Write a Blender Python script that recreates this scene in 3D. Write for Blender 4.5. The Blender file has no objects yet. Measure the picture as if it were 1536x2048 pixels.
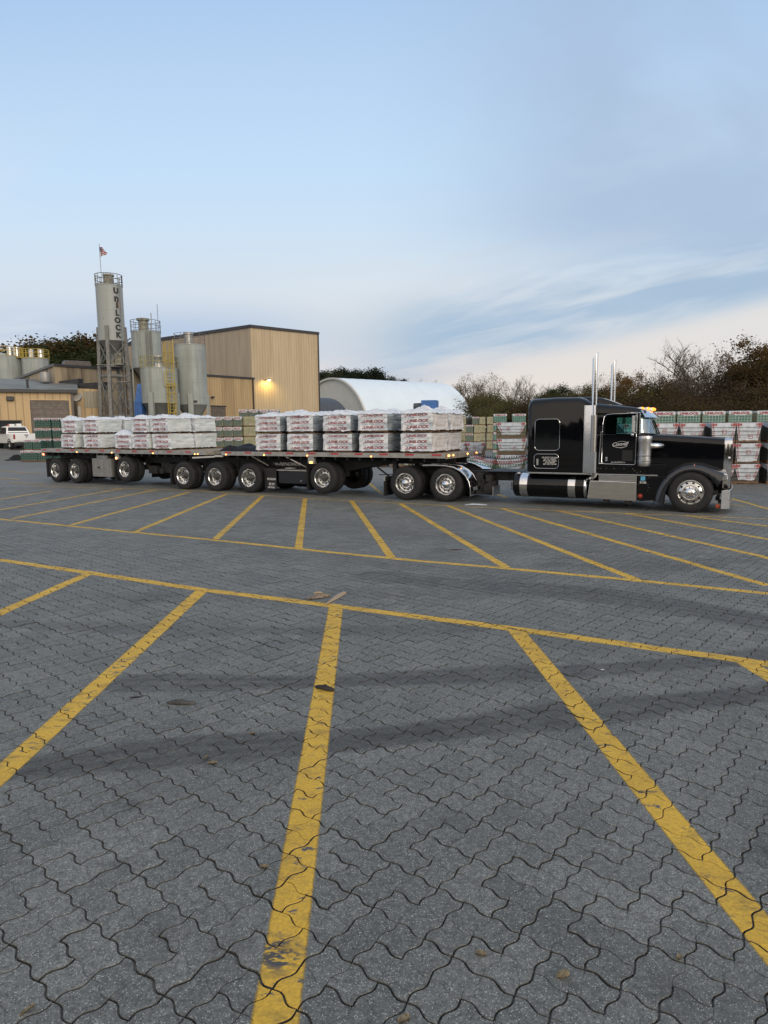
import bpy, bmesh, math, random
import numpy as np
from mathutils import Vector, Matrix, noise
random.seed(7); RNG = np.random.default_rng(11)
PI = math.pi; R = math.radians
S = bpy.context.scene; COL = S.collection

# ---------------------------------------------------------------- camera
CAM_F, CAM_H, CAM_P, CAM_R = 1340.0, 2.2, math.atan(169/1340), 0.0105
_f = Vector((0, math.cos(CAM_P), -math.sin(CAM_P))); _r0 = Vector((1, 0, 0)); _u0 = _r0.cross(_f)
_r = _r0*math.cos(CAM_R) - _u0*math.sin(CAM_R); _u = _u0*math.cos(CAM_R) + _r0*math.sin(CAM_R)
cd = bpy.data.cameras.new('camera'); cam = bpy.data.objects.new('camera', cd); COL.objects.link(cam)
cd.sensor_fit = 'VERTICAL'; cd.sensor_height = 36.0; cd.sensor_width = 27.0; cd.lens = CAM_F/2048*36.0
cd.clip_start = 0.05; cd.clip_end = 3000
cam.matrix_world = Matrix(((_r.x, _u.x, -_f.x, 0), (_r.y, _u.y, -_f.y, 0), (_r.z, _u.z, -_f.z, CAM_H), (0, 0, 0, 1)))
S.camera = cam
EYE = Vector((0, 0, CAM_H))
def ray(px, py): return _f + _r*((px-768)/CAM_F) + _u*((1024-py)/CAM_F)      # photo pixel -> direction
def G(px, py, z=0.0):
    d = ray(px, py); return EYE + d*((z-CAM_H)/d.z)
def Y(px, py, y):
    d = ray(px, py); return EYE + d*(y/d.y)

# ---------------------------------------------------------------- world, sun, exposure
W = bpy.data.worlds.new('World'); S.world = W; W.use_nodes = True
nt = W.node_tree; nt.nodes.clear()
def N(t, **k):
    n = nt.nodes.new(t)
    for a, b in k.items(): setattr(n, a, b)
    return n
def Lk(a, b): nt.links.new(a, b)
out = N('ShaderNodeOutputWorld'); bg = N('ShaderNodeBackground'); bg.inputs[1].default_value = 1.0
Lk(bg.outputs[0], out.inputs[0])
SUN_EL, SUN_AZ = R(12), R(150)          # low sun behind the photographer, to the right (azimuth from +Y, clockwise)
sky = N('ShaderNodeTexSky', sky_type='NISHITA'); sky.sun_disc = False
sky.sun_elevation = SUN_EL; sky.sun_rotation = SUN_AZ; sky.air_density = 1.0; sky.dust_density = 1.0
tc = N('ShaderNodeTexCoord'); sep = N('ShaderNodeSeparateXYZ'); Lk(tc.outputs['Generated'], sep.inputs[0])
def ramp(stops, interp='LINEAR'):
    r = N('ShaderNodeValToRGB'); r.color_ramp.interpolation = interp; e = r.color_ramp.elements
    while len(e) < len(stops): e.new(0.5)
    for q, (p, c) in zip(e, stops): q.position = p; q.color = (*c, 1) if len(c) == 3 else c
    return r
def lin(r, g, b): return tuple(((c/255+.055)/1.055)**2.4 if c > 10 else c/255/12.92 for c in (r, g, b))
def mth(op, a, b=None, c=None):
    n = N('ShaderNodeMath', operation=op)
    for i, v in enumerate((a, b, c)):
        if v is None: continue
        if isinstance(v, (int, float)): n.inputs[i].default_value = v
        else: Lk(v, n.inputs[i])
    return n.outputs[0]
def mixc(f, a, b, bt='MIX'):
    n = N('ShaderNodeMix', data_type='RGBA', blend_type=bt)
    for s, v in ((n.inputs[0], f), (n.inputs[6], a), (n.inputs[7], b)):
        if isinstance(v, (int, float)): s.default_value = v
        elif isinstance(v, tuple): s.default_value = (*v, 1)
        else: Lk(v, s)
    return n.outputs[2]
yy_ = mth('MAXIMUM', sep.outputs['Y'], 0.15); az = mth('DIVIDE', sep.outputs['X'], yy_); el = mth('DIVIDE', sep.outputs['Z'], yy_)
base = ramp([(0.0, lin(233, 218, 214)), (0.05, lin(232, 221, 219)), (0.09, lin(230, 224, 223)), (0.14, lin(225, 228, 230)), (0.20, lin(222, 231, 239)),
             (0.265, lin(211, 230, 247)), (0.36, lin(200, 227, 253)), (0.49, lin(188, 216, 247)), (0.62, lin(172, 204, 241)), (0.80, lin(178, 202, 233)), (1.0, lin(182, 200, 224))])
Lk(el, base.inputs[0])
def sm(v, a, b):
    n = N('ShaderNodeMapRange', interpolation_type='SMOOTHSTEP'); Lk(v, n.inputs[0]); n.inputs[1].default_value = a; n.inputs[2].default_value = b; return n.outputs[0]
def noi(x, y, sc, det=6, dist=.3, seed=0.0):
    cb = N('ShaderNodeCombineXYZ'); Lk(x, cb.inputs[0]); Lk(y, cb.inputs[1]); cb.inputs[2].default_value = seed
    n = N('ShaderNodeTexNoise'); n.inputs['Scale'].default_value = sc; n.inputs['Detail'].default_value = det; n.inputs['Roughness'].default_value = .55; n.inputs['Distortion'].default_value = dist; Lk(cb.outputs[0], n.inputs[0]); return n.outputs[0]
left = mth('MULTIPLY', sm(az, .05, -.45), mth('MULTIPLY', sm(el, .30, .12), sm(el, .0, .10)))
c0 = mixc(mth('MULTIPLY', left, .55), base.outputs[0], lin(196, 212, 235))
# a diagonal bank of thin blue-grey streaks, low on the right, rising to the right
s_ = mth('SUBTRACT', el, mth('MULTIPLY_ADD', az, .22, .055)); t_ = mth('ADD', az, mth('MULTIPLY', el, .35))
st1 = noi(mth('MULTIPLY', t_, 1.6), mth('MULTIPLY', s_, 11.0), 1.5, 8, .5)
band = mth('MULTIPLY', mth('MULTIPLY', sm(s_, -.03, .025), sm(s_, .165, .06)), sm(az, -.16, .10))
c1 = mixc(mth('MULTIPLY', mth('MULTIPLY', band, sm(st1, .27, .52)), 0.95), c0, lin(168, 193, 218))
st2 = noi(mth('MULTIPLY', t_, 2.6), mth('MULTIPLY', s_, 24.0), 1.6, 7, .6, 3.0)
c1 = mixc(mth('MULTIPLY', mth('MULTIPLY', mth('MULTIPLY', sm(s_, -.02, .06), sm(s_, .26, .12)), sm(az, -.1, .1)), mth('MULTIPLY', sm(st2, .48, .66), .42)), c1, lin(216, 223, 232))
# pale pink lower edge under the bank
c1 = mixc(mth('MULTIPLY', mth('MULTIPLY', sm(s_, .01, -.02), sm(az, -.12, .15)), .65), c1, lin(235, 228, 223))
# soft high veil in the upper right and faint whitish wisps everywhere
veil = mth('MULTIPLY', mth('MULTIPLY', sm(noi(mth('MULTIPLY', t_, 1.1), mth('MULTIPLY', s_, 1.6), 1.3, 5, .3, 7.0), .32, .60), sm(az, -.05, .35)), mth('MULTIPLY', sm(el, .18, .30), sm(el, .75, .55)))
c2 = mixc(mth('MULTIPLY', veil, .85), c1, lin(172, 194, 222))
wisp = mth('MULTIPLY', sm(noi(mth('MULTIPLY', t_, 1.4), mth('MULTIPLY', el, 4.2), 1.2, 7, .5, 11.0), .45, .75), mth('MULTIPLY', sm(el, .04, .14), sm(el, .55, .25)))
c3 = mixc(mth('MULTIPLY', wisp, .45), c2, lin(221, 228, 239))
lowl = mth('MULTIPLY', sm(noi(mth('MULTIPLY', az, 2.0), mth('MULTIPLY', el, 12.0), 1.1, 6, .4, 17.0), .36, .58), mth('MULTIPLY', sm(az, .02, -.25), mth('MULTIPLY', sm(el, .20, .13), sm(el, .04, .10))))
c3 = mixc(mth('MULTIPLY', lowl, .8), c3, lin(176, 198, 228))
# the sky behind the photographer (never in the picture) is the bright dawn side
dawn = ramp([(0.15, (1,)*3), (0.5, (0,)*3)]); Lk(mth('MULTIPLY_ADD', sep.outputs['Y'], 0.5, 0.5), dawn.inputs[0])
skyc = N('ShaderNodeVectorMath', operation='SCALE'); Lk(sky.outputs[0], skyc.inputs[0]); skyc.inputs['Scale'].default_value = 0.10
c4 = mixc(dawn.outputs[0], c3, (1.25, 1.10, 0.95))
c5 = mixc(0.06, c4, skyc.outputs[0])
Lk(c5, bg.inputs[0])
sd = bpy.data.lights.new('sun', 'SUN'); so = bpy.data.objects.new('sun', sd); COL.objects.link(so)
sd.energy = 1.35; sd.angle = R(32); sd.color = (1.0, 0.90, 0.78)
sdir = Vector((math.sin(SUN_AZ)*math.cos(R(20)), math.cos(SUN_AZ)*math.cos(R(20)), math.sin(R(20))))
so.rotation_euler = sdir.to_track_quat('Z', 'Y').to_euler(); so.location = (20, -20, 30)
S.view_settings.view_transform = 'Standard'; S.view_settings.look = 'None'; S.view_settings.exposure = 0.0; S.view_settings.gamma = 1.0
S.render.engine = 'CYCLES'
S.cycles.max_bounces = 8; S.cycles.transparent_max_bounces = 12; S.cycles.use_denoising = True

# ---------------------------------------------------------------- materials
def M(name, col, rough=.6, metal=0.0, var=0.0, vs=4.0, bump=0.0, bs=60.0, coat=0.0, emit=None, es=0.0, spec=.5, stretch=None, col2=None, lo=.35, hi=.7, detail=5):
    m = bpy.data.materials.new(name); m.use_nodes = True; t = m.node_tree; p = t.nodes['Principled BSDF']
    p.inputs['Base Color'].default_value = (*col, 1); p.inputs['Roughness'].default_value = rough; p.inputs['Metallic'].default_value = metal
    p.inputs['Coat Weight'].default_value = coat; p.inputs['Coat Roughness'].default_value = .04; p.inputs['Specular IOR Level'].default_value = spec
    if emit: p.inputs['Emission Color'].default_value = (*emit, 1); p.inputs['Emission Strength'].default_value = es
    if var or bump or col2:
        tcn = t.nodes.new('ShaderNodeTexCoord'); mp = t.nodes.new('ShaderNodeMapping'); t.links.new(tcn.outputs['Object'], mp.inputs[0])
        if stretch: mp.inputs['Scale'].default_value = stretch
        if var or col2:
            n = t.nodes.new('ShaderNodeTexNoise'); n.inputs['Scale'].default_value = vs; n.inputs['Detail'].default_value = detail; n.inputs['Roughness'].default_value = .6; t.links.new(mp.outputs[0], n.inputs[0])
            r = t.nodes.new('ShaderNodeValToRGB'); t.links.new(n.outputs[0], r.inputs[0]); e = r.color_ramp.elements
            e[0].position = lo; e[1].position = hi
            if col2: e[0].color = (*col, 1); e[1].color = (*col2, 1)
            else:
                e[0].color = (*[c*(1-var) for c in col], 1); e[1].color = (*[min(1, c*(1+var)) for c in col], 1)
            t.links.new(r.outputs[0], p.inputs['Base Color'])
        if bump:
            n = t.nodes.new('ShaderNodeTexNoise'); n.inputs['Scale'].default_value = bs; n.inputs['Detail'].default_value = 4; t.links.new(mp.outputs[0], n.inputs[0])
            b = t.nodes.new('ShaderNodeBump'); b.inputs['Strength'].default_value = bump; b.inputs['Distance'].default_value = .02; t.links.new(n.outputs[0], b.inputs['Height']); t.links.new(b.outputs[0], p.inputs['Normal'])
    return m
class NT:      # tiny helper for longer node graphs on one material
    def __init__(s, mat): s.t = mat.node_tree; s.p = s.t.nodes['Principled BSDF']
    def n(s, ty, **k):
        x = s.t.nodes.new(ty)
        for a, b in k.items():
            if a.startswith('i_'): x.inputs[a[2:].replace('_', ' ')].default_value = b
            else: setattr(x, a, b)
        return x
    def l(s, a, b): s.t.links.new(a, b)
    def m(s, op, a, b=None, c=None):
        x = s.t.nodes.new('ShaderNodeMath'); x.operation = op
        for i, v in enumerate((a, b, c)):
            if v is None: continue
            if isinstance(v, (int, float)): x.inputs[i].default_value = v
            else: s.l(v, x.inputs[i])
        return x.outputs[0]
    def mix(s, f, a, b, bt='MIX'):
        x = s.t.nodes.new('ShaderNodeMix'); x.data_type = 'RGBA'; x.blend_type = bt
        for q, v in ((x.inputs[0], f), (x.inputs[6], a), (x.inputs[7], b)):
            if isinstance(v, (int, float)): q.default_value = v
            elif isinstance(v, tuple): q.default_value = (*v, 1)
            else: s.l(v, q)
        return x.outputs[2]
    def ramp(s, v, stops, interp='LINEAR'):
        r = s.t.nodes.new('ShaderNodeValToRGB'); r.color_ramp.interpolation = interp; e = r.color_ramp.elements
        while len(e) < len(stops): e.new(.5)
        for q, (pz, c) in zip(e, stops):
            if isinstance(c, (int, float)): c = (c, c, c)
            q.position = pz; q.color = (*c, 1)
        s.l(v, r.inputs[0]); return r.outputs[0]
    def noise(s, vec, scale, detail=4, rough=.55, dist=0):
        x = s.n('ShaderNodeTexNoise'); x.inputs['Scale'].default_value = scale; x.inputs['Detail'].default_value = detail; x.inputs['Roughness'].default_value = rough; x.inputs['Distortion'].default_value = dist
        s.l(vec, x.inputs[0]); return x.outputs[0]
    def bump(s, h, st, d=.01):
        b = s.n('ShaderNodeBump'); b.inputs['Strength'].default_value = st; b.inputs['Distance'].default_value = d; s.l(h, b.inputs['Height']); s.l(b.outputs[0], s.p.inputs['Normal'])
    def coord(s, kind='Object', scale=None, rot=None):
        c = s.n('ShaderNodeTexCoord').outputs[kind]
        if scale or rot:
            m = s.n('ShaderNodeMapping'); s.l(c, m.inputs[0])
            if scale: m.inputs['Scale'].default_value = scale
            if rot: m.inputs['Rotation'].default_value = rot
            c = m.outputs[0]
        return c

# ---------------------------------------------------------------- mesh building
class MB:
    def __init__(s): s.v = []; s.f = []; s.m = []
    def add(s, vs, fs, mat=0):
        o = len(s.v); s.v += [tuple(x) for x in vs]; s.f += [tuple(i+o for i in f) for f in fs]; s.m += [mat]*len(fs); return s
    def box(s, x0, x1, y0, y1, z0, z1, mat=0):
        return s.add([(x0,y0,z0),(x1,y0,z0),(x1,y1,z0),(x0,y1,z0),(x0,y0,z1),(x1,y0,z1),(x1,y1,z1),(x0,y1,z1)],
                     [(0,3,2,1),(4,5,6,7),(0,1,5,4),(1,2,6,5),(2,3,7,6),(3,0,4,7)], mat)
    def beam(s, a, b, w, h=None, mat=0):       # square bar between two points
        h = h or w; a = Vector(a); b = Vector(b); d = (b-a).normalized()
        x = d.cross(Vector((0,0,1)) if abs(d.z) < .95 else Vector((1,0,0))).normalized(); y = d.cross(x)
        vs = []
        for p in (a, b):
            for i, j in ((-1,-1),(1,-1),(1,1),(-1,1)): vs.append(p + x*(w/2*i) + y*(h/2*j))
        return s.add(vs, [(3,2,1,0),(4,5,6,7),(0,1,5,4),(1,2,6,5),(2,3,7,6),(3,0,4,7)], mat)
    def tube(s, pts, r, n=8, mat=0, caps=True):
        pts = [Vector(p) for p in pts]; rs = r if isinstance(r, (list, tuple)) else [r]*len(pts); vs = []; fs = []; x = None
        for i, p in enumerate(pts):
            d = ((pts[min(i+1, len(pts)-1)] - pts[max(i-1, 0)])).normalized()
            if x is None: x = d.cross(Vector((0,0,1)) if abs(d.z) < .9 else Vector((1,0,0))).normalized()
            x = (x - d*x.dot(d)).normalized(); y = d.cross(x)
            for k in range(n):
                a = 2*PI*k/n; vs.append(p + x*(math.cos(a)*rs[i]) + y*(math.sin(a)*rs[i]))
        for i in range(len(pts)-1):
            for k in range(n): fs.append((i*n+k, i*n+(k+1)%n, (i+1)*n+(k+1)%n, (i+1)*n+k))
        if caps: fs += [tuple(range(n-1, -1, -1)), tuple((len(pts)-1)*n+k for k in range(n))]
        return s.add(vs, fs, mat)
    def cyl(s, a, b, r, r2=None, n=24, mat=0): return s.tube([a, b], [r, r if r2 is None else r2], n, mat)
    def lathe(s, prof, o=(0,0,0), ax='y', n=40, mat=0, a0=0.0, a1=2*PI, mats=None):     # prof: (radius, along)
        full = abs(a1-a0-2*PI) < 1e-6; k = n if full else n+1; vs = []; fs = []; ms = []
        for (r, t) in prof:
            for i in range(k):
                a = a0+(a1-a0)*i/n; c, sn = r*math.cos(a), r*math.sin(a)
                vs.append({'y': (o[0]+c, o[1]+t, o[2]+sn), 'z': (o[0]+c, o[1]+sn, o[2]+t), 'x': (o[0]+t, o[1]+c, o[2]+sn)}[ax])
        for j in range(len(prof)-1):
            for i in range(n):
                i2 = (i+1) % k; fs.append((j*k+i, j*k+i2, (j+1)*k+i2, (j+1)*k+i)); ms.append(mats[j] if mats else mat)
        q = len(s.m); s.add(vs, fs, mat); s.m[q:] = ms; return s
    def loft(s, rings, mat=0, caps=True, closed=True):
        n = len(rings[0]); vs = [p for r in rings for p in r]; fs = []
        for j in range(len(rings)-1):
            for i in range(n if closed else n-1): fs.append((j*n+i, j*n+(i+1)%n, (j+1)*n+(i+1)%n, (j+1)*n+i))
        if caps and closed: fs += [tuple(range(n-1, -1, -1)), tuple((len(rings)-1)*n+k for k in range(n))]
        return s.add(vs, fs, mat)
    def prism(s, poly, ax, c0, c1, mat=0):      # polygon (a,b) extruded along an axis
        def P(a, b, c): return {'y': (a, c, b), 'x': (c, a, b), 'z': (a, b, c)}[ax]
        n = len(poly); vs = [P(a, b, c0) for a, b in poly]+[P(a, b, c1) for a, b in poly]
        return s.add(vs, [tuple(range(n)), tuple(range(2*n-1, n-1, -1))]+[(i, i+n, (i+1)%n+n, (i+1)%n) for i in range(n)], mat)
    def mesh(s, name, mats, smooth=True, angle=35, fix=True):
        me = bpy.data.meshes.new(name); me.from_pydata(s.v, [], s.f)
        for m in (mats if isinstance(mats, (list, tuple)) else [mats]): me.materials.append(m)
        me.polygons.foreach_set('material_index', s.m)
        if fix:
            b = bmesh.new(); b.from_mesh(me); bmesh.ops.recalc_face_normals(b, faces=b.faces); b.to_mesh(me); b.free()
        if smooth:
            me.polygons.foreach_set('use_smooth', [True]*len(me.polygons)); me.set_sharp_from_angle(angle=R(angle))
        me.update(); return me
    def build(s, name, mats, parent=None, smooth=True, bevel=0.0, seg=2, angle=35, fix=True):
        o = bpy.data.objects.new(name, s.mesh(name, mats, smooth, angle, fix)); COL.objects.link(o)
        if parent: o.parent = parent
        if bevel:
            b = o.modifiers.new('bevel', 'BEVEL'); b.width = bevel; b.segments = seg; b.limit_method = 'ANGLE'; b.angle_limit = R(40); b.harden_normals = True
        return o
def tag(o, label=None, cat=None, group=None, kind=None):
    if label: o['label'] = label
    if cat: o['category'] = cat
    if group: o['group'] = group
    if kind: o['kind'] = kind
    return o
def empty(name, loc=(0,0,0), rz=0.0, label=None, cat=None, group=None):
    o = bpy.data.objects.new(name, None); COL.objects.link(o); o.location = loc; o.rotation_euler = (0, 0, rz); o.empty_display_size = .3
    return tag(o, label, cat, group)
def copy_tree(o, parent=None):
    c = o.copy(); COL.objects.link(c)
    if parent: c.parent = parent
    for ch in list(o.children): copy_tree(ch, c)
    return c
_tx = {}
def text2d(s, size=1.0, shear=0.0, bold=0.0, space=1.0):       # lettering outline -> flat triangles
    k = (s, size, shear, bold, space)
    if k not in _tx:
        c = bpy.data.curves.new('lettering', 'FONT'); c.body = s; c.size = size; c.shear = shear; c.offset = bold; c.space_character = space; c.align_x = 'CENTER'; c.align_y = 'CENTER'; c.resolution_u = 3
        o = bpy.data.objects.new('lettering', c); COL.objects.link(o); me = o.to_mesh()
        _tx[k] = ([tuple(v.co[:2]) for v in me.vertices], [tuple(p.vertices) for p in me.polygons])
        o.to_mesh_clear(); bpy.data.objects.remove(o); bpy.data.curves.remove(c)
    return _tx[k]
def put_text(mb, s, fn, size, mat, sx=1.0, shear=0.0, bold=0.0, space=1.0):
    v, f = text2d(s, size, shear, bold, space); mb.add([fn(x*sx, y) for x, y in v], f, mat)
def rrect(y0, y1, z0, z1, rt, rb=0.02, n=6):         # rounded rectangle ring in (y,z), counter-clockwise
    pts = []
    for (cy_, cz_, r, a0) in ((y1-rb, z0+rb, rb, -PI/2), (y1-rt, z1-rt, rt, 0), (y0+rt, z1-rt, rt, PI/2), (y0+rb, z0+rb, rb, PI)):
        for i in range(n+1):
            a = a0+PI/2*i/n; pts.append((cy_+r*math.cos(a), cz_+r*math.sin(a)))
    return pts
def wob(p, sc, seed=0.0): return noise.noise(Vector((p[0]*sc+seed, p[1]*sc-seed*1.7, p[2]*sc+seed*.3)))
def smooth01(a, b, x): t = min(1, max(0, (x-a)/(b-a))); return t*t*(3-2*t)

# shared materials
chrome = M('polished_metal', (.72, .73, .75), .09, 1.0, var=.06, vs=3, bump=.02, bs=8)
brushed = M('aluminium', (.62, .62, .62), .32, 1.0, var=.12, vs=6)
alu_rim = M('polished_rim', (.60, .60, .59), .24, 1.0, var=.08, vs=8)
black = M('black_paint', (.003, .0035, .005), .05, 0, spec=.42)
fender_black = M('black_fender_paint', (.010, .012, .018), .22, 0, coat=.6)
darkm = M('dark_steel', (.018, .018, .019), .55, .3, var=.4, vs=7)
grime = M('grimy_chassis', (.02, .019, .018), .8, 0, var=.5, vs=9)
rubber = M('tyre_rubber', (.016, .016, .017), .78, 0, var=.35, vs=10, bump=.25, bs=70)
hole_m = M('hand_hole', (.004, .004, .004), .9)
grey_hub = M('greasy_hub', (.11, .105, .10), .5, .6, var=.4, vs=20)
galv = M('trailer_aluminium', (.42, .41, .38), .45, .7, var=.2, vs=5)
toolbox_m = M('grey_toolbox', (.24, .235, .225), .5, .3, var=.15, vs=4)
red_refl = M('red_reflective_tape', (.42, .03, .04), .35)
amber = M('amber_lamp', (.9, .35, .05), .3, emit=(1, .42, .10), es=5)
amber_hot = M('lit_beacon', (.9, .4, .05), .3, emit=(1, .24, .012), es=2.4)
red_lamp = M('red_lamp', (.6, .03, .02), .25, emit=(1, .08, .04), es=.35)
amber_off = M('amber_marker_lens', (.55, .12, .05), .25)
wood = M('pallet_wood', (.17, .095, .05), .8, 0, var=.55, vs=9, stretch=(1, 6, 6))
white_p = M('white_paint', (.78, .78, .77), .35, 0, coat=.4)
black_tarp = M('black_tarpaulin', (.010, .0105, .012), .7, 0, spec=.25, var=.3, vs=4, bump=.3, bs=9)
red_ink = M('red_print', (.30, .045, .065), .5, var=.25, vs=6)
grey_ink = M('grey_print', (.33, .35, .39), .6)
white_ink = M('white_lettering', (.50, .50, .50), .5)
dark_ink = M('black_stencil', (.03, .03, .03), .8, var=.5, vs=5)
# ---------------------------------------------------------------- ground
def gz(x, y): return 0.72*smooth01(49.5, 58, y)*smooth01(6, -12, x)
xs = [-900, -400, -200, -120, -90]+[i*3.0 for i in range(-25, 20)]+[70, 100, 160, 300, 900]; ys = [-300, -100, -40, -15]+[i*2.0 for i in range(-5, 45)]+[100, 130, 180, 300, 600, 1400]
mb = MB(); mb.add([(x, y, gz(x, y)-0.016) for y in ys for x in xs], [(j*len(xs)+i, j*len(xs)+i+1, (j+1)*len(xs)+i+1, (j+1)*len(xs)+i) for j in range(len(ys)-1) for i in range(len(xs)-1)])
gm = M('yard_paving_far', (.135, .138, .142), .7, spec=.55); g = NT(gm); c = g.coord('Object')
nz = g.noise(c, .22, 5); n3 = g.noise(c, 9, 4, .7); n4 = g.noise(g.coord('Object', (.05, .5, 1), (0, 0, R(-29))), 1.0, 4)
colr = g.mix(.5, g.ramp(nz, [(.3, (.115, .118, .11)), (.7, (.185, .187, .172))]), g.ramp(n3, [(.3, (.10, .10, .09)), (.7, (.20, .195, .178))]))
colr = g.mix(g.ramp(n4, [(.5, 0.0), (.8, .55)]), colr, (.07, .07, .072)); g.l(colr, g.p.inputs['Base Color']); g.bump(n3, .35, .02)
ground = tag(mb.build('ground', gm, smooth=True), kind='structure')

# interlocking paving stones: a square lattice of wavy-edged cells grouped into L-shaped stones with an open joint round each
CS = 0.149; A0 = R(-41.5); E1 = np.array([math.cos(A0), math.sin(A0)]); E2 = np.array([math.sin(A0), -math.cos(A0)])
# oily wheel tracks: polylines on the ground (half width, strength)
def gpts(*p): return np.array([G(a, b)[:2] for a, b in p])
TRACKS = [(gpts((-200, 1562), (0, 1540), (380, 1500), (768, 1474), (1193, 1422), (1536, 1385), (1700, 1360)), .22, .95),
          (gpts((250, 1366), (620, 1364), (900, 1352), (1200, 1340), (1468, 1318), (1650, 1300)), .20, .85),
          (gpts((-100, 1246), (0, 1247), (400, 1262), (768, 1262), (1000, 1250)), .2, .5),
          (gpts((760, 1150), (868, 1164), (1100, 1180), (1318, 1203), (1536, 1243), (1800, 1300)), .40, .72),
          (gpts((330, 1068), (600, 1106), (1000, 1150)), .5, .3), (gpts((250, 1195), (560, 1195), (900, 1180), (1200, 1192)), .3, .35),
          (gpts((500, 1040), (900, 1075), (1300, 1130)), .6, .22), (gpts((1100, 1130), (1300, 1140), (1536, 1110)), .3, .4)]
SPOTS = [(*G(460, 1885)[:2], .10, .5), (*G(640, 1872)[:2], .05, .4), (*G(330, 1866)[:2], .09, .5), (*G(290, 1830)[:2], .06, .4), (*G(265, 1610)[:2], .07, .6), (*G(1530, 1705)[:2], .08, .7), (*G(900, 1645)[:2], .07, .4), (*G(1340, 1978)[:2], .12, .45), (*G(880, 1100)[:2], .3, .5), (*G(300, 1560)[:2], .3, .2), (*G(240, 1730)[:2], .05, .7), (*G(1200, 1300)[:2], .35, .3)]
def stain(P):
    s = np.zeros(len(P))
    for pl, hw, st in TRACKS:
        d = np.full(len(P), 1e9)
        for a, b in zip(pl[:-1], pl[1:]):
            ab = b-a; t = np.clip(((P-a)@ab)/(ab@ab), 0, 1); d = np.minimum(d, np.linalg.norm(P-(a+t[:, None]*ab), axis=1))
        s = np.maximum(s, st*np.exp(-(d/(hw*(.9+.18*np.sin(P[:, 0]*2.1+P[:, 1]))))**10)*(.82+.18*np.sin(d*55+2.5*np.sin(P[:, 0]*.9))))
    for x, y, r, st in SPOTS: s = np.maximum(s, st*np.exp(-(((P[:, 0]-x)**2+(P[:, 1]-y)**2)/r**2)))
    return s
I, J = np.meshgrid(np.arange(-260, 261), np.arange(-260, 261), indexing='ij'); I = I.ravel(); J = J.ravel()
ctr = (I+.5)[:, None]*CS*E1+(J+.5)[:, None]*CS*E2
keep = (ctr[:, 1] > 1.6) & (ctr[:, 1] < 27) & (np.abs(ctr[:, 0]) < .62*ctr[:, 1]+5.0)
rr = random.Random(3); SID = {}
def stone_map(i, j):
    bj = j//2; sh = (bj*2+(bj//3)) % 3; bi = (i+sh)//3; k = (bi, bj)
    if k not in SID: SID[k] = rr.random() < .5
    a, b = (i+sh) % 3, j % 2
    if SID[k]: first = (a == 0) or (a == 1 and b == 0)
    else: first = (a == 0) or (a == 1 and b == 1)
    return (bi*2+(0 if first else 1), bj)
ids = {}; tone = {}
def sid(i, j):
    k = (i, j)
    if k not in ids: ids[k] = stone_map(i, j)
    return ids[k]
def stone_props(k):
    if k not in tone: tone[k] = (rr.random(), rr.gauss(0, .0014), rr.gauss(0, .009), rr.gauss(0, .009), rr.gauss(0, .0008), rr.gauss(0, .0008))
    return tone[k]
JD = []; V = []; F = []; FL = []; T_ = []; ST = []; nv = 0; CELLS = []
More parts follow.
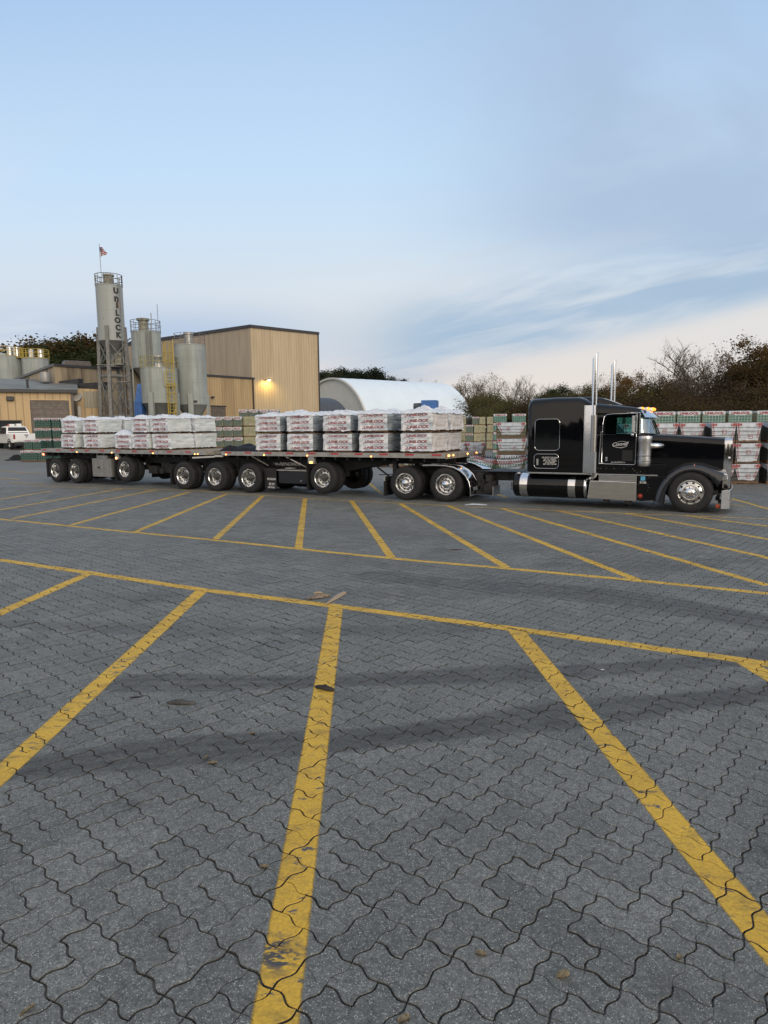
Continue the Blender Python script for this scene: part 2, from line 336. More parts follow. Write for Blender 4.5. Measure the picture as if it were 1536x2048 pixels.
def lod_cells(mask, K, rings3, gap=0.0):
    """build all cells in mask with K segments per edge; returns nothing, appends to the paving arrays"""
    global nv
    ii, jj = I[mask], J[mask]; n = len(ii)
    if n == 0: return
    t = np.arange(K)/K; tri = np.interp(t, [0, .31, .69, 1], [0, 1, -1, 0]); wv = .088*CS*(.68*tri+.32*np.sin(2*PI*t))
    # edge order: +e1 along bottom (j), +e2 along right (i+1), -e1 along top (j+1), -e2 along left (i).  "left of travel" offset first half
    def lft(d): return np.array([-d[1], d[0]])
    loc = []; nrm = []
    for q, (st, d, sg) in enumerate(((np.array([0., 0.]), E1, 1), (E1, E2, 1), (E1+E2, -E1, -1), (E2, -E2, -1))):
        lu = lft(E1 if q in (0, 2) else E2)*1.0
        if sg == 1: off = wv
        else: off = np.r_[0, wv[1:][::-1]]
        loc.append(st*CS+np.outer(t*CS, d)+np.outer(off, lu)); 
        o = {0: -E2, 1: E1, 2: E2, 3: -E1}[q]
        dw = np.gradient(off, CS/K) if K > 2 else np.zeros(K)
        tang = np.tile(d, (K, 1))+np.outer(dw, lu); tang /= np.linalg.norm(tang, axis=1)[:, None]
        nn = np.stack([tang[:, 1], -tang[:, 0]], 1); nn *= np.sign(nn@o)[:, None]; nrm.append(nn)
    loc = np.concatenate(loc); nrm = np.concatenate(nrm); P = 4*K
    props = np.array([stone_props(sid(a, b)) for a, b in zip(ii, jj)])
    real = np.array([[sid(a, b) != sid(a, b-1), sid(a, b) != sid(a+1, b), sid(a, b) != sid(a, b+1), sid(a, b) != sid(a-1, b)] for a, b in zip(ii, jj)])
    base = (ii[:, None]*CS*E1+jj[:, None]*CS*E2)
    ed = np.repeat(np.arange(4), K); prev = (ed-1) % 4; corner = (np.arange(P) % K) == 0
    rl = real[:, ed]; nb = np.array([-E2, E1, E2, -E1])
    def ring(dr, df):
        ew = np.where((np.arange(4) % 2) == 0, .0005, .0002); dcur = np.where(rl, dr+gap+ew[ed][None], df); d2 = np.where(real[:, prev], dr+gap+ew[prev][None], df)
        mv = np.where(corner[None, :, None], -(nb[ed][None]*dcur[..., None]+nb[prev][None]*d2[..., None]), -nrm[None]*dcur[..., None])
        return base[:, None, :]+loc[None]+mv
    cxy = base+(E1+E2)*CS/2
    def zed(xy, drop): return props[:, 1][:, None]+props[:, 2][:, None]*(xy[..., 0]-cxy[:, None, 0])+props[:, 3][:, None]*(xy[..., 1]-cxy[:, None, 1])-drop
    far = not rings3
    r0 = ring(.0058 if not far else .0050, .0042); z0 = zed(r0, 0.0)
    r1 = ring(.0033, .0001); z1 = zed(r1, np.where(rl | (corner[None] & real[:, prev]), .0030, .0017))
    r2 = ring(.0028, .0001); z2 = zed(r2, np.where(rl | (corner[None] & real[:, prev]), .0150, .0017))
    rs = [(r0, z0), (r1, z1), (r2, z2)] if rings3 else [(r0, z0), (r2, z2)]
    for r, z in rs: r += props[:, None, 4:6]
    nr = len(rs); arr = np.concatenate([np.concatenate([r, z[..., None]], 2) for r, z in rs], 1)      # n, nr*P, 3
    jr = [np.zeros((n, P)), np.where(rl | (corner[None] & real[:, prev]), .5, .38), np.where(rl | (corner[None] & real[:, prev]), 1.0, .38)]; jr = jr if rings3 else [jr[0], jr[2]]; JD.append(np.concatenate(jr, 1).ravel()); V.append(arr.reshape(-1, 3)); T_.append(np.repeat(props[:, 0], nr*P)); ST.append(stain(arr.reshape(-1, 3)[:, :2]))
    k = np.arange(P); k2 = (k+1) % P; cell = nv+np.arange(n)*nr*P
    F.append((cell[:, None]+k[None]).ravel()); FL.append(np.full(n, P))
    for a in range(nr-1):
        q = np.stack([k+a*P, k2+a*P, k2+(a+1)*P, k+(a+1)*P], 1)
        F.append((cell[:, None, None]+q[None]).ravel()); FL.append(np.full(n*P, 4))
    for c_ in range(n): CELLS.append((cxy[c_], arr[c_], P, rings3))
    nv += n*nr*P
yy = ctr[:, 1]
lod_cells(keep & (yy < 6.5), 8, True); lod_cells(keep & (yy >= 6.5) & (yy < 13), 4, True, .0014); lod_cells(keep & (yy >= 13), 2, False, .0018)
me = bpy.data.meshes.new('paving'); vv = np.concatenate(V); fi = np.concatenate(F); fl = np.concatenate(FL)
me.vertices.add(len(vv)); me.vertices.foreach_set('co', vv.ravel()); me.loops.add(len(fi)); me.loops.foreach_set('vertex_index', fi.astype(np.int32))
me.polygons.add(len(fl)); me.polygons.foreach_set('loop_start', np.r_[0, np.cumsum(fl)[:-1]].astype(np.int32)); me.update(calc_edges=True)
at_ = me.attributes.new('tone', 'FLOAT', 'POINT'); at_.data.foreach_set('value', np.concatenate(T_)); at_ = me.attributes.new('stain', 'FLOAT', 'POINT'); at_.data.foreach_set('value', np.concatenate(ST))
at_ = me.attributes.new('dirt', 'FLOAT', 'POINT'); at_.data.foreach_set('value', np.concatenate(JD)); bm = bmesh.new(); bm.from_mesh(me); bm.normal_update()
if sum(f.normal.z for f in list(bm.faces)[:50]) < 0: bmesh.ops.reverse_faces(bm, faces=bm.faces)
bm.to_mesh(me); bm.free(); me.polygons.foreach_set('use_smooth', [False]*len(me.polygons))
pm = M('concrete_paver', (.14, .143, .147), .68, spec=.6); g = NT(pm); c = g.coord('Object')
tn = g.n('ShaderNodeAttribute', attribute_name='tone').outputs['Fac']; stn = g.n('ShaderNodeAttribute', attribute_name='stain').outputs['Fac']
cl = g.ramp(tn, [(0, (.090, .094, .087)), (.5, (.124, .128, .117)), (1, (.164, .166, .152))])
cl = g.mix(.45, cl, g.ramp(g.noise(c, 1.1, 4), [(.3, (.080, .084, .078)), (.7, (.172, .174, .160))]))
cl = g.mix(1.0, cl, g.ramp(g.noise(c, 70, 5, .85), [(.3, (.38, .38, .38)), (.7, (1.62, 1.62, 1.62))]), 'MULTIPLY')
cl = g.mix(1.0, cl, g.ramp(g.noise(c, 24, 4, .7), [(.3, (.62, .62, .62)), (.7, (1.38, 1.38, 1.38))]), 'MULTIPLY')
vor = g.n('ShaderNodeTexVoronoi'); vor.inputs['Scale'].default_value = 175; g.l(c, vor.inputs[0])
sp = g.n('ShaderNodeSeparateColor'); g.l(vor.outputs['Color'], sp.inputs[0])
w1 = g.m('MULTIPLY', g.m('GREATER_THAN', sp.outputs[0], .84), g.m('LESS_THAN', vor.outputs['Distance'], .42)); cl = g.mix(g.m('MULTIPLY', w1, .75), cl, (.52, .53, .50))
d1 = g.m('MULTIPLY', g.m('LESS_THAN', sp.outputs[1], .24), g.m('LESS_THAN', vor.outputs['Distance'], .5)); cl = g.mix(g.m('MULTIPLY', d1, .7), cl, (.03, .03, .033))
pat = g.ramp(g.noise(c, 1.7, 5, .6), [(.35, .70), (.58, 1.0)]); pat2 = g.ramp(g.noise(c, 26, 3), [(.3, .7), (.6, 1.0)])
sf = g.m('MULTIPLY', g.m('MULTIPLY', stn, pat), pat2); cl = g.mix(sf, cl, (.028, .025, .022))
br = g.m('MULTIPLY', g.ramp(g.noise(c, .55, 5, .65), [(.56, 0), (.74, .40)]), 1.0); cl = g.mix(br, cl, (.070, .064, .058))
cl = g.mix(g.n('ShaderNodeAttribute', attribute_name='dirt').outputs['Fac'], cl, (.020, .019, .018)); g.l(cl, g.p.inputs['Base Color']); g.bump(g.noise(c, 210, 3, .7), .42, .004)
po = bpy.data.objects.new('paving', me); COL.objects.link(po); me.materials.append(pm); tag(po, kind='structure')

# painted stall lines: thin paint lying on the stones' faces, cut stone by stone so that the joints stay open
paint = M('yellow_road_paint', (.50, .30, .025), .7); g = NT(paint); c = g.coord('Object')
uv = g.m('SUBTRACT', 1.0, g.m('ABSOLUTE', g.n('ShaderNodeAttribute', attribute_name='edge').outputs['Fac']))          # 0 at the line's edge, 1 in its middle
cl = g.ramp(g.noise(c, 2.2, 5, .6), [(.3, (.56, .335, .030)), (.7, (.74, .46, .044))])
cl = g.mix(g.ramp(g.noise(c, 60, 4, .7), [(.35, .45), (.62, 0)]), cl, (.20, .125, .03))
wear = g.m('ADD', g.noise(g.coord('Object', (7, 15, 1), (0, 0, R(20))), 1.0, 6, .72), g.m('MULTIPLY', g.noise(c, .6, 3), .22))
cl = g.mix(g.ramp(wear, [(.70, 0), (.74, 1)]), cl, (.075, .077, .085))
wp = G(560, 1908); vd = g.n('ShaderNodeVectorMath', operation='DISTANCE'); g.l(g.n('ShaderNodeTexCoord').outputs['Object'], vd.inputs[0]); vd.inputs[1].default_value = (wp.x, wp.y, 0)
chip = g.m('MULTIPLY', g.ramp(vd.outputs['Value'], [(.06, 1), (.12, 0)]), g.ramp(g.noise(g.coord('Object', (9, 22, 1), (0, 0, R(25))), 1.6, 5, .6), [(.47, 0), (.52, 1)])); cl = g.mix(chip, cl, (.055, .058, .068))
cl = g.mix(g.ramp(g.noise(g.coord('Object', (4, 9, 1)), 1.3, 5, .65), [(.52, 0), (.72, .65)]), cl, (.11, .08, .035)); g.l(cl, g.p.inputs['Base Color'])
al = g.ramp(g.m('SUBTRACT', uv, g.m('ADD', g.m('MULTIPLY', g.noise(c, 95, 3, .7), .16), g.m('MULTIPLY', g.noise(c, 22, 3, .6), .08))), [(.0, 0), (.13, 1)]); g.l(al, g.p.inputs['Alpha']); g.bump(g.noise(c, 130, 3), .35, .004)
def clip(poly, o, d, s):       # keep the side where (p-o).d <= s
    r = []
    for a, b in zip(poly, poly[1:]+poly[:1]):
        da = (a[0]-o[0])*d[0]+(a[1]-o[1])*d[1]-s; db = (b[0]-o[0])*d[0]+(b[1]-o[1])*d[1]-s
        if da <= 0: r.append(a)
        if (da < 0 < db) or (db < 0 < da):
            t = da/(da-db); r.append(tuple(x+(y-x)*t for x, y in zip(a, b)))
    return r
CC = np.array([c_[0] for c_ in CELLS]); LIFT = [.0009]
def painted(a, b, w, name='painted_line'):
    a = np.array(a[:2]); b = np.array(b[:2]); L = np.linalg.norm(b-a); d = (b-a)/L; n = np.array([-d[1], d[0]]); LIFT[0] = .0007 if LIFT[0] > .0010 else LIFT[0]+.00012
    vs = []; fs = []; ev = []
    def put(p):
        if len(p) < 3: return
        o = len(vs); vs.extend((x, y, z+LIFT[0]) for x, y, z in p); fs.append(tuple(range(o, o+len(p)))); ev.extend(((x-a[0])*n[0]+(y-a[1])*n[1])/(w/2) for x, y, z in p)
    rel = CC-a; u = rel@d; v = rel@n
    for q in np.nonzero((u > -.15) & (u < L+.15) & (np.abs(v) < w/2+.15))[0]:
        _, arr, P, r3 = CELLS[q]; polys = [[tuple(x) for x in arr[:P]]]
        if r3: polys += [[tuple(arr[k]), tuple(arr[(k+1) % P]), tuple(arr[P+(k+1) % P]), tuple(arr[P+k])] for k in range(P)]
        for p in polys:
            for oo, dd, s in ((a, d, L), (a, -d, 0.0), (a, n, w/2), (a, -n, w/2)):
                p = clip(p, oo, dd, s)
                if len(p) < 3: break
            put(p)
    # beyond the modelled stones the line lies on the plain ground
    if max(a[1], b[1]) > 26.5 or max(abs(a[0])-.62*a[1], abs(b[0])-.62*b[1]) > 4.6:
        M_ = 40
        for k in range(M_):
            q0 = a+d*L*k/M_; q1 = a+d*L*(k+1)/M_; qm = (q0+q1)/2
            if qm[1] > 26.9 or abs(qm[0]) > .62*qm[1]+4.9:
                put([(*(q0-n*w/2), -.004), (*(q1-n*w/2), -.004), (*(q1), -.004), (*(q0), -.004)]); put([(*(q0), -.004), (*(q1), -.004), (*(q1+n*w/2), -.004), (*(q0+n*w/2), -.004)])
    if not fs: return
    m = bpy.data.meshes.new(name); m.from_pydata(vs, [], fs); m.materials.append(paint)
    z = m.attributes.new('edge', 'FLOAT', 'POINT'); z.data.foreach_set('value', ev)
    bm = bmesh.new(); bm.from_mesh(m)
    for f in bm.faces:
        if f.normal.z < 0: f.normal_flip()
    bm.to_mesh(m); bm.free()
    o = bpy.data.objects.new(name, m); COL.objects.link(o); tag(o, kind='structure')
def pline(pts, w):
    pts = [G(*p) for p in pts]
    for p, q in zip(pts[:-1], pts[1:]): painted(p, q, w)
nb_ = [(-420, 1068), (0, 1120), (180, 1146), (410, 1180), (670, 1212), (1038, 1259), (1536, 1328), (1800, 1366)]
pline(nb_, .20)
for a, b in (((176, 1148), (-260, 1340)), ((405, 1180), (-110, 1650)), ((672, 1213), (540, 2110)), ((1031, 1259), (1700, 2080)), ((1492, 1326), (1900, 1560))): painted(G(*a), G(*b), .215)
pline([(-250, 1014), (0, 1038), (270, 1065), (430, 1080), (600, 1098), (785, 1117), (1015, 1137), (1275, 1161), (1536, 1187), (1800, 1212)], .17)
pline([(60, 972), (208, 976), (400, 981), (470, 987.5), (610, 996), (705, 1001.5), (1000, 1016.5), (1390, 1032), (1536, 1037.5), (1750, 1047)], .11)
for a, b in (((610, 997), (597, 1097)), ((703, 1002), (783, 1115)), ((800, 1007), (1013, 1135)), ((895, 1011), (1275, 1160)), ((1000, 1016), (1536, 1171)), ((1115, 1021), (1600, 1130)), ((1250, 1026), (1620, 1094)), ((1370, 1031), (1640, 1066)),
             ((525, 992), (430, 1079)), ((453, 988), (270, 1064)), ((380, 984), (142, 1050)), ((315, 979), (25, 1037)), ((245, 977), (-60, 1030)), ((104, 982), (-60, 1008))): painted(G(*a), G(*b), .18)
for a, b, w in (((-40, 953), (39, 959), .14), ((-20, 940), (88, 948), .14), ((1456, 995), (1640, 1047), .17), ((1424, 1004), (1489, 1012), .10), ((738, 966), (764, 988), .17), ((648, 955), (652, 975), .17), ((982, 984), (1016, 996), .16), ((930, 985), (1010, 992), .1), ((1300, 1000), (1340, 1008), .14), ((20, 965), (90, 969), .12)): painted(G(*a), G(*b), w)
del CELLS, CC
# ---------------------------------------------------------------- wheels (axle along y, outer face at y = 0, inboard = +y)
_wm = {}
def wheel_meshes(kind):
    if kind in _wm: return _wm[kind]
    ty = [(.292,.030),(.300,.014),(.318,.004),(.36,.0),(.40,-.002),(.44,.004),(.478,.016),(.500,.032),(.511,.050),(.515,.062),(.515,.085),(.503,.087),(.503,.097),(.515,.099),(.515,.128),(.503,.130),(.503,.146),(.515,.148),(.515,.178),(.503,.180),(.503,.190),(.515,.192),(.515,.214),(.508,.236),(.485,.258),(.43,.276),(.36,.28),(.31,.268),(.295,.25)]
    t = MB().lathe(ty, n=56)
    for i in range(56):        # shoulder lugs
        a = 2*PI*(i+.5)/56; c, s_ = math.cos(a), math.sin(a); tx, tz = -s_, c; vs = []
        for rr_, yy_ in ((.488, .0145), (.509, .036)):
            for w in (-.013, .013): vs.append((c*rr_*1.004+tx*w, yy_-.004, s_*rr_*1.004+tz*w))
        for rr_, yy_ in ((.480, .03), (.503, .05)):
            for w in (-.013, .013): vs.append((c*rr_+tx*w, yy_, s_*rr_+tz*w))
        t.add(vs, [(0, 1, 3, 2), (0, 2, 6, 4), (1, 5, 7, 3), (0, 4, 5, 1), (2, 3, 7, 6)])
    tm = t.mesh('wheel', rubber, angle=30)
    rim = MB(); hub = MB()
    def disc_holes(mb, n, r, y, rad, m):
        for i in range(n):
            a = 2*PI*i/n+.2; c, s_ = r*math.cos(a), r*math.sin(a); mb.add([(c+rad*math.cos(b), y, s_+rad*math.sin(b)) for b in [2*PI*k/14 for k in range(14)]], [tuple(range(14))], m)
    def nuts(mb, n, r, y, rad, h, m=0):
        for i in range(n):
            a = 2*PI*i/n; c, s_ = r*math.cos(a), r*math.sin(a); mb.cyl((c, y, s_), (c, y-h, s_), rad, rad*.7, 8, m)
    if kind == 'steer':
        rim.lathe([(.293,.05),(.296,.02),(.306,.004),(.309,-.002),(.304,-.004),(.297,.006),(.290,.022),(.282,.026),(.272,.016),(.262,.006),(.215,-.012),(.195,-.020),(.178,-.022),(.170,-.018),(.0,-.018)], n=56)
        disc_holes(rim, 10, .236, -.0105, .031, 1)
        hub.lathe([(.165,-.020),(.158,-.028),(.118,-.034),(.108,-.050),(.104,-.075),(.085,-.094),(.05,-.108),(.0,-.114)], n=40); nuts(hub, 10, .139, -.028, .018, .045)
        hm = chrome
    else:
        rim.lathe([(.293,.05),(.296,.02),(.306,.004),(.309,-.002),(.304,-.004),(.298,.004),(.290,.014),(.283,.03),(.278,.07),(.270,.115),(.255,.142),(.232,.155),(.2,.160),(.16,.156),(.14,.150),(.0,.150)], n=56)
        disc_holes(rim, 10, .206, .1555, .029, 1)
        if kind == 'drive':
            hub.lathe([(.168,.150),(.165,.130),(.135,.118),(.118,.100),(.112,.04),(.104,.015),(.085,.004),(.05,-.018),(.018,-.036),(.0,-.04)], n=40); nuts(hub, 10, .147, .128, .017, .05); hm = chrome
        else:
            hub.lathe([(.125,.150),(.120,.10),(.098,.085),(.094,.045),(.080,.036),(.070,.034),(.066,.012),(.055,.006),(.0,.006)], n=32); nuts(hub, 10, .145, .150, .018, .05, 1); nuts(hub, 8, .078, .04, .009, .012); hm = grey_hub
    _wm[kind] = (tm, rim.mesh('rim', [alu_rim, hole_m], angle=28), hub.mesh('hub', [hm, chrome], angle=35)); return _wm[kind]
def wheel(kind, parent, u, y, z, flip=False, inner=False, rot=None):
    tm, rm, hm = wheel_meshes(kind)
    o = bpy.data.objects.new('wheel', tm); COL.objects.link(o); o.parent = parent; o.location = (u, y, z); o.rotation_euler = (0, rot if rot is not None else random.uniform(0, 6.28), PI if flip else 0)
    if not inner:
        for n, m in (('rim', rm), ('hub', hm)):
            c = bpy.data.objects.new(n, m); COL.objects.link(c); c.parent = o
    return o
def axle(kind, parent, u, z=.515, w=2.44, dual=True):
    wheel(kind, parent, u, 0.0, z); wheel(kind, parent, u, w, z, True)
    if dual: wheel(kind, parent, u, .335, z, inner=True); wheel(kind, parent, u, w-.335, z, True, inner=True)
def deep(u, z, y, u0, D):       # a measurement on the near side plane moved to depth y behind it
    return u+(u-u0)*y/D, z+(z-CAM_H)*y/D
def part(mb, name, mats, par, **k): return mb.build(name, mats, par, **k)

def rivets(rv, mat, par):
    for a, b, r in rv: part(MB().cyl(a, b, r, n=8), 'rivet', mat, par)

# ---------------------------------------------------------------- tractor
TA = R(-27.5)
truck = empty('semi_truck', (7.63, 16.6, 0), TA, 'black long nosed sleeper truck tractor with chrome stacks and lit amber roof lamps', 'truck')
TK = truck
axle('steer', TK, 0, dual=False, w=2.36); axle('drive', TK, -6.56); axle('drive', TK, -7.88)
# sleeper: lofted shell
mb = MB()
def sec(u, y0, y1, z0, z1, rt, rb=.03, n=6): return [(u, a, b) for a, b in rrect(y0, y1, z0, z1, rt, rb, n)]
mb.loft([sec(-4.17, .16, 2.20, .97, 2.76, .26), sec(-4.155, .10, 2.26, .945, 2.85, .25), sec(-4.11, .062, 2.298, .93, 2.905, .24), sec(-4.02, .05, 2.31, .925, 2.935, .23), sec(-3.4, .05, 2.31, .925, 2.955, .22), sec(-2.80, .05, 2.31, .925, 2.945, .24), sec(-2.66, .055, 2.305, .925, 2.90, .26), sec(-2.52, .065, 2.295, .925, 2.82, .27), sec(-2.42, .075, 2.285, .925, 2.765, .27)])
slp = part(mb, 'sleeper', black, TK, angle=40)
mb = MB().loft([sec(-2.95, .62, 1.74, 2.80, 2.97, .10), sec(-2.55, .62, 1.74, 2.70, 2.965, .12), sec(-2.30, .64, 1.72, 2.66, 2.93, .12), sec(-2.05, .68, 1.68, 2.60, 2.84, .10), sec(-1.85, .75, 1.61, 2.58, 2.745, .06)])
part(mb, 'roof_fairing', black, slp, angle=40)
def ring_bar(pts, y, r=.0055):        # closed bright bead along a closed polyline in (u,z)
    m = MB(); p = [(a, y, b) for a, b in pts]; m.tube(p+[p[0]], r, 6); return m
def rr2(u0, u1, z0, z1, r, n=6):
    pts = []
    for (cu, cz, a0) in ((u1-r, z0+r, -PI/2), (u1-r, z1-r, 0), (u0+r, z1-r, PI/2), (u0+r, z0+r, PI)):
        for i in range(n+1): a = a0+PI/2*i/n; pts.append((cu+r*math.cos(a), cz+r*math.sin(a)))
    return pts
dark_glass = M('dark_tinted_glass', (.004, .005, .006), .05, 0, coat=.5)
w_ = part(MB().prism(rr2(-3.93, -3.28, 1.545, 2.37, .10), 'y', .046, .060), 'window', dark_glass, slp); part(ring_bar(rr2(-3.94, -3.27, 1.535, 2.38, .11), .046), 'window_trim', chrome, slp)
d_ = part(MB().prism(rr2(-3.95, -3.29, 1.05, 1.43, .10), 'y', .047, .060), 'luggage_door', black, slp); part(ring_bar(rr2(-3.955, -3.285, 1.045, 1.435, .10), .046), 'door_trim', chrome, slp)
mb = MB().prism(rr2(-3.885, -3.83, 1.13, 1.31, .025), 'y', .034, .047).box(-3.872, -3.843, .022, .036, 1.20, 1.29); part(mb, 'latch', brushed, slp)
mb = MB()
for i, tx in enumerate(('US DOT 2291064', 'KY U 118325', 'IFTA MI 14063', 'GVW 80000', 'MC 857120 MI')):
    put_text(mb, tx, lambda a, b, i=i: (-3.52+a, .0455, 1.34-.045*i+b), .052, 0, bold=.0015, sx=1.15 if i != 3 else 1.0)
part(mb, 'lettering', white_ink, slp, smooth=False)
RV = []
for a, b in ((-3.93, 2.45), (-3.82, 2.45), (-3.73, 2.45), (-3.79, 2.50), (-3.64, 2.44)): RV.append(((a, .052, b), (a, .040, b), .010))
rivets(RV, chrome, slp)
part(MB().box(-4.14, -2.30, .03, .075, .895, .935), 'trim_strip', chrome, TK, bevel=.006); part(MB().box(-2.28, -.78, .10, .15, .893, .925), 'trim_strip', chrome, TK, bevel=.006)
# cab lower body, cowl and roof
mb = MB()
mb.loft([sec(-2.44, .105, 2.255, .92, 1.98, .03), sec(-1.30, .135, 2.225, .92, 1.98, .03), sec(-1.0, .21, 2.15, .92, 1.97, .06)])
mb.loft([sec(-2.44, .105, 2.255, 1.97, 2.50, .03), sec(-2.14, .115, 2.245, 1.97, 2.50, .03)])          # wall behind the door glass
mb.loft([sec(-1.36, .135, .175, 1.97, 2.50, .01), sec(-1.27, .14, .20, 1.97, 2.50, .01)])               # windscreen posts
mb.loft([sec(-1.36, 2.185, 2.225, 1.97, 2.50, .01), sec(-1.27, 2.16, 2.22, 1.97, 2.50, .01)])
mb.box(-2.15, -1.3, .12, .16, 2.415, 2.51).box(-2.15, -1.3, 2.2, 2.24, 2.415, 2.51)
cab = part(mb, 'cab', black, TK, angle=40)
mb = MB().loft([sec(-2.50, .085, 2.275, 2.46, 2.80, .24), sec(-2.2, .10, 2.26, 2.46, 2.755, .24), sec(-1.75, .115, 2.245, 2.46, 2.70, .20), sec(-1.40, .13, 2.23, 2.47, 2.645, .15), sec(-1.22, .15, 2.21, 2.475, 2.60, .11), sec(-1.13, .18, 2.18, 2.485, 2.555, .06)])
roof = part(mb, 'cab_roof', black, cab, angle=40)
mb = MB().box(-2.30, -2.10, .35, 1.0, 1.5, 2.30).box(-2.30, -2.10, 1.4, 2.05, 1.5, 2.30).box(-2.1, -1.0, .16, 2.19, 1.5, 1.93)
part(mb, 'seats', M('dark_upholstery', (.015, .015, .016), .8), cab, bevel=.04)
st_ = MB(); st_.tube([(-1.34+.08*math.cos(a)*.4, 1.75+.22*math.sin(a), 2.0+.22*math.cos(a)) for a in [2*PI*k/24 for k in range(25)]], .014, 6); part(st_, 'steering_wheel', darkm, cab)
glass = bpy.data.materials.new('tinted_glass'); glass.use_nodes = True; gt = glass.node_tree; gt.nodes.clear()
go_ = gt.nodes.new('ShaderNodeOutputMaterial'); gmx = gt.nodes.new('ShaderNodeMixShader'); gtr = gt.nodes.new('ShaderNodeBsdfTransparent'); ggl = gt.nodes.new('ShaderNodeBsdfGlossy'); ggl.inputs['Roughness'].default_value = .03
gtr.inputs[0].default_value = (.62, .80, .79, 1); gfr = gt.nodes.new('ShaderNodeFresnel'); gfr.inputs[0].default_value = 1.5
gt.links.new(gfr.outputs[0], gmx.inputs[0]); gt.links.new(gtr.outputs[0], gmx.inputs[1]); gt.links.new(ggl.outputs[0], gmx.inputs[2]); gt.links.new(gmx.outputs[0], go_.inputs[0])
glass_w = glass.copy(); glass_w.name = 'windscreen_glass'; _g = glass_w.node_tree; _g.links.remove(_g.nodes['Mix Shader'].inputs[0].links[0]); _g.nodes['Mix Shader'].inputs[0].default_value = .45; _g.nodes['Glossy BSDF'].inputs[0].default_value = (.75, .85, .9, 1)
part(MB().prism([(-2.14, 1.97), (-1.63, 1.96), (-1.36, 2.08), (-1.31, 2.10), (-1.31, 2.44), (-2.14, 2.44)], 'y', 2.20, 2.206), 'door_window', glass, cab)
# windscreen with wrapped corners
wr = []
for (u, y, z) in ((-1.20, .20, 2.50), (-1.0, .26, 2.0)): pass
mb = MB(); top = [(-1.24, .17, 2.49), (-1.13, .30, 2.49), (-1.09, .75, 2.49), (-1.08, 1.18, 2.49), (-1.09, 1.61, 2.49), (-1.13, 2.06, 2.49), (-1.24, 2.19, 2.49)]; bot = [(-1.22, .16, 1.985), (-1.0, .24, 1.97), (-.93, .72, 1.955), (-.92, 1.18, 1.95), (-.93, 1.64, 1.955), (-1.0, 2.12, 1.97), (-1.22, 2.20, 1.985)]
mb.loft([bot, top], closed=False); part(mb, 'windscreen', glass_w, cab, angle=60)
mb = MB().tube(bot, .016, 6); part(mb, 'windscreen_seal', darkm, cab)
part(MB().beam((-.90, .9, 1.96), (-1.02, .62, 2.30), .02), 'wiper', darkm, cab); part(MB().beam((-.90, 1.5, 1.96), (-1.02, 1.22, 2.30), .02), 'wiper', darkm, cab)
# door: panel, window, trim, handle, lettering
door = part(MB().loft([[(-2.155, .098, 1.185), (-1.335, .120, 1.185), (-1.335, .120, 1.955), (-2.155, .098, 1.955)], [(-2.155, .112, 1.185), (-1.335, .134, 1.185), (-1.335, .134, 1.955), (-2.155, .112, 1.955)]]), 'door', black, TK)
def dy(u): return .112+(u+2.155)*.0268
wn = part(MB().prism([(-2.10, 1.965), (-1.82, 1.96), (-1.63, 1.955), (-1.47, 2.02), (-1.36, 2.07), (-1.36, 2.42), (-2.0, 2.44), (-2.09, 2.40)], 'y', .112, .118), 'door_window', glass, door)
part(MB().box(-2.145, -1.815, .122, .16, 1.95, 2.45), 'window_post', M('dark_quarter_glass', (.006, .007, .009), .08, coat=.5), door)
part(ring_bar([(-2.10, 1.19), (-1.37, 1.178), (-1.33, 1.20), (-1.33, 1.3), (-1.325, 2.46), (-1.36, 2.495), (-1.9, 2.49), (-2.06, 2.475), (-2.13, 2.42), (-2.165, 2.2), (-2.17, 1.25), (-2.15, 1.21)], .094, .007), 'door_trim', chrome, door)
part(MB().prism(rr2(-2.075, -2.02, 1.255, 1.37, .02), 'y', .085, .10).box(-2.06, -2.035, .07, .088, 1.31, 1.355), 'door_handle', chrome, door, bevel=.004)
part(MB().cyl((-2.225, .04, 1.185), (-2.195, .04, 2.045), .012, n=8).cyl((-2.195, .04, 2.03), (-2.15, .10, 2.03), .014, n=8).cyl((-2.225, .04, 1.20), (-2.14, .10, 1.20), .016, n=8), 'grab_bar', chrome, door)
mb = MB()
put_text(mb, 'Congill', lambda a, b: (-1.735+a, .0955+.0, 1.705+b*.95+a*.06), .135, 0, shear=.45, bold=.003, sx=1.02)
ar = [(-1.9+.36*i/20, 1.665-.045*math.sin(PI*i/20)) for i in range(21)]
for (a, b), (c_, d2) in zip(ar[:-1], ar[1:]): mb.add([(a, .096, b), (c_, .096, d2), (c_, .096, d2-.012), (a, .096, b-.012)], [(0, 1, 2, 3)])
ar = [(-1.80+.26*i/16, 1.755+.03*math.sin(PI*i/16)) for i in range(17)]
for (a, b), (c_, d2) in zip(ar[:-1], ar[1:]): mb.add([(a, .096, b), (c_, .096, d2), (c_, .096, d2-.008), (a, .096, b-.008)], [(0, 1, 2, 3)])
part(mb, 'door_logo', white_ink, door, smooth=False); mb = MB()
put_text(mb, 'JordanDeBow', lambda a, b: (-1.76+a, .0965, 1.238+b), .062, 0, shear=.4)
part(mb, 'door_script', white_ink, door, smooth=False)
part(MB().box(-1.46, -1.325, .095, .11, 1.28, 1.285).prism(rr2(-1.66, -1.40, 1.27, 1.55, .02), 'y', .098, .108), 'lower_panel', M('satin_black', (.012, .012, .013), .4), door)
RV = []
for a in (-2.25, -2.18, -2.05, -1.85, -1.6, -1.38): RV.append(((a, .125, 1.07), (a, .095, 1.07), .010))
for a, b in ((-1.34, 1.02), (-1.2, 1.0), (-1.28, .98)): RV.append(((a, .14, b), (a, .11, b), .010))
rivets(RV, chrome, cab)
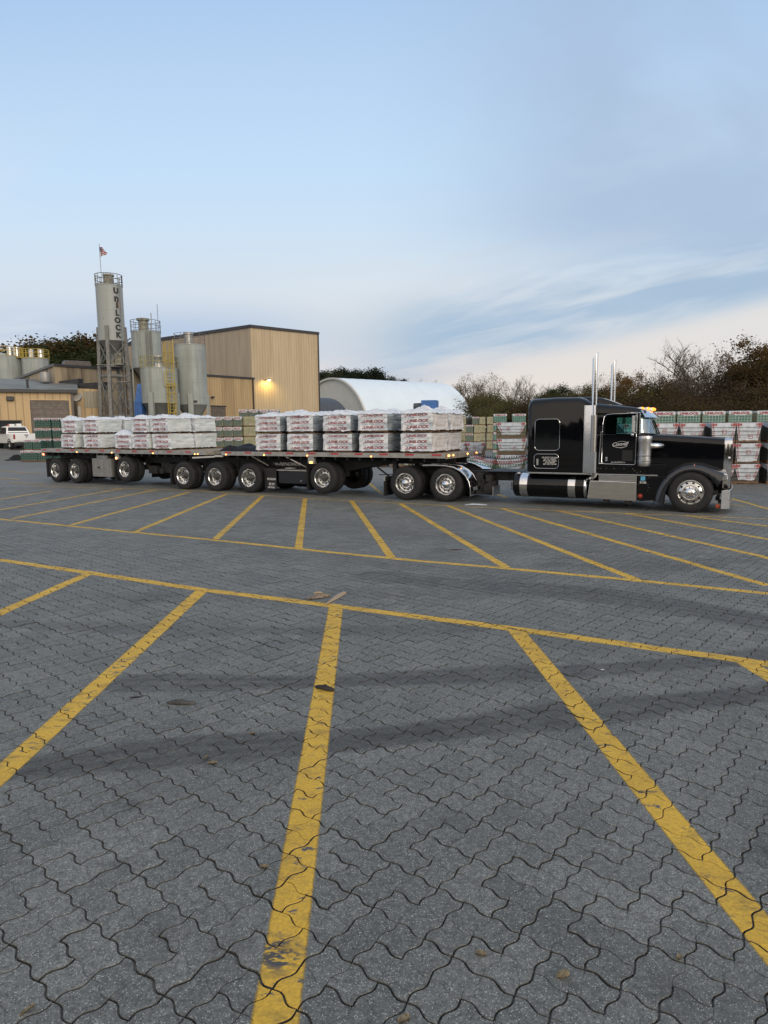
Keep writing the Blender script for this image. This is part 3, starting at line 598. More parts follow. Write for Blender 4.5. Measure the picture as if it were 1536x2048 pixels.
# visor and roof lamps
mb = MB().loft([[(-1.245, .10, 2.56), (-1.245, 2.26, 2.56), (-1.20, 2.28, 2.40), (-1.20, .08, 2.40)], [(-1.22, .10, 2.575), (-1.22, 2.26, 2.575), (-.945, 2.24, 2.43), (-.945, .12, 2.43)], [(-1.2, .10, 2.56), (-1.2, 2.26, 2.56), (-.93, 2.24, 2.405), (-.93, .12, 2.405)]])
mb = MB(); tp = [(-1.24, .10, 2.575), (-1.14, .40, 2.57), (-1.11, 1.18, 2.57), (-1.14, 1.96, 2.57), (-1.24, 2.26, 2.575)]; bt = [(-1.13, .085, 2.39), (-.96, .36, 2.385), (-.91, 1.18, 2.38), (-.96, 2.0, 2.385), (-1.13, 2.275, 2.39)]
mb.loft([tp, bt, [(p[0]-.012, p[1], p[2]-.006) for p in bt], [(p[0]-.012, p[1], p[2]-.02) for p in tp]], closed=False)
part(mb, 'sun_visor', chrome, cab, angle=50)
for i, (u, y) in enumerate(((-1.27, .36), (-1.16, .68), (-1.10, 1.18), (-1.12, 1.70), (-1.17, 2.02))):
    lb = part(MB().loft([[(u-.19, y-.03, 2.60), (u-.19, y+.03, 2.60), (u-.19, y+.03, 2.615), (u-.19, y-.03, 2.615)], [(u+.02, y-.055, 2.57), (u+.02, y+.055, 2.57), (u+.02, y+.05, 2.66), (u+.02, y-.05, 2.66)]]), 'roof_lamp', chrome, roof, bevel=.01)
    part(MB().lathe([(.0, .06), (.022, .055), (.036, .036), (.040, .012), (.040, 0)], (u+.022, y, 2.615), 'x', 16), 'lens', amber_hot, lb)
# mirrors
for s_, yb in ((-1, .135), (1, 2.225)):
    yo = yb+s_*.30; mb = MB().box(-1.405, -1.345, yo-.085, yo+.085, 2.01, 2.43)
    mr = part(mb, 'mirror', brushed, cab, bevel=.012)
    mb = MB()
    for du, yy_ in ((-.0, yo+.02*s_), (.06, yo-.10*s_)): mb.cyl((-1.29+du, yy_, 1.97), (-1.29+du, yy_, 2.485), .011, n=8)
    mb.cyl((-1.29, yo+.02*s_, 2.485), (-1.30, yb, 2.50), .010, n=8).cyl((-1.23, yo-.10*s_, 2.485), (-1.25, yb, 2.50), .010, n=8).cyl((-1.29, yo, 1.975), (-1.28, yb, 1.94), .010, n=8).cyl((-1.6, yb-.01*s_, 2.52), (-1.2, yo, 2.50), .009, n=8).cyl((-1.375, yo, 2.01), (-1.29, yo, 2.0), .01, n=8).cyl((-1.375, yo, 2.42), (-1.29, yo, 2.42), .01, n=8)
    part(mb, 'mirror_bracket', chrome, cab)
    part(MB().lathe([(.0, -.03), (.035, -.022), (.05, 0), (.048, .03), (.02, .045)], (-1.40, yo, 1.955), 'x', 14), 'convex_mirror', chrome, cab)
# hood: lofted from cowl to grille
def hsec(u, y0, z0, z1, rt): return [(u, a, b) for a, b in rrect(y0, 2.36-y0, z0, z1, rt, .02, 7)]
hood = part(MB().loft([hsec(-1.02, .30, .60, 1.955, .15), hsec(-.6, .37, .60, 1.935, .15), hsec(0, .47, .60, 1.895, .15), hsec(.5, .56, .60, 1.855, .15), hsec(.72, .60, .60, 1.835, .15)]), 'hood', black, TK, angle=40)
part(MB().loft([[(-1.0, 1.10, 1.948), (-1.0, 1.26, 1.948), (-1.0, 1.24, 1.972), (-1.0, 1.12, 1.972)], [(.74, 1.13, 1.83), (.74, 1.23, 1.83), (.74, 1.22, 1.852), (.74, 1.14, 1.852)]]), 'hood_crease', black, hood)
RV = []
for i in range(9): RV.append(((-.93, .318, .98+.09*i), (-.93, .300, .98+.09*i), .008))
part(MB().beam((-.86, .30, 1.06), (-.72, .31, 1.13), .012, .012), 'hood_latch', brushed, hood); rivets(RV, darkm, hood)
# cowl panel between step box and fender
mb = MB().prism([(-1.27, .90), (-.60, .90), (-.60, 1.2), (-.98, 1.2), (-.98, 1.9), (-1.02, 1.9), (-1.02, .92), (-1.27, .92)], 'y', .16, .34)
mb.prism([(-1.26, .26), (-1.12, .24), (-1.04, .26), (-.74, .27), (-.60, .4), (-.56, .9), (-1.26, .9)], 'y', .10, .30)
cw = part(mb, 'cowl_panel', black, TK, bevel=.01)
part(MB().prism(rr2(-1.185, -1.075, .775, .885, .01), 'y', .094, .099), 'blue_sticker', M('blue_sticker', (.10, .40, .62), .4, var=.4, vs=30), cw)
mb = MB(); put_text(mb, '2136', lambda a, b: (-1.125+a, .0965, .725+b), .075, 0, bold=.003, sx=1.1); part(mb, 'unit_number', white_ink, cw, smooth=False)
part(MB().lathe([(.0, -.03), (.03, -.026), (.042, -.012), (.046, 0)], (-1.18, .10, .375), 'y', 18).lathe([(.046, .0), (.056, -.006), (.058, .004)], (-1.18, .10, .375), 'y', 18), 'marker_lamp', M('red_marker_lens', (.35, .05, .03), .25), cw)
RV = []
for a, b in ((-1.23, .68), (-1.0, .68), (-.98, .60), (-1.0, .52), (-.98, .86)): RV.append(((a, .10, b), (a, .088, b), .008))
rivets(RV, chrome, cw)
mb = MB().tube([(-.86, .25, .3), (-.85, .10, .22), (-.88, .02, .12), (-.97, -.02, .03), (-1.02, -.02, .015)], .009, 6); part(mb, 'curb_feeler', darkm, cw)
# fenders
top = [(-.87, .26), (-.845, .42), (-.79, .60), (-.70, .79), (-.57, .96), (-.40, 1.10), (-.20, 1.195), (.03, 1.23), (.24, 1.205), (.44, 1.135), (.62, 1.07), (.76, 1.03)]
opn = [(-.62, .20), (-.605, .36), (-.57, .52), (-.505, .68), (-.41, .83), (-.28, .95), (-.14, 1.02), (.03, 1.045), (.19, 1.02), (.35, .945), (.49, .83), (.60, .66)]
for side in (0, 1):
    def ym(y): return y if not side else 2.36-y
    rows = []
    for (a, b), (c_, d2) in zip(top, opn):
        q = ((.0, .30, 1.0), (.0, .16, .93), (.0, .05, .80), (.0, .012, .55), (.0, .0, .25), (.0, .006, .06), (.0, .02, .0), (0, .12, .0))
        rows.append([(c_+(a-c_)*t_, ym(y), d2+(b-d2)*t_+(0)) for _, y, t_ in q])
    mb = MB(); mb.loft([[(a, ym(.62), b+.03) for a, b in top]]+[[r[k] for r in rows] for k in range(8)], closed=False)
    fd = part(mb, 'fender', fender_black, TK, angle=60)
    part(MB().prism([(-.66, .20), (-.62, .20), (-.61, .37), (-.60, .54), (-.70, .54), (-.72, .35)], 'y', ym(.03), ym(.45)), 'splash_flap', rubber, fd)
    part(MB().lathe([(.0, -.02), (.02, -.015), (.028, .005)], (.06, ym(.055), 1.17), 'z' , 12).cyl((.06, ym(.05), 1.10), (.06, ym(.05), 1.22), .022, .012, 10), 'marker_lamp', M('fender_lamp', (.45, .16, .12), .2, coat=.5), fd)
    mb = MB().box(.62, .80, ym(.10) if not side else ym(.42), ym(.42) if not side else ym(.10), .82, 1.0)
    hl = part(mb, 'headlamp', chrome, fd, bevel=.03)
    part(MB().box(.80, .815, ym(.13) if not side else ym(.39), ym(.39) if not side else ym(.13), .85, .97), 'lens', M('lamp_glass', (.6, .62, .65), .08, coat=1), hl, bevel=.01)
# grille shell and bumper
mb = MB().loft([[(.70, a, b) for a, b in rrect(.585, 1.775, .58, 1.845, .14, .03, 6)], [(.80, a, b) for a, b in rrect(.58, 1.78, .56, 1.85, .14, .03, 6)], [(.875, a, b) for a, b in rrect(.60, 1.76, .58, 1.83, .13, .03, 6)]])
gr = part(mb, 'grille_shell', chrome, TK, angle=40)
mb = MB()
for i in range(22): mb.box(.872, .885, .66+.048*i, .682+.048*i, .66, 1.72)
part(mb, 'grille', darkm, gr, smooth=False)
part(MB().lathe([(.0, .05), (.02, .045), (.03, .02), (.03, 0)], (.80, .585, 1.36), 'x', 10), 'marker_lamp', M('clear_lamp', (.8, .8, .85), .1, coat=1), gr)
mb = MB().loft([[(.70, -.03, .14), (.88, .06, .14), (.92, .5, .14), (.93, 1.18, .14), (.92, 1.86, .14), (.88, 2.30, .14), (.70, 2.39, .14)], [(.70, -.03, .59), (.88, .06, .59), (.92, .5, .59), (.93, 1.18, .59), (.92, 1.86, .59), (.88, 2.30, .59), (.70, 2.39, .59)], [(.70, .0, .595), (.86, .08, .595), (.90, .5, .595), (.91, 1.18, .595), (.90, 1.86, .595), (.86, 2.28, .595), (.70, 2.36, .595)], [(.70, .0, .145), (.86, .08, .145), (.90, .5, .145), (.91, 1.18, .145), (.90, 1.86, .145), (.86, 2.28, .145), (.70, 2.36, .145)]], closed=False)
bp = part(mb, 'bumper', chrome, TK, angle=50)
part(MB().lathe([(.0, -.025), (.04, -.02), (.052, .0), (.06, .002)], (.63, .10, .19), 'y', 18), 'turn_lamp', M('orange_lens', (.55, .12, .04), .25, coat=.5), bp)
mb = MB()
for a, b, c_ in ((.55, .25, .50), (.62, .2, .42), (.60, .3, .34), (.66, .22, .27), (.5, .4, .46)): mb.box(a-.04, a+.05, b, b+.5, c_-.03, c_+.035)
mb.box(.3, .72, .75, 1.6, .45, .62); part(mb, 'tow_brackets', grime, TK, bevel=.01)
# air cleaner canisters
for yc in (.10, 2.26):
    sg = 1 if yc < 1 else -1
    mb = MB().lathe([(.0, 0), (.13, 0), (.155, .015), (.163, .03), (.163, .12), (.168, .125), (.168, .15), (.163, .155), (.163, .255), (.170, .262), (.170, .285), (.163, .292), (.165, .60), (.170, .62), (.172, .70), (.176, .705), (.176, .755), (.168, .775), (.02, .785), (.0, .785)], (-1.115, yc, 1.14), 'z', 36)
    ac = part(mb, 'air_cleaner', brushed, TK, angle=30)
    mb = MB().lathe([(.179, 0), (.182, .004), (.182, .022), (.179, .026)], (-1.115, yc, 1.275), 'z', 36).lathe([(.179, 0), (.182, .004), (.182, .022), (.179, .026)], (-1.115, yc, 1.41), 'z', 36); part(mb, 'bands', chrome, ac)
    part(MB().tube([(-1.0, yc+.02*sg, 1.66), (-.86, yc+.05*sg, 1.66), (-.77, yc+.13*sg, 1.66), (-.74, yc+.30*sg, 1.66)], [.075, .078, .075, .07], 16), 'intake_elbow', chrome, ac, angle=60)
# exhaust: heat shield, perforated muffler guard, stack with slash cut tip
perf = M('perforated_guard', (.55, .54, .52), .3, 1.0); g = NT(perf); c = g.coord('Object')
sx_ = g.n('ShaderNodeSeparateXYZ'); g.l(c, sx_.inputs[0])
row = g.m('MULTIPLY', sx_.outputs['Z'], 38); col_ = g.m('ADD', g.m('MULTIPLY', sx_.outputs['X'], 52), g.m('MULTIPLY', g.m('FLOOR', row), .5))
hx = g.m('POWER', g.m('SUBTRACT', g.m('FRACT', row), .5), 2.0); hy = g.m('POWER', g.m('SUBTRACT', g.m('FRACT', col_), .5), 2.0)
g.l(g.mix(g.m('LESS_THAN', g.m('ADD', hx, hy), .085), (.6, .59, .57), (.01, .01, .01)), g.p.inputs['Base Color'])
for side in (0, 1):
    yc = .05 if not side else 2.31; sg = 1 if not side else -1; sx0 = 0 if not side else .11
    ex = part(MB().prism([(-2.635, yc-.02*sg), (-2.46, yc-.05*sg), (-2.33, yc-.085*sg), (-2.29, yc-.05*sg), (-2.285, yc+.05*sg), (-2.32, yc+.04*sg), (-2.34, yc-.06*sg), (-2.46, yc-.03*sg), (-2.63, yc+.0)], 'z', .945, 2.72), 'heat_shield', chrome, TK)
    part(MB().tube([(-2.37, yc-.045*sg, 1.50), (-2.37, yc-.045*sg, 2.46)], .083, 24, caps=False), 'muffler_guard', perf, ex)
    mb = MB(); n = 28; rings = []
    for z, rr_ in ((2.46, .072), (2.72, .070), (3.0, .069), (3.5, .069)): rings.append([(-2.39+sx0+rr_*math.cos(2*PI*k/n), yc+.0*sg+rr_*math.sin(2*PI*k/n), z) for k in range(n)])
    rings.append([(-2.39+sx0+.069*math.cos(2*PI*k/n), yc+.069*math.sin(2*PI*k/n), 3.99+.09*math.cos(2*PI*k/n)) for k in range(n)])
    rings.append([(-2.39+sx0+.061*math.cos(2*PI*k/n), yc+.061*math.sin(2*PI*k/n), 3.985+.09*math.cos(2*PI*k/n)) for k in range(n)]); rings.append([(-2.39+sx0+.061*math.cos(2*PI*k/n), yc+.061*math.sin(2*PI*k/n), 3.4) for k in range(n)])
    mb.loft(rings); part(mb, 'exhaust_stack', chrome, ex, angle=45)
    part(MB().tube([(-2.34, yc, .96), (-2.35, yc+.04*sg, .88), (-2.42, yc+.12*sg, .82), (-2.5, yc+.3*sg, .78)], .075, 16), 'exhaust_elbow', brushed, ex)
# fuel tanks, steps
for side in (0, 1):
    yc = .375 if not side else 1.985; sg = 1 if not side else -1; rt = .33
    tk = part(MB().lathe([(.0, -4.575), (.18, -4.57), (.29, -4.555), (.322, -4.53), (rt, -4.50), (rt, -2.60), (rt-.005, -2.58)], (0, yc, .555), 'x', 48), 'fuel_tank', black, TK, angle=30)
    part(MB().lathe([(rt+.002, -2.605), (rt+.004, -2.59), (.315, -2.555), (.25, -2.52), (.12, -2.50), (0, -2.497)], (0, yc, .555), 'x', 48), 'tank_end', chrome, tk, angle=40)
    for b0, b1 in ((-4.36, -4.14), (-3.03, -2.83)): part(MB().lathe([(rt, b0), (rt+.008, b0+.004), (rt+.008, b1-.004), (rt, b1)], (0, yc, .555), 'x', 48), 'tank_strap', chrome, tk)
    part(MB().lathe([(.075, 0), (.078, .02), (.06, .025), (.058, .05), (.03, .055), (0, .055)], (-4.43, yc-.12*sg, .86), 'z', 20), 'filler_cap', brushed, tk)
    y0, y1 = (.02, .55) if not side else (1.81, 2.34)
    bx = part(MB().prism([(-2.50, .27), (-1.27, .24), (-1.27, .735), (-2.44, .745)], 'y', y0, y1), 'battery_box', brushed if side else M('polished_box', (.80, .79, .76), .13, 1.0, var=.12, vs=3, stretch=(1, 1, 6), bump=.05, bs=4), TK, bevel=.012)
    part(MB().box(-2.46, -1.29, y0-.006, y0+.02, .295, .31).box(-2.45, -1.29, y0-.008, y0+.03, .70, .715), 'box_trim', chrome, bx)
    part(MB().box(-2.24, -1.28, y0+.12, y1, .745, .885), 'step', chrome, bx, bevel=.008)
    part(MB().box(-2.1, -1.95, y0+.05, y0+.2, .17, .27), 'bracket', grime, bx, bevel=.01); part(MB().box(-1.55, -1.4, y0+.05, y0+.2, .16, .265), 'bracket', grime, bx, bevel=.01)
# frame, running gear, fifth wheel, fenders and flaps over the drive axles
fr_ = part(MB().box(-8.55, .55, .80, .88, .62, .90).box(-8.55, .55, 1.56, 1.64, .62, .90).box(-8.55, -8.47, .80, 1.64, .62, .9).box(-4.9, -4.8, .8, 1.64, .66, .88).box(-5.55, -4.25, .5, 1.9, .885, .905).box(-4.6, -.6, .86, 1.58, .35, .62), 'frame', darkm, TK, bevel=.012)
mb = MB()
for u in (-7.88, -6.56): mb = MB(); mb.cyl((u, .5, .515), (u, 1.95, .515), .085, n=14).lathe([(.0, -.2), (.17, -.12), (.2, 0), (.17, .12), (0, .2)], (u, 1.22, .53), 'y', 20); part(mb, 'drive_axle', grime, TK)
part(MB().cyl((0, .3, .43), (0, 2.06, .43), .07, n=12), 'steer_axle', grime, TK); mb = MB()
for u in (-8.2, -7.5, -6.9, -6.2):
    for y in (.75, 1.69): part(MB().cyl((u, y, .36), (u, y, .74), .13, .15, 14), 'air_bag', grime, TK)
mb = MB().box(-5.8, -5.2, .55, .8, .5, .62)
for u, z in ((-5.62, .55), (-5.5, .4), (-5.4, .7), (-5.68, .72), (-5.3, .5)): mb.box(u-.08, u+.09, .45, .8, z-.1, z+.1)
part(mb, 'suspension', grime, TK); part(MB().box(-5.75, -5.25, .4, .8, .22, .34), 'battery_tray', grime, TK); part(MB().cyl((-5.35, .35, .42), (-5.35, .8, .42), .16, n=16), 'air_reservoir', grime, TK); part(MB().tube([(-5.7, .5, .85), (-5.5, .38, .6), (-5.6, .36, .35)], .025, 6), 'air_hose', darkm, TK)
part(MB().prism([(-7.85, 1.04), (-6.6, 1.06), (-6.5, 1.0), (-7.0, .95), (-7.9, .95)], 'y', .75, 1.69).box(-7.6, -6.6, .85, 1.59, .9, .96), 'fifth_wheel', darkm, TK, bevel=.015)
fa = [(-7.28, 1.075), (-6.9, 1.085), (-6.56, 1.075), (-6.30, 1.03), (-6.09, .93), (-5.93, .79), (-5.83, .62), (-5.79, .45), (-5.775, .22)]
for y0, y1 in ((-.01, .64), (1.80, 2.45)):
    mb = MB().loft([[(a, y0, b) for a, b in fa], [(a, y1, b) for a, b in fa], [(a-.012, y1, b-.022) for a, b in fa], [(a-.012, y0, b-.022) for a, b in fa], [(a, y0, b) for a, b in fa]], closed=False)
    for e in (y0, y1): mb.tube([(a, e, b) for a, b in fa], .016, 8)
    part(mb, 'quarter_fender', chrome, TK, angle=50)
    mfl = part(MB().box(-8.62, -8.56, y0+.02, y1-.02, .56, .70), 'flap_hanger', brushed, TK, bevel=.01)
    part(MB().box(-8.61, -8.585, y0+.02, y1-.02, .10, .56), 'mud_flap', rubber, mfl)
    part(MB().box(-5.12, -5.10, y0+.02, y1-.02, .24, .50), 'front_flap', brushed, TK)
# coiled air lines behind the sleeper
def coil(pa, pb, sag, n, r, mat):
    pts = []; pa = Vector(pa); pb = Vector(pb)
    for i in range(n*9+1):
        t = i/(n*9); c_ = pa.lerp(pb, t); c_.z -= sag*math.sin(PI*t); a = 2*PI*i/9; pts.append(c_+Vector((0, r*math.cos(a), r*math.sin(a))))
    return part(MB().tube(pts, .011, 5), 'air_hose', mat, TK)
coil((-6.25, 1.0, 1.22), (-4.25, 1.15, 1.20), .22, 26, .042, M('green_hose', (.02, .16, .08), .4))
coil((-6.15, 1.3, 1.30), (-4.25, 1.25, 1.32), .20, 26, .042, M('red_hose', (.40, .03, .03), .4))
coil((-6.2, 1.4, 1.38), (-4.25, 1.35, 1.42), .16, 26, .04, M('black_hose', (.012, .012, .014), .4))

# ---------------------------------------------------------------- trailers
def rail(par, u0, u1, refl, lamps, far=True):
    for y0, y1, yo in ((-.055, .0, -.055), (2.44, 2.495, 2.495)):
        mb = MB().prism([(y0, 1.29), (y1, 1.29), (y1, 1.425), (y0, 1.425)], 'x', u0, u1)
        mb.box(u0, u1, yo-.006 if yo < 1 else yo, yo if yo < 1 else yo+.006, 1.345, 1.352).box(u0, u1, yo-.010 if yo < 1 else yo, yo if yo < 1 else yo+.010, 1.288, 1.302)
        u = u0+.35
        while u < u1-.2:
            mb.box(u-.07, u+.07, yo-.014 if yo < 1 else yo-.002, yo+.002 if yo < 1 else yo+.014, 1.285, 1.30); u += .89
        ra = part(mb, 'side_rail', galv, par, bevel=.004)
        for k in refl:
            part(MB().box(k-.145, k+.145, yo-.004 if yo < 1 else yo, yo if yo < 1 else yo+.004, 1.362, 1.412), 'reflector', red_refl, ra, smooth=False)
        for k in lamps: part(MB().lathe([(.0, -.024), (.017, -.019), (.025, 0)], (k, yo-.004, 1.318), 'y', 12) if yo < 1 else MB().lathe([(.0, .03), (.022, .024), (.032, 0)], (k, yo+.004, 1.318), 'y', 12), 'marker_lamp', amber, ra)
deckm = M('deck_planks', (.26, .22, .17), .75, 0, var=.4, vs=3, stretch=(.4, 9, 1))
def suspension(par, us, zs):
    mb = MB()
    for u, z in zip(us, zs):
        mb.cyl((u, .5, z), (u, 1.95, z), .065, n=12)
        for y in (.78, 1.66):
            mb.cyl((u-.42, y, z+.05), (u-.42, y, 1.0), .13, .14, 14).beam((u+.45, y, .78), (u-.4, y, z+.02), .09, .12).box(u+.38, u+.52, y-.06, y+.06, .62, 1.05).cyl((u+.05, y-.13, z-.0), (u-.1, y-.13, 1.0), .035, n=8)
        mb.cyl((u-.15, .62, z+.2), (u+.15, .62, z+.2), .09, n=12).box(u-.1, u+.1, .55, .75, z-.15, z+.12)
    part(mb, 'suspension', grime, par)
def beams(par, prof, u0, u1, ux=None):
    mb = MB()
    for y in (.74, 1.62): mb.prism(prof, 'y', y, y+.02); mb.prism([(a, b) for a, b in prof if b > 1.2]+[(u1, 1.255), (u0, 1.255)], 'y', y-.06, y+.08) if False else mb.box(u0, u1, y-.06, y+.08, 1.262, 1.285)
    lo = [p for p in prof if p[1] < 1.2]
    for (a, b), (c_, d2) in zip(lo[:-1], lo[1:]):
        for y in (.74, 1.62): mb.add([(a, y-.06, b), (c_, y-.06, d2), (c_, y+.08, d2), (a, y+.08, b), (a, y-.06, b+.018), (c_, y-.06, d2+.018), (c_, y+.08, d2+.018), (a, y+.08, b+.018)], [(0, 1, 2, 3), (4, 5, 6, 7), (0, 1, 5, 4), (2, 3, 7, 6), (1, 2, 6, 5), (0, 3, 7, 4)])
    u = u0+.2
    while u < u1: mb.box(u-.03, u+.03, .02, 2.42, 1.19, 1.285); u += .45
    return part(mb, 'main_beam', darkm, par, smooth=False)
# front trailer
LA = R(-29)
lead = empty('flatbed_trailer', (-6.03, 23.9, 0), LA, 'front flatbed trailer coupled to the black tractor, with lettering on its black beam', 'trailer')
part(MB().box(.40, 8.97, .0, 2.44, 1.30, 1.418), 'deck', deckm, lead, smooth=False)
rail(lead, .40, 8.97, [.72+.887*i for i in range(10)], [.62, 2.31, 4.09, 6.49])
part(MB().box(8.97, 9.02, -.05, 2.49, 1.27, 1.425), 'front_sill', M('weathered_sill', (.30, .26, .21), .6, .2, var=.4, vs=6), lead, bevel=.006)
for y in (.06, .12, .42, 1.55, 2.3): part(MB().lathe([(.0, .03), (.02, .024), (.03, 0)], (9.022, y, 1.365), 'x', 12), 'marker_lamp', amber, lead)
bm1 = beams(lead, [(-2.0, 1.10), (-2.0, .86), (.2, .86), (1.2, .80), (5.2, .80), (6.6, 1.05), (8.97, 1.10), (8.97, 1.262), (.2, 1.262), (.1, 1.10)], .42, 8.95)
mb = MB(); put_text(mb, 'RENOWN', lambda a, b: (2.76+a, .737, .975+b), .155, 0, shear=.35, bold=.004, sx=1.28); part(mb, 'lettering', M('beam_lettering', (.72, .72, .72), .5), bm1, smooth=False); mb = MB(); part(MB().box(1.98, 2.08, .7345, .7385, .93, 1.01), 'emblem', white_ink, bm1, smooth=False)
mb.prism([(2.15, .935), (2.30, .935), (2.28, 1.01), (2.13, 1.01)], 'y', .7345, .7385)
part(mb, 'emblem', white_ink, bm1, smooth=False)
for u, z in ((-1.55, .515), (0, .515), (1.55, .515), (4.63, .60)): axle('trailer', lead, u, z)
suspension(lead, (-1.55, 0, 1.55, 4.63), (.515, .515, .515, .6))
part(MB().prism([(-1.9, 1.16), (-.2, 1.20), (.2, 1.14), (-.2, 1.06), (-1.9, 1.06)], 'y', .75, 1.69).box(-2.3, .3, .8, 1.64, .9, 1.06), 'rear_fifth_wheel', darkm, lead, bevel=.02)
bo = part(MB().beam((-1.05, .02, 1.18), (.05, .0, 1.235), .05, .06).box(.05, .42, -.03, .05, 1.225, 1.285).beam((-1.25, .3, 1.17), (-1.0, .02, 1.18), .05, .06), 'light_bar', M('white_bracket', (.5, .5, .48), .5), lead, bevel=.008)
mb = MB()
for a, b in (((1.7, .0, 1.28), (2.0, .55, .92)), ((3.15, 0, 1.28), (3.65, .5, .9)), ((4.05, 0, 1.28), (4.3, .5, .9))): mb.beam(a, b, .035)
part(mb, 'strut', galv, lead)
part(MB().box(4.08, 4.33, -.02, .10, 1.05, 1.29), 'lamp_post', galv, lead, bevel=.01); part(MB().box(4.15, 4.27, -.032, -.02, 1.065, 1.125), 'turn_lamp', amber, lead, bevel=.006)
mb = MB().prism([(2.78, .36), (3.88, .36), (3.92, .48), (3.92, .78), (2.74, .78), (2.74, .48)], 'y', .12, .62); tb = part(mb, 'tool_box', fender_black, lead, bevel=.02)
part(MB().box(2.68, 3.95, .08, .6, .79, .83).box(3.1, 3.4, .05, .25, .86, .90), 'shelf', galv, lead, bevel=.006)
part(MB().beam((3.66, .112, .44), (3.74, .112, .49), .02), 'handle', brushed, tb)
part(MB().lathe([(.0, -.6), (.2, -.59), (.24, -.5), (.24, .5), (.2, .59), (0, .6)], (3.3, 1.2, .40), 'x', 24), 'air_tank', grime, lead)
def flap(par, u, y0, y1, z0, z1, txt=False):
    f_ = part(MB().box(u-.012, u+.012, y0, y1, z0, z1), 'mud_flap', rubber, par)
    return f_
flap(lead, 2.26, .02, .62, .18, .88); flap(lead, 2.26, 1.82, 2.42, .18, .88); flap(lead, 4.0, .02, .62, .16, .90); flap(lead, 4.0, 1.82, 2.42, .16, .90); flap(lead, -2.22, .02, .62, .16, .92)
pn = part(MB().box(2.28, 2.72, .05, .065, .18, .86), 'flap_panel', rubber, lead)

for tx_, x_, z_, sz_, sx_2 in (('MICHIGAN', 2.51, .50, .10, .75), ('M.W.', 2.53, .33, .12, 1), ('LEFT ROLL', 2.5, .22, .07, .9)):
    mb = MB(); put_text(mb, tx_, lambda a, b: (x_+a, .047, z_+b), sz_, 0, bold=.004, sx=sx_2); part(mb, 'lettering', white_ink, pn, smooth=False)
for y in (.42, 1.95):
    lg = part(MB().box(7.02, 7.16, y-.07, y+.07, .45, 1.27).box(7.04, 7.14, y-.05, y+.05, .36, .5), 'landing_leg', darkm, lead, bevel=.008)
    part(MB().prism([(6.93, .34), (7.25, .34), (7.16, .42), (7.02, .42)], 'y', y-.13, y+.13), 'foot', darkm, lg, bevel=.01)
part(MB().beam((6.4, .5, .95), (7.05, .45, .55), .04).beam((7.1, .45, 1.1), (7.3, .8, .5), .04).cyl((6.5, .43, .72), (7.05, .43, .75), .015, n=6).cyl((7.09, .42, .62), (7.09, 1.95, .62), .03, n=8), 'leg_brace', darkm, lead)
part(MB().prism([(6.9, 1.27), (8.95, 1.27), (8.6, 1.14), (7.9, 1.10), (7.2, 1.16)], 'y', .65, 1.8), 'kingpin_plate', darkm, lead)
# rear trailer
RA = R(-32)
rear = empty('flatbed_trailer', (-6.03, 23.9, 0), RA, 'rear flatbed trailer at the tail of the rig, with a grey side tool box', 'trailer')
part(MB().box(-10.46, -.38, .0, 2.44, 1.30, 1.438), 'deck', deckm, rear, smooth=False)
rail(rear, -10.46, -.38, [-10.25+1.0*i for i in range(10)], [-7.93, -5.63, -3.17, -.9, -.75])
part(MB().box(-.38, -.33, -.05, 2.49, 1.28, 1.44), 'front_sill', M('weathered_front_sill', (.34, .30, .24), .6, .2, var=.4, vs=6), rear, bevel=.006)
part(MB().box(-10.51, -10.46, -.05, 2.49, 1.16, 1.44).box(-10.49, -10.43, 0, 2.44, 1.10, 1.2), 'rear_sill', galv, rear, bevel=.006)
for y in (.06, .22, 2.2, 2.36): part(MB().lathe([(.0, -.02), (.04, -.015), (.05, 0)], (-10.515, y, 1.19), 'x', 14), 'tail_lamp', red_lamp, rear)
part(MB().lathe([(.0, -.035), (.03, -.028), (.045, 0)], (-10.42, -.0, 1.19), 'y', 12), 'tail_lamp', M('side_tail_lamp', (.8, .2, .1), .3, emit=(1, .25, .12), es=6), rear)
bm2 = beams(rear, [(-10.4, 1.262), (-10.4, .96), (-5.2, .90), (-2.4, .90), (-1.6, 1.10), (-.4, 1.15), (-.4, 1.262)], -10.44, -.40)
for u, z in ((-9.64, .515), (-8.24, .515), (-4.98, .66)): axle('trailer', rear, u, z)
suspension(rear, (-9.64, -8.24, -4.98), (.515, .515, .66))
tbx = part(MB().box(-7.08, -5.86, .03, .65, .32, 1.06), 'tool_box', toolbox_m, rear, bevel=.012)
part(MB().box(-6.44, -6.405, .015, .032, .36, 1.03).box(-7.06, -5.88, .018, .032, 1.035, 1.06).box(-7.04, -5.88, .02, .032, .42, .44), 'door_seam', galv, tbx, bevel=.003)
part(MB().box(-6.70, -6.58, .0, .032, .69, .72).cyl((-6.61, .03, .705), (-6.61, -.012, .705), .03, n=12), 'latch', darkm, tbx)
mb = MB()
for z in (.46, .70, .98): mb.box(-6.46, -6.385, .0, .03, z-.02, z+.02)
part(mb, 'hinges', brushed, tbx); part(MB().box(-7.0, -6.3, .2, .6, 1.06, 1.30), 'box_hanger', galv, rear, bevel=.01)
part(MB().box(-5.5, -5.28, -.02, .1, 1.05, 1.29), 'lamp_post', galv, rear, bevel=.01); part(MB().lathe([(.0, -.03), (.035, -.024), (.05, 0)], (-5.42, -.022, 1.10), 'y', 14), 'turn_lamp', M('orange_turn_lamp', (.9, .3, .1), .3, emit=(1, .32, .12), es=6), rear)
flap(rear, -5.62, .02, .62, .20, .98); flap(rear, -5.62, 1.82, 2.42, .20, .98); flap(rear, -10.30, .02, .62, .20, 1.0); flap(rear, -10.30, 1.82, 2.42, .20, 1.0)
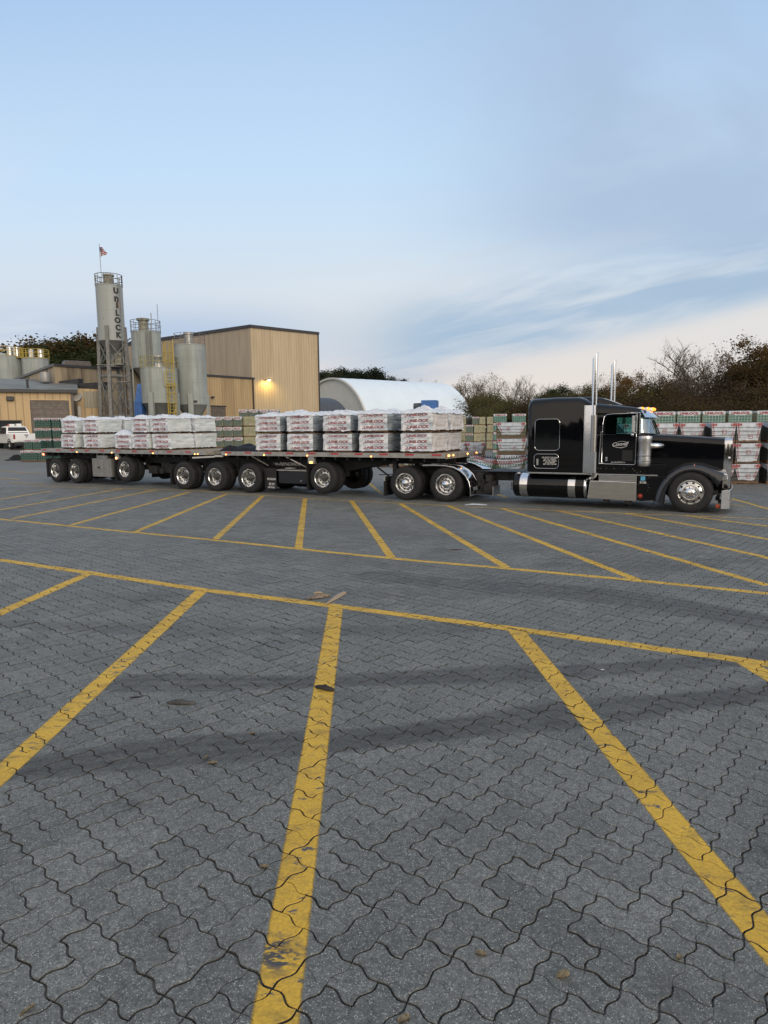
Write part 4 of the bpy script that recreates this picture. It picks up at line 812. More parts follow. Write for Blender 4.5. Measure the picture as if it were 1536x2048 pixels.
part(MB().prism([(-2.6, 1.27), (-.36, 1.27), (.1, 1.22), (-.5, 1.17), (-2.2, 1.14)], 'y', .62, 1.84), 'kingpin_plate', darkm, rear)
part(MB().box(-3.4, -2.9, .5, .75, .55, .95).cyl((-3.3, .4, .62), (-3.3, 2.0, .62), .12, n=14).box(-4.1, -3.6, .45, .7, .5, .8), 'valve_gear', grime, rear)
# ---------------------------------------------------------------- wrapped bundles
def wrapmat(name, col, col2, rough=.38, band=26, st=.5):
    m = M(name, col, rough); g = NT(m); c = g.coord('Object')
    a = g.noise(g.coord('Object', (1.3, 1.3, band)), 1.0, 4, .6, .4); b = g.noise(c, 5, 4)
    g.l(g.mix(g.ramp(a, [(.35, 0), (.65, 1)]), col, col2), g.p.inputs['Base Color']); g.bump(g.m('ADD', a, g.m('MULTIPLY', b, .6)), st, .025); g.p.inputs['Coat Weight'].default_value = .55; g.p.inputs['Coat Roughness'].default_value = .25
    return m
bag = wrapmat('printed_plastic', (.42, .46, .51), (.80, .83, .86), .35, 7, .35)
film_pale = wrapmat('pale_stretch_film', (.46, .49, .48), (.70, .73, .72), .4, 20, .6)
film_beige = wrapmat('beige_stretch_film', (.52, .48, .45), (.74, .69, .65), .4, 30, .6)
film_dark = wrapmat('film_over_dark_stone', (.10, .12, .135), (.36, .40, .42), .3, 24, .6)
loose_m = M('loose_white_plastic', (.66, .70, .75), .35, coat=.3); g = NT(loose_m); c = g.coord('Object')
g.l(g.mix(g.m('MULTIPLY', g.ramp(g.noise(g.coord('Object', (9, 5, 14)), 1.0, 3, .7, 1.2), [(.60, 0), (.64, 1)]), g.ramp(g.noise(c, 3.2, 2), [(.52, 0), (.58, 1)])), g.ramp(g.noise(c, 6, 4), [(.3, (.56, .60, .65)), (.7, (.74, .77, .80))]), (.40, .04, .06)), g.p.inputs['Base Color'])
def grid(mb, fn, nu, nv, mat=0):
    mb.add([fn(i/nu, j/nv) for j in range(nv+1) for i in range(nu+1)], [(j*(nu+1)+i, j*(nu+1)+i+1, (j+1)*(nu+1)+i+1, (j+1)*(nu+1)+i) for j in range(nv) for i in range(nu)], mat)
def pallet(L, Wd, h=.10):
    mb = MB()
    for k in range(6): a = k*(L-.1)/5; mb.box(a, a+.1, 0, Wd, h-.018, h)
    for k in range(3): b = k*(Wd-.09)/2; mb.box(0, L, b, b+.09, .018, h-.019)
    for k in range(3): a = k*(L-.1)/2; mb.box(a, a+.1, 0, Wd, 0, .017)
    return mb.mesh('pallet', wood, smooth=False)
BL, BW, BH = 1.04, 1.13, .62
pal_m = pallet(BL-.07, BW-.07); pal_m.transform(Matrix.Translation((.035, .035, 0)))
def bundle_meshes(seed, film):
    rg = random.Random(seed); z0 = .035; sk = rg.uniform(-.02, .02)
    def dsp(p):
        x, y, z = p; k = .016*wob(p, 6, seed)+.030*wob(p, 2.1, seed+5)+.010*wob((p[0]*2, p[1]*2, p[2]*9), 1.6, seed+2); 
        n = Vector(((x/BL-.5)*2, (y/BW-.5)*2, max(0, (z/BH-.5)*2)*.6)); n = Vector((n.x**5, n.y**5, n.z**5))
        if n.length > 0: n.normalize()
        q = Vector(p)+n*k*1.3; t = (z-z0)/(BH-z0); q.x += sk*t
        if t < .12: q += Vector((n.x, n.y, 0))*(.03*(1-t/.12))*(.6+wob((x*4, y*4, 0), 1.5, seed))
        if t < .05: q.z += .045+.075*wob((x*6, y*6, 0), 1.0, seed+9)
        rr_ = .05; ex = max(0, abs(x-BL/2)-(BL/2-rr_)); ey = max(0, abs(y-BW/2)-(BW/2-rr_)); q.z -= (ex+ey)*.35*max(0, t-.8)/.2 if t > .8 else 0
        return q
    mb = MB()
    grid(mb, lambda u, v: dsp((u*BL, 0, z0+v*(BH-z0))), 26, 18, 0); grid(mb, lambda u, v: dsp((u*BL, BW, z0+v*(BH-z0))), 14, 10, 0)
    grid(mb, lambda u, v: dsp((0, u*BW, z0+v*(BH-z0))), 14, 12, 1); grid(mb, lambda u, v: dsp((BL, u*BW, z0+v*(BH-z0))), 22, 18, 1)
    grid(mb, lambda u, v: dsp((u*BL, v*BW, BH)), 22, 22, 0)
    def on(a, b, off=.005): p = dsp((min(BL, max(0, a)), 0, min(BH, max(z0, b)))); return (p.x, p.y-off, p.z)
    ph = rg.choice((.13, .16, .10)); sl = rg.uniform(-.02, .05)
    for k in range(3):
        zc = z0+ph+k*.185
        def fn(a, b, zc=zc, k=k): return on(BL*.52+a, zc+b+a*sl+.012*wob((a*3, k, 0), 2.5, seed))
        if zc+.04 < BH+.02: put_text(mb, 'UNILOCK', fn, .118, 2, sx=1.34, shear=.28, bold=.004)
        # swoosh before the U, and the fine grey print below each row
        mb.add([on(BL*.52-.42+.02*i, zc-.025+.03*(i/5)**2+sl*-.4) for i in range(6)]+[on(BL*.52-.42+.02*i, zc-.045+.03*(i/5)**2+sl*-.4) for i in range(6)], [(i, i+1, 7+i, 6+i) for i in range(5)], 2)
        for q in range(5):
            a0 = rg.uniform(.1, .75); w_ = rg.uniform(.05, .16); zz = zc-.075-.018*(q % 2)+rg.uniform(-.006, .006)
            mb.add([on(a0, zz), on(a0+w_, zz), on(a0+w_, zz+.011), on(a0, zz+.011)], [(0, 1, 2, 3)], 3)
        mb.add([on(.93, zc-.09), on(.965, zc-.09), on(.965, zc-.06), on(.93, zc-.06)], [(0, 1, 2, 3)], 3)
    for a in (.03, .985):      # seams
        pass
    mb.add([on(.06, z0+.05, .007), on(.155, z0+.05, .007), on(.165, z0+.20, .007), on(.07, z0+.20, .007)], [(0, 1, 2, 3)], 4)
    # crumpled torn edge at the bottom
    wr_ = mb.mesh('plastic_wrap', [bag, film, red_ink, grey_ink, white_p], angle=50, fix=False)
    lo = MB(); hgt = {4: .11, 3: .11, 6: .09}.get(seed, rg.uniform(.03, .08)); pk = (rg.uniform(.2, .8), rg.uniform(.1, .5))
    def top(u, v):
        x, y = (u*1.06-.03)*BL, (v*1.06-.03)*BW; e = min(u, 1-u, v, 1-v); hz = abs(wob((x, y, 0), 3.1, seed))*hgt*.8+(1-min(1, abs(wob((x, y, 5), 6, seed))*4))*.05+abs(wob((x, y, 1), 11, seed))*.04+hgt*1.2*math.exp(-(((u-pk[0])/.22)**2+((v-pk[1])/.25)**2))
        z = BH+.004+hz*min(1, e*7); 
        if e < .02: z -= .05+.03*wob((x, y, 2), 7, seed)
        return (x+.02*wob((x, y, 3), 5, seed), y+.02*wob((x, y, 4), 5, seed), z)
    grid(lo, top, 30, 30)
    return wr_, lo.mesh('loose_sheet', loose_m, angle=80, fix=False)
BM = {k: [bundle_meshes(s, f) for s in ss] for k, f, ss in (('pale', film_pale, (1, 2, 3)), ('beige', film_beige, (4,)), ('dark', film_dark, (5, 6, 7)))}
def bundle(par_e, u, y, z, kind, label, group, top=False, k=0, rz=0.0):
    a = par_e.rotation_euler.z; o = par_e.location; d = Vector((math.cos(a), math.sin(a), 0)); n = Vector((-math.sin(a), math.cos(a), 0))
    e = empty('paver_bundle', o+d*(u+random.uniform(-.03, .03))+n*(y+random.uniform(-.02, .02))+Vector((0, 0, z)), a+rz*1.6, label, 'paver bundle', group); e.scale = (random.uniform(.97, 1.03), random.uniform(.97, 1.0), random.uniform(.975, 1.0))
    w, l = BM[kind][k % len(BM[kind])]
    for nm, m in (('plastic_wrap', w), ('pallet', pal_m))+((('loose_sheet', l),) if top else ()):
        c_ = bpy.data.objects.new(nm, m); COL.objects.link(c_); c_.parent = e
    return e
ORD = ['first', 'second', 'third', 'fourth', 'fifth']
q = 0
for i, u in enumerate((1.90, 3.22, 4.70, 6.06, 7.48)):
    for row in (0, 1):
        for lay in (0, 1):
            kd = 'beige' if i == 4 else 'dark'; q += 1
            bundle(lead, u+random.uniform(-.02, .02), .03+row*1.2, 1.42+lay*.622, kd, f"{'upper' if lay else 'lower'} {'far' if row else 'near'} side white bundle, {ORD[4-i]} column from the front, front trailer", 'white wrapped paver bundles on the front trailer', top=lay == 1, k=q+i, rz=random.uniform(-.015, .015))
q = 0
for i, u in enumerate((-9.05, -7.52, -5.50, -4.46, -3.33)):
    for row in (0, 1):
        for lay in (0, 1):
            if i == 2 and row == 0 and lay == 1: continue
            q += 1
            bundle(rear, u+random.uniform(-.02, .02), (.03 if row == 0 else 1.23), 1.44+lay*.62, 'pale', f"{'upper' if lay else 'lower'} {'far' if row else 'near'} side pale bundle, {ORD[4-i]} column from the front, rear trailer", 'white wrapped paver bundles on the rear trailer', top=(lay == 1 or (i == 2 and row == 0)), k=q+i, rz=random.uniform(-.015, .015))
# folded black tarpaulin on the front trailer's tail
def lump(name, L, Wd, H, seed, mat, nx=26, ny=18):
    mb = MB()
    def fn(u, v):
        e = min(u, 1-u, v, 1-v); h = H*(.45+.9*abs(wob((u*L, v*Wd, 0), 2.4/max(L, .5), seed)))*min(1, e*6)**.7
        return ((u-.5)*L*(1+.10*wob((v*3, seed, 0), 1)), (v-.5)*Wd*(1+.12*wob((u*3, seed, 4), 1)), h+.02*H*wob((u*L, v*Wd, 3), 9, seed))
    grid(mb, fn, nx, ny); return mb.build(name, mat, angle=70, fix=False)
tp_ = lump('tarpaulin', 1.75, 1.5, .25, 3, black_tarp); a = lead.rotation_euler.z
tp_.location = lead.location+Vector((math.cos(a)*1.02-math.sin(a)*.8, math.sin(a)*1.02+math.cos(a)*.8, 1.42)); tp_.rotation_euler.z = a
tag(tp_, 'crumpled black tarpaulin on the tail of the front trailer, behind its last white bundles', 'tarpaulin')

# ---------------------------------------------------------------- stock in the yard
def strapped(name, front, lines, line_col, sx, sz, lw=.09):
    m = M(name, front, .5); g = NT(m); s_ = g.n('ShaderNodeSeparateXYZ'); g.l(g.coord('Object'), s_.inputs[0])
    xy = g.m('ADD', s_.outputs['X'], s_.outputs['Y']); vx = g.m('LESS_THAN', g.m('FRACT', g.m('MULTIPLY', xy, sx)), lw); vz = g.m('LESS_THAN', g.m('FRACT', g.m('MULTIPLY', s_.outputs['Z'], sz)), lw*.75)
    f = g.m('MAXIMUM', vx, vz) if lines == 'both' else (vz if lines == 'z' else vx)
    b = g.mix(.5, front, g.ramp(g.noise(g.coord('Object'), 3.5, 4), [(.3, tuple(c*.4 for c in front)), (.7, tuple(c*1.5 for c in front))]))
    g.l(g.mix(f, b, line_col), g.p.inputs['Base Color']); return m
green_f = strapped('green_banded_stone', (.030, .085, .065), 'both', (.28, .42, .35), 8.0, 9.0)
green_g = strapped('dull_green_banded_stone', (.085, .115, .095), 'x', (.16, .20, .16), 9.0, 9.0, .16)
tan_s = strapped('pale_stone_layers', (.30, .29, .185), 'z', (.19, .185, .12), 8, 9.5, .14)
dark_s = strapped('charcoal_stone_layers', (.045, .047, .048), 'z', (.02, .02, .02), 8, 8.0, .2)
brown_s = strapped('brown_stone_layers', (.135, .125, .085), 'both', (.05, .045, .03), 6, 7.0, .12)
cap_m = M('white_cap_sheet', (.58, .62, .66), .4, var=.15, vs=7, bump=.2, bs=12)
wire = M('pale_strap', (.42, .55, .48), .5)
def cube_mesh(w, d, h, front, side, cap=.16, text=True, seed=1, wires=False, ragged=True):
    """block of stone on a pallet: body (front/back one material, ends another) and a white cap sheet with red lettering"""
    b = MB(); z0 = .09; rg = random.Random(seed)
    b.add([(0,0,z0),(w,0,z0),(w,0,h),(0,0,h),(0,d,z0),(w,d,z0),(w,d,h),(0,d,h)], [(0,1,2,3),(5,4,7,6)], 0); b.add([(0,0,z0),(w,0,z0),(w,0,h),(0,0,h),(0,d,z0),(w,d,z0),(w,d,h),(0,d,h)], [(1,5,6,2),(4,0,3,7),(3,2,6,7),(0,4,5,1)], 1)
    if wires:
        for k in range(8): x = (k+.5)*w/8+rg.uniform(-.01, .01); b.tube([(x, -.006, z0), (x, -.006, h)], .007, 4, 2)
        for k in range(4): z = z0+(h-z0)*(k+.5)/4; b.tube([(0, -.006, z), (w, -.006, z)], .006, 4, 2)
        for k in range(9): z = z0+(h-z0)*(k+.5)/9; b.box(w, w+.012, .0, d, z-.004, z+.01, 1)
    bodym = b.mesh('stone_block', [front, side, wire], smooth=False)
    c = MB()
    if cap:
        n = 14
        lo = [h-cap*(.85+.3*wob((i*.7, seed, 0), 1.3))*(.75 if ragged and i in (0, n) else 1) for i in range(n+1)]
        ft = [(i*w/n, -.012-.008*wob((i, seed, 2), 1.1), lo[i]) for i in range(n+1)]; fu = [(i*w/n, -.010, h+.004) for i in range(n+1)]; fm = [(i*w/n, .1, h+.012+.01*wob((i, seed, 3), .9)) for i in range(n+1)]; fb = [(i*w/n, d, h+.008) for i in range(n+1)]; bl = [(i*w/n, d+.01, h-cap*.7) for i in range(n+1)]
        c.loft([ft, fu, fm, fb, bl], closed=False)
        for sx0, o in ((-.010, 0), (w+.010, n)):
            c.add([(sx0, -.01, h), (sx0, d, h), (sx0, d, h-cap*.5), (sx0, d*.5, h-cap*.35), (sx0, d*.2, h-cap*.3), (sx0, -.01, lo[o])], [(0, 1, 2, 3, 4, 5)])
        if text: put_text(c, 'UNILOCK', lambda a, b_: (w/2+a, -.022, h-cap*.45+b_), cap*.78, 1, sx=min(1.5, w*.8/(cap*.78*4.3)), bold=.006)
    capm = c.mesh('cap_sheet', [cap_m, red_ink], smooth=False, fix=False) if cap else None
    return bodym, capm, pallet(w, d, .088)
def drape_mesh(w, d, h, seed, stone, ends=True):
    """stone block under a white sheet draped over the front in a trapezoid with red lettering down its slanting edges"""
    b = MB(); z0 = .10; b.box(0, w, 0, d, z0, h-.005, 0); bodym = b.mesh('stone_block', [stone], smooth=False)
    c = MB(); rg = random.Random(seed); bot = z0+rg.uniform(-.03, .10)
    def e0(t): return w*(.02+.13*t**1.5*rg2[0]); 
    rg2 = (rg.uniform(.5, 1.3), rg.uniform(.5, 1.3))
    def fr(u, v): xl = w*(-.01+.17*(1-v)**1.4*rg2[0]); xr = w*(1.01-.17*(1-v)**1.4*rg2[1]); x = xl+(xr-xl)*u; return (x, -.018-.014*wob((x, v, seed), 6), bot+(h-bot)*v+(.03*wob((u*3, seed, 1), 1.4) if v < .05 else 0))
    grid(c, fr, 16, 10, 0)
    grid(c, lambda u, v: (w*(-.01+1.02*u), -.012+v*(d+.02), h+.006+.014*abs(wob((u*3, v*3, seed), 1.6))), 10, 8, 0)
    for xx, sg in ((-.016, 0), (w+.016, 1)):
        grid(c, lambda u, v: (xx+.01*wob((u*4, v*4, seed), 1.5), -.015+u*(d*.55+.3*d*v), h-.33*(h-z0)*(1-v)*(1-.6*u)), 8, 4, 0)
    for side in (0, 1):
        tx = 'UNILOCK'
        for k, ch in enumerate(tx):
            v = .93-.125*k; u = .075 if not side else .925; p0 = fr(u, v); put_text(c, ch, lambda a, b_, p0=p0: (p0[0]+b_*(.95 if side else -.95), p0[1]-.012, p0[2]+a*(-1 if side == 0 else 1)), .09, 1, bold=.004)
    p0 = fr(.5+rg.uniform(-.12, .12), .5 if seed % 2 else .22); s_ = .075
    for a0, a1, b0, b1 in ((-s_, s_, -s_, -s_+.012), (-s_, s_, s_-.012, s_), (-s_, -s_+.012, -s_, s_), (s_-.012, s_, -s_, s_)): c.add([(p0[0]+a0, p0[1]-.016, p0[2]+b0), (p0[0]+a1, p0[1]-.016, p0[2]+b0), (p0[0]+a1, p0[1]-.016, p0[2]+b1), (p0[0]+a0, p0[1]-.016, p0[2]+b1)], [(0, 1, 2, 3)], 1)
    arc_ = [(p0[0]+.045*math.cos(t), p0[2]+.035*math.sin(t)) for t in [PI*.1+PI*1.2*i/10 for i in range(11)]]
    for (a, b_), (a2, b2) in zip(arc_[:-1], arc_[1:]): c.add([(a, p0[1]-.016, b_), (a2, p0[1]-.016, b2), (a2*.6+p0[0]*.4, p0[1]-.016, b2*.6+p0[2]*.4), (a*.6+p0[0]*.4, p0[1]-.016, b_*.6+p0[2]*.4)], [(0, 1, 2, 3)], 1)
    for k in range(2): put_text(c, 'UNI', lambda a, b_, k=k: ((.09+.82*k)*w+a, -.036, h-.07+b_), .12, 1, bold=.006)
    for z in (z0+(h-z0)*.30, z0+(h-z0)*.52, z0+(h-z0)*.74): c.tube([(-.03, -.040, z), (w*.5, -.040, z-.004), (w+.03, -.040, z)], .006, 4, 2)
    return bodym, c.mesh('draped_sheet', [M('white_drape', (.50, .55, .61), .38, var=.22, vs=4, coat=.2, bump=.35, bs=9), red_print2, darkm], angle=60, fix=False), pallet(w, d, .10)
red_print2 = M('bright_red_print', (.38, .065, .06), .5)
def place(ms, names, loc, rz, label, cat, group):
    e = empty('paver_pallet', loc, rz, label, cat, group)
    for m, nm in zip(ms, names):
        if m is None: continue
        c_ = bpy.data.objects.new(nm, m); COL.objects.link(c_); c_.parent = e
    return e
NMS = ('stone_block', 'cap_sheet', 'pallet'); LV = ['bottom', 'second', 'third', 'fourth', 'top']
def stack(ms, h, n, x, y, rz, desc, where, group, cat='paver pallet', names=NMS, skip=0, z=None, low=False):
    z = gz(x, y) if z is None else z
    for k in range(skip, n):
        lv = 'only' if n == 1 else ('top' if k == n-1 and not low else ('bottom' if k == 0 else f'{ORD[k]} up'))
        place(ms[k % len(ms)], names, (x+random.uniform(-.03, .03), y+random.uniform(-.03, .03), z+k*h), rz+random.uniform(-.02, .02), f'{desc}, {lv} in the {where}', cat, group)
# green banded cubes at the left end of the rear trailer
dgreen_f = strapped('dark_green_banded_stone', (.012, .045, .036), 'both', (.20, .34, .28), 7.0, 7.0, .07)
ga = [cube_mesh(.62, .62, .77, dgreen_f, dgreen_f, .17, True, s) for s in (1, 2, 3)]; RG = R(-6)
for i, (x, y, n) in enumerate(((-26.55, 49.2, 1), (-25.88, 49.1, 1), (-25.2, 49.0, 1), (-26.75, 50.2, 2), (-26.08, 50.1, 2), (-26.42, 51.2, 4), (-25.75, 51.1, 4), (-24.95, 51.0, 4), (-24.25, 50.9, 4))):
    stack(ga, .775, n, x, y, RG, 'dark green stone cube', f"{['stack farthest left by the black tarps', 'low stack second from the black tarps', 'low stack third from the black tarps', 'two high stack left of the tall ones', 'two high stack against the tall ones', 'tall stack nearest the white pickup', 'second tall stack from the pickup', 'third tall stack from the pickup', 'fourth tall stack from the pickup'][i]}", 'green banded stone cubes behind the rear trailer', 'stone cube')
# stacks seen through the gap between the two trailers
gb = [cube_mesh(.66, .9, .755, green_g, tan_s, .26, True, s) for s in (4, 5)]; tb_ = [cube_mesh(.92, .66, .755, tan_s, tan_s, .0, False, 6)]
for i in range(4): stack(gb, .775, 4, -13.35+.70*i, 50.2+.15*i, R(-4), 'dull green capped cube', f"{ORD[i]} stack from left between the loads", 'green capped stone cubes between the trailers', 'stone cube')
for i in range(3): stack(tb_, .775, 4, -10.50+.98*i, 50.8-.05*i, R(-4), 'tan stone cube', f"{ORD[i]} tan stack from left between the loads", 'tan stone cubes between the trailers', 'stone cube')
for i in range(4): stack(gb, .80, 4, -11.9+.86*i, 56.0, R(-4), 'wide capped green cube', f"{ORD[i]} back row stack between the loads", 'green capped stone cubes in the back row', 'stone cube', skip=2)
# far stacks behind the drive axles
gc = [cube_mesh(.62, .9, .77, green_g, tan_s, .15, True, 7)]; tc_ = [cube_mesh(.58, .8, .77, tan_s, dark_s, .0, False, 8)]
for i, (x, y, n, k) in enumerate(((6.9, 65.2, 4, 'g'), (7.4, 65, 4, 't'), (8.05, 66, 4, 'd'), (8.6, 65, 4, 'g'), (9.25, 64.9, 4, 't'), (9.95, 64.7, 4, 't'), (7.6, 61.5, 3, 'g'), (8.25, 61.4, 3, 't'), (5.9, 66, 4, 'd'), (5.2, 65.5, 4, 't'))):
    ms = {'g': gc, 't': tc_, 'd': [cube_mesh(.6, .8, .77, dark_s, dark_s, 0, False, 9)]}[k]
    stack(ms, .78, n, x, y, R(-3), {'g': 'green banded cube', 't': 'tan stone cube', 'd': 'charcoal stone cube'}[k], f"{['leftmost far', 'second far', 'dark far', 'capped far', 'tall tan far', 'right tan far', 'lower green', 'lower tan', 'hidden dark', 'hidden tan'][i]} stack past the trailer nose", 'stone cubes far behind the tractor frame', 'stone cube', z=0)
teal_f = strapped('teal_banded_stone', (.045, .135, .115), 'both', (.34, .48, .42), 8.0, 9.0)
gd = [cube_mesh(.86, .95, .595, teal_f, dark_s, .15, True, s) for s in (10, 11)]
for i, (x, y) in enumerate(((7.38, 45), (8.62, 45), (9.9, 45.2), (11.1, 45.3))): stack(gd, .60, 5, x, y, R(-7), 'teal banded cube', f"{['tall stack left of the sleeper', 'tall stack half behind the sleeper', 'tall stack hidden by the sleeper', 'tall stack seen through the cab'][i]}", 'teal banded cubes behind the sleeper', 'stone cube', z=0)
# white draped pallets beside the sleeper, three high, and low ones seen over the frame
da = [drape_mesh(1.42, 1.0, .78, s, brown_s) for s in (21, 22, 23)]; DN = ('stone_block', 'draped_sheet', 'pallet')
stack(da, .80, 3, 5.66, 33.6, R(-12), 'brown stone under torn white sheet', 'stack just left of the sleeper', 'white draped stone beside the sleeper', 'stone pallet', DN, z=0)
stack(da[1:], .80, 3, 7.4, 34.0, R(-12), 'brown stone under white sheet', 'stack mostly hidden by the sleeper', 'white draped stone beside the sleeper', 'stone pallet', DN, z=0)
for i, (x, y) in enumerate(((3.55, 36.4), (4.45, 36.1))): stack([drape_mesh(.98, .9, .66, 24+i, brown_s)], .67, 2, x, y, R(-8), 'tan stone under white sheet', f"{'left' if i == 0 else 'right'} low stack over the front trailer nose", 'low white draped stone behind the trailer nose', 'stone pallet', DN, z=0)
dl = drape_mesh(1.2, .9, .52, 27, brown_s)
for i, (x, y) in enumerate(((1.9, 36.9), (3.3, 34.6), (4.6, 34.2), (.4, 37.4), (-1.0, 38.2))): stack([dl], .6, 1, x, y, R(-10), 'low white draped stone pallet', f"{['pallet under the trailer nose', 'pallet left of the coiled hoses', 'pallet behind the coiled hoses', 'pallet behind the landing legs', 'pallet left of the landing legs'][i]}", 'single white draped pallets on the ground', 'stone pallet', DN, z=0)
# the long row of white draped pallets in front of the truck's nose, with wire-banded green cubes behind and above
de = [drape_mesh(.86, 1.0, .73, s, dark_s) for s in (31, 32, 33, 34)]
WH = ['column behind the windscreen', 'column behind the hood, second', 'column behind the hood, third', 'column just past the grille', 'column at the picture edge', 'column beyond the picture edge', 'column hidden by the cab']
for i, x in enumerate((9.80, 10.88, 11.90, 12.92, 14.04, 15.1, 8.75)): stack(de[i % 4:]+de[:i % 4], .755, 3, x, 24.5+(.2 if i % 2 else 0), R(-5), 'charcoal stone under white sheet', WH[i], 'white draped stone past the truck nose', 'stone pallet', DN, z=0)
gw = [cube_mesh(.90, 1.0, .53, teal_f, tan_s, .17, True, s, wires=True) for s in (41, 42)]
WG = ['column right of the windscreen', 'second column past the visor', 'third column past the visor', 'column above the grille', 'column at the picture edge', 'column beyond the picture edge', 'column seen through the cab', 'left column seen through the cab']
for i, x in enumerate((10.98, 12.02, 13.05, 14.12, 15.3, 16.4, 9.9, 8.85)): stack(gw, .545, 5, x, 27.6, R(-4), 'green wire banded cube', WG[i], 'wire banded green cubes past the truck nose', 'stone cube', z=0, skip=2)
for i, x in enumerate((10.98, 12.02, 13.05, 14.12, 15.3, 16.4, 9.9, 8.85)): stack(gw, .545, 2, x, 27.6, R(-4), 'green wire banded cube low down', WG[i], 'wire banded green cubes past the truck nose', 'stone cube', z=0, low=True)
# folded tarpaulins on the ground by the green cubes
dg = M('dark_green_tarpaulin', (.012, .018, .015), .75, spec=.2, var=.4, vs=3, bump=.3, bs=6)
for i, (px, py, L, Wd, H, s, lab) in enumerate(((42, 921, 2.0, 1.2, .26, 5, 'lower flat folded dark green tarpaulin on the ground by the green cubes'), (35, 912, .95, .9, .30, 6, 'left folded black tarpaulin on top of the green one'), (56, 912.5, .95, .9, .28, 7, 'right folded black tarpaulin on top of the green one'))):
    t = lump('tarpaulin', L, Wd, H, s, dg if i == 0 else black_tarp); p = G(px, 921); t.location = (p.x, p.y+(.1 if i else 0), (.16 if i else 0)); tag(t, lab, 'tarpaulin', 'folded tarpaulins on the ground')
# ---------------------------------------------------------------- buildings and plant
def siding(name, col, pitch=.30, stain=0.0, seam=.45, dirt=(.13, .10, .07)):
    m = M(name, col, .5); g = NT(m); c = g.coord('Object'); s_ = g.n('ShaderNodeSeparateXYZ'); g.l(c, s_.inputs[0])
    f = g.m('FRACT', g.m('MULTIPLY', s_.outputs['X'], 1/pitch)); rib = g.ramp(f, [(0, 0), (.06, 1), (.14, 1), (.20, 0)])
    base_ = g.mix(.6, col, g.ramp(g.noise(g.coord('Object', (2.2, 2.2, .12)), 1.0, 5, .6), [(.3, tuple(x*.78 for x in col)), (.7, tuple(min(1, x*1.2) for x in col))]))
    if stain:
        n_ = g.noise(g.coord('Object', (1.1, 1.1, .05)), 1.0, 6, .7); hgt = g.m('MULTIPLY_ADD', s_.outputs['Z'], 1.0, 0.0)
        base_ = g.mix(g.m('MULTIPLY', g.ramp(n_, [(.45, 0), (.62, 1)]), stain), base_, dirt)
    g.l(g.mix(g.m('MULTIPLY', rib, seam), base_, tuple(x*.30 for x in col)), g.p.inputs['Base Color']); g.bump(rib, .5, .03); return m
tan_sun = siding('tan_siding', (.49, .39, .25), .42, .25, .42, (.25, .17, .10)); tan_shade = siding('shaded_tan_siding', (.375, .305, .22), .42, .45, .28, (.17, .13, .10))  # one hall siding; tan_shade has the sunless wall's shade painted into its colour
tan_gar = siding('yellow_tan_siding', (.46, .325, .165), .62, 0.0, .5); tan_old = siding('stained_siding', (.36, .29, .19), .55, .95, .25, (.115, .085, .055))
tan_low = siding('low_tan_siding', (.45, .32, .165), .38, .5, .5, (.16, .10, .045)); panel_m = siding('translucent_panel', (.33, .31, .23), .30, .3, .3)
trim_d = M('dark_roof_trim', (.035, .034, .036), .5); roof_grey = M('grey_metal_roof', (.19, .21, .21), .35, .3, var=.4, vs=1.2, stretch=(1, .4, 1)); roof_dark = M('dark_membrane', (.025, .027, .033), .55, var=.3, vs=2)
door_brown = strapped('brown_roller_door', (.115, .093, .073), 'z', (.07, .055, .045), 1, 1.9, .10); door_pale = strapped('pale_roller_door', (.42, .39, .31), 'z', (.30, .28, .23), 1, 3.0, .12)
def wall(par, A, B, z0, zA, zB, mat, ops=(), th=.18, name='wall'):
    """vertical wall from A to B (world xy), seen from its right-hand side; ops = (x0, x1, z1) openings from the ground"""
    A = Vector(A[:2]); B = Vector(B[:2]); L = (B-A).length; a = math.atan2(B.y-A.y, B.x-A.x); mb = MB(); xs_ = [0]+[v for o in ops for v in o[:2]]+[L]
    def top(x): return zA+(zB-zA)*x/L
    def seg(x0, x1, lo):
        mb.add([(x0, 0, lo), (x1, 0, lo), (x1, th, lo), (x0, th, lo), (x0, 0, top(x0)), (x1, 0, top(x1)), (x1, th, top(x1)), (x0, th, top(x0))], [(0,3,2,1),(4,5,6,7),(0,1,5,4),(1,2,6,5),(2,3,7,6),(3,0,4,7)])
    for i in range(0, len(xs_), 2): seg(xs_[i], xs_[i+1], z0)
    for x0, x1, z1 in ops: seg(x0, x1, z1)
    o = mb.build(name, mat, par, smooth=False); o.location = (A.x-par.location.x, A.y-par.location.y, -par.location.z); o.rotation_euler.z = a
    return o
def onwall(par, A, B, mb, name, mats, **k):
    a = math.atan2(B[1]-A[1], B[0]-A[0]); o = mb.build(name, mats, par, **k)
    if par.parent is None: o.location = (A[0]-par.location.x, A[1]-par.location.y, -par.location.z); o.rotation_euler.z = a
    return o
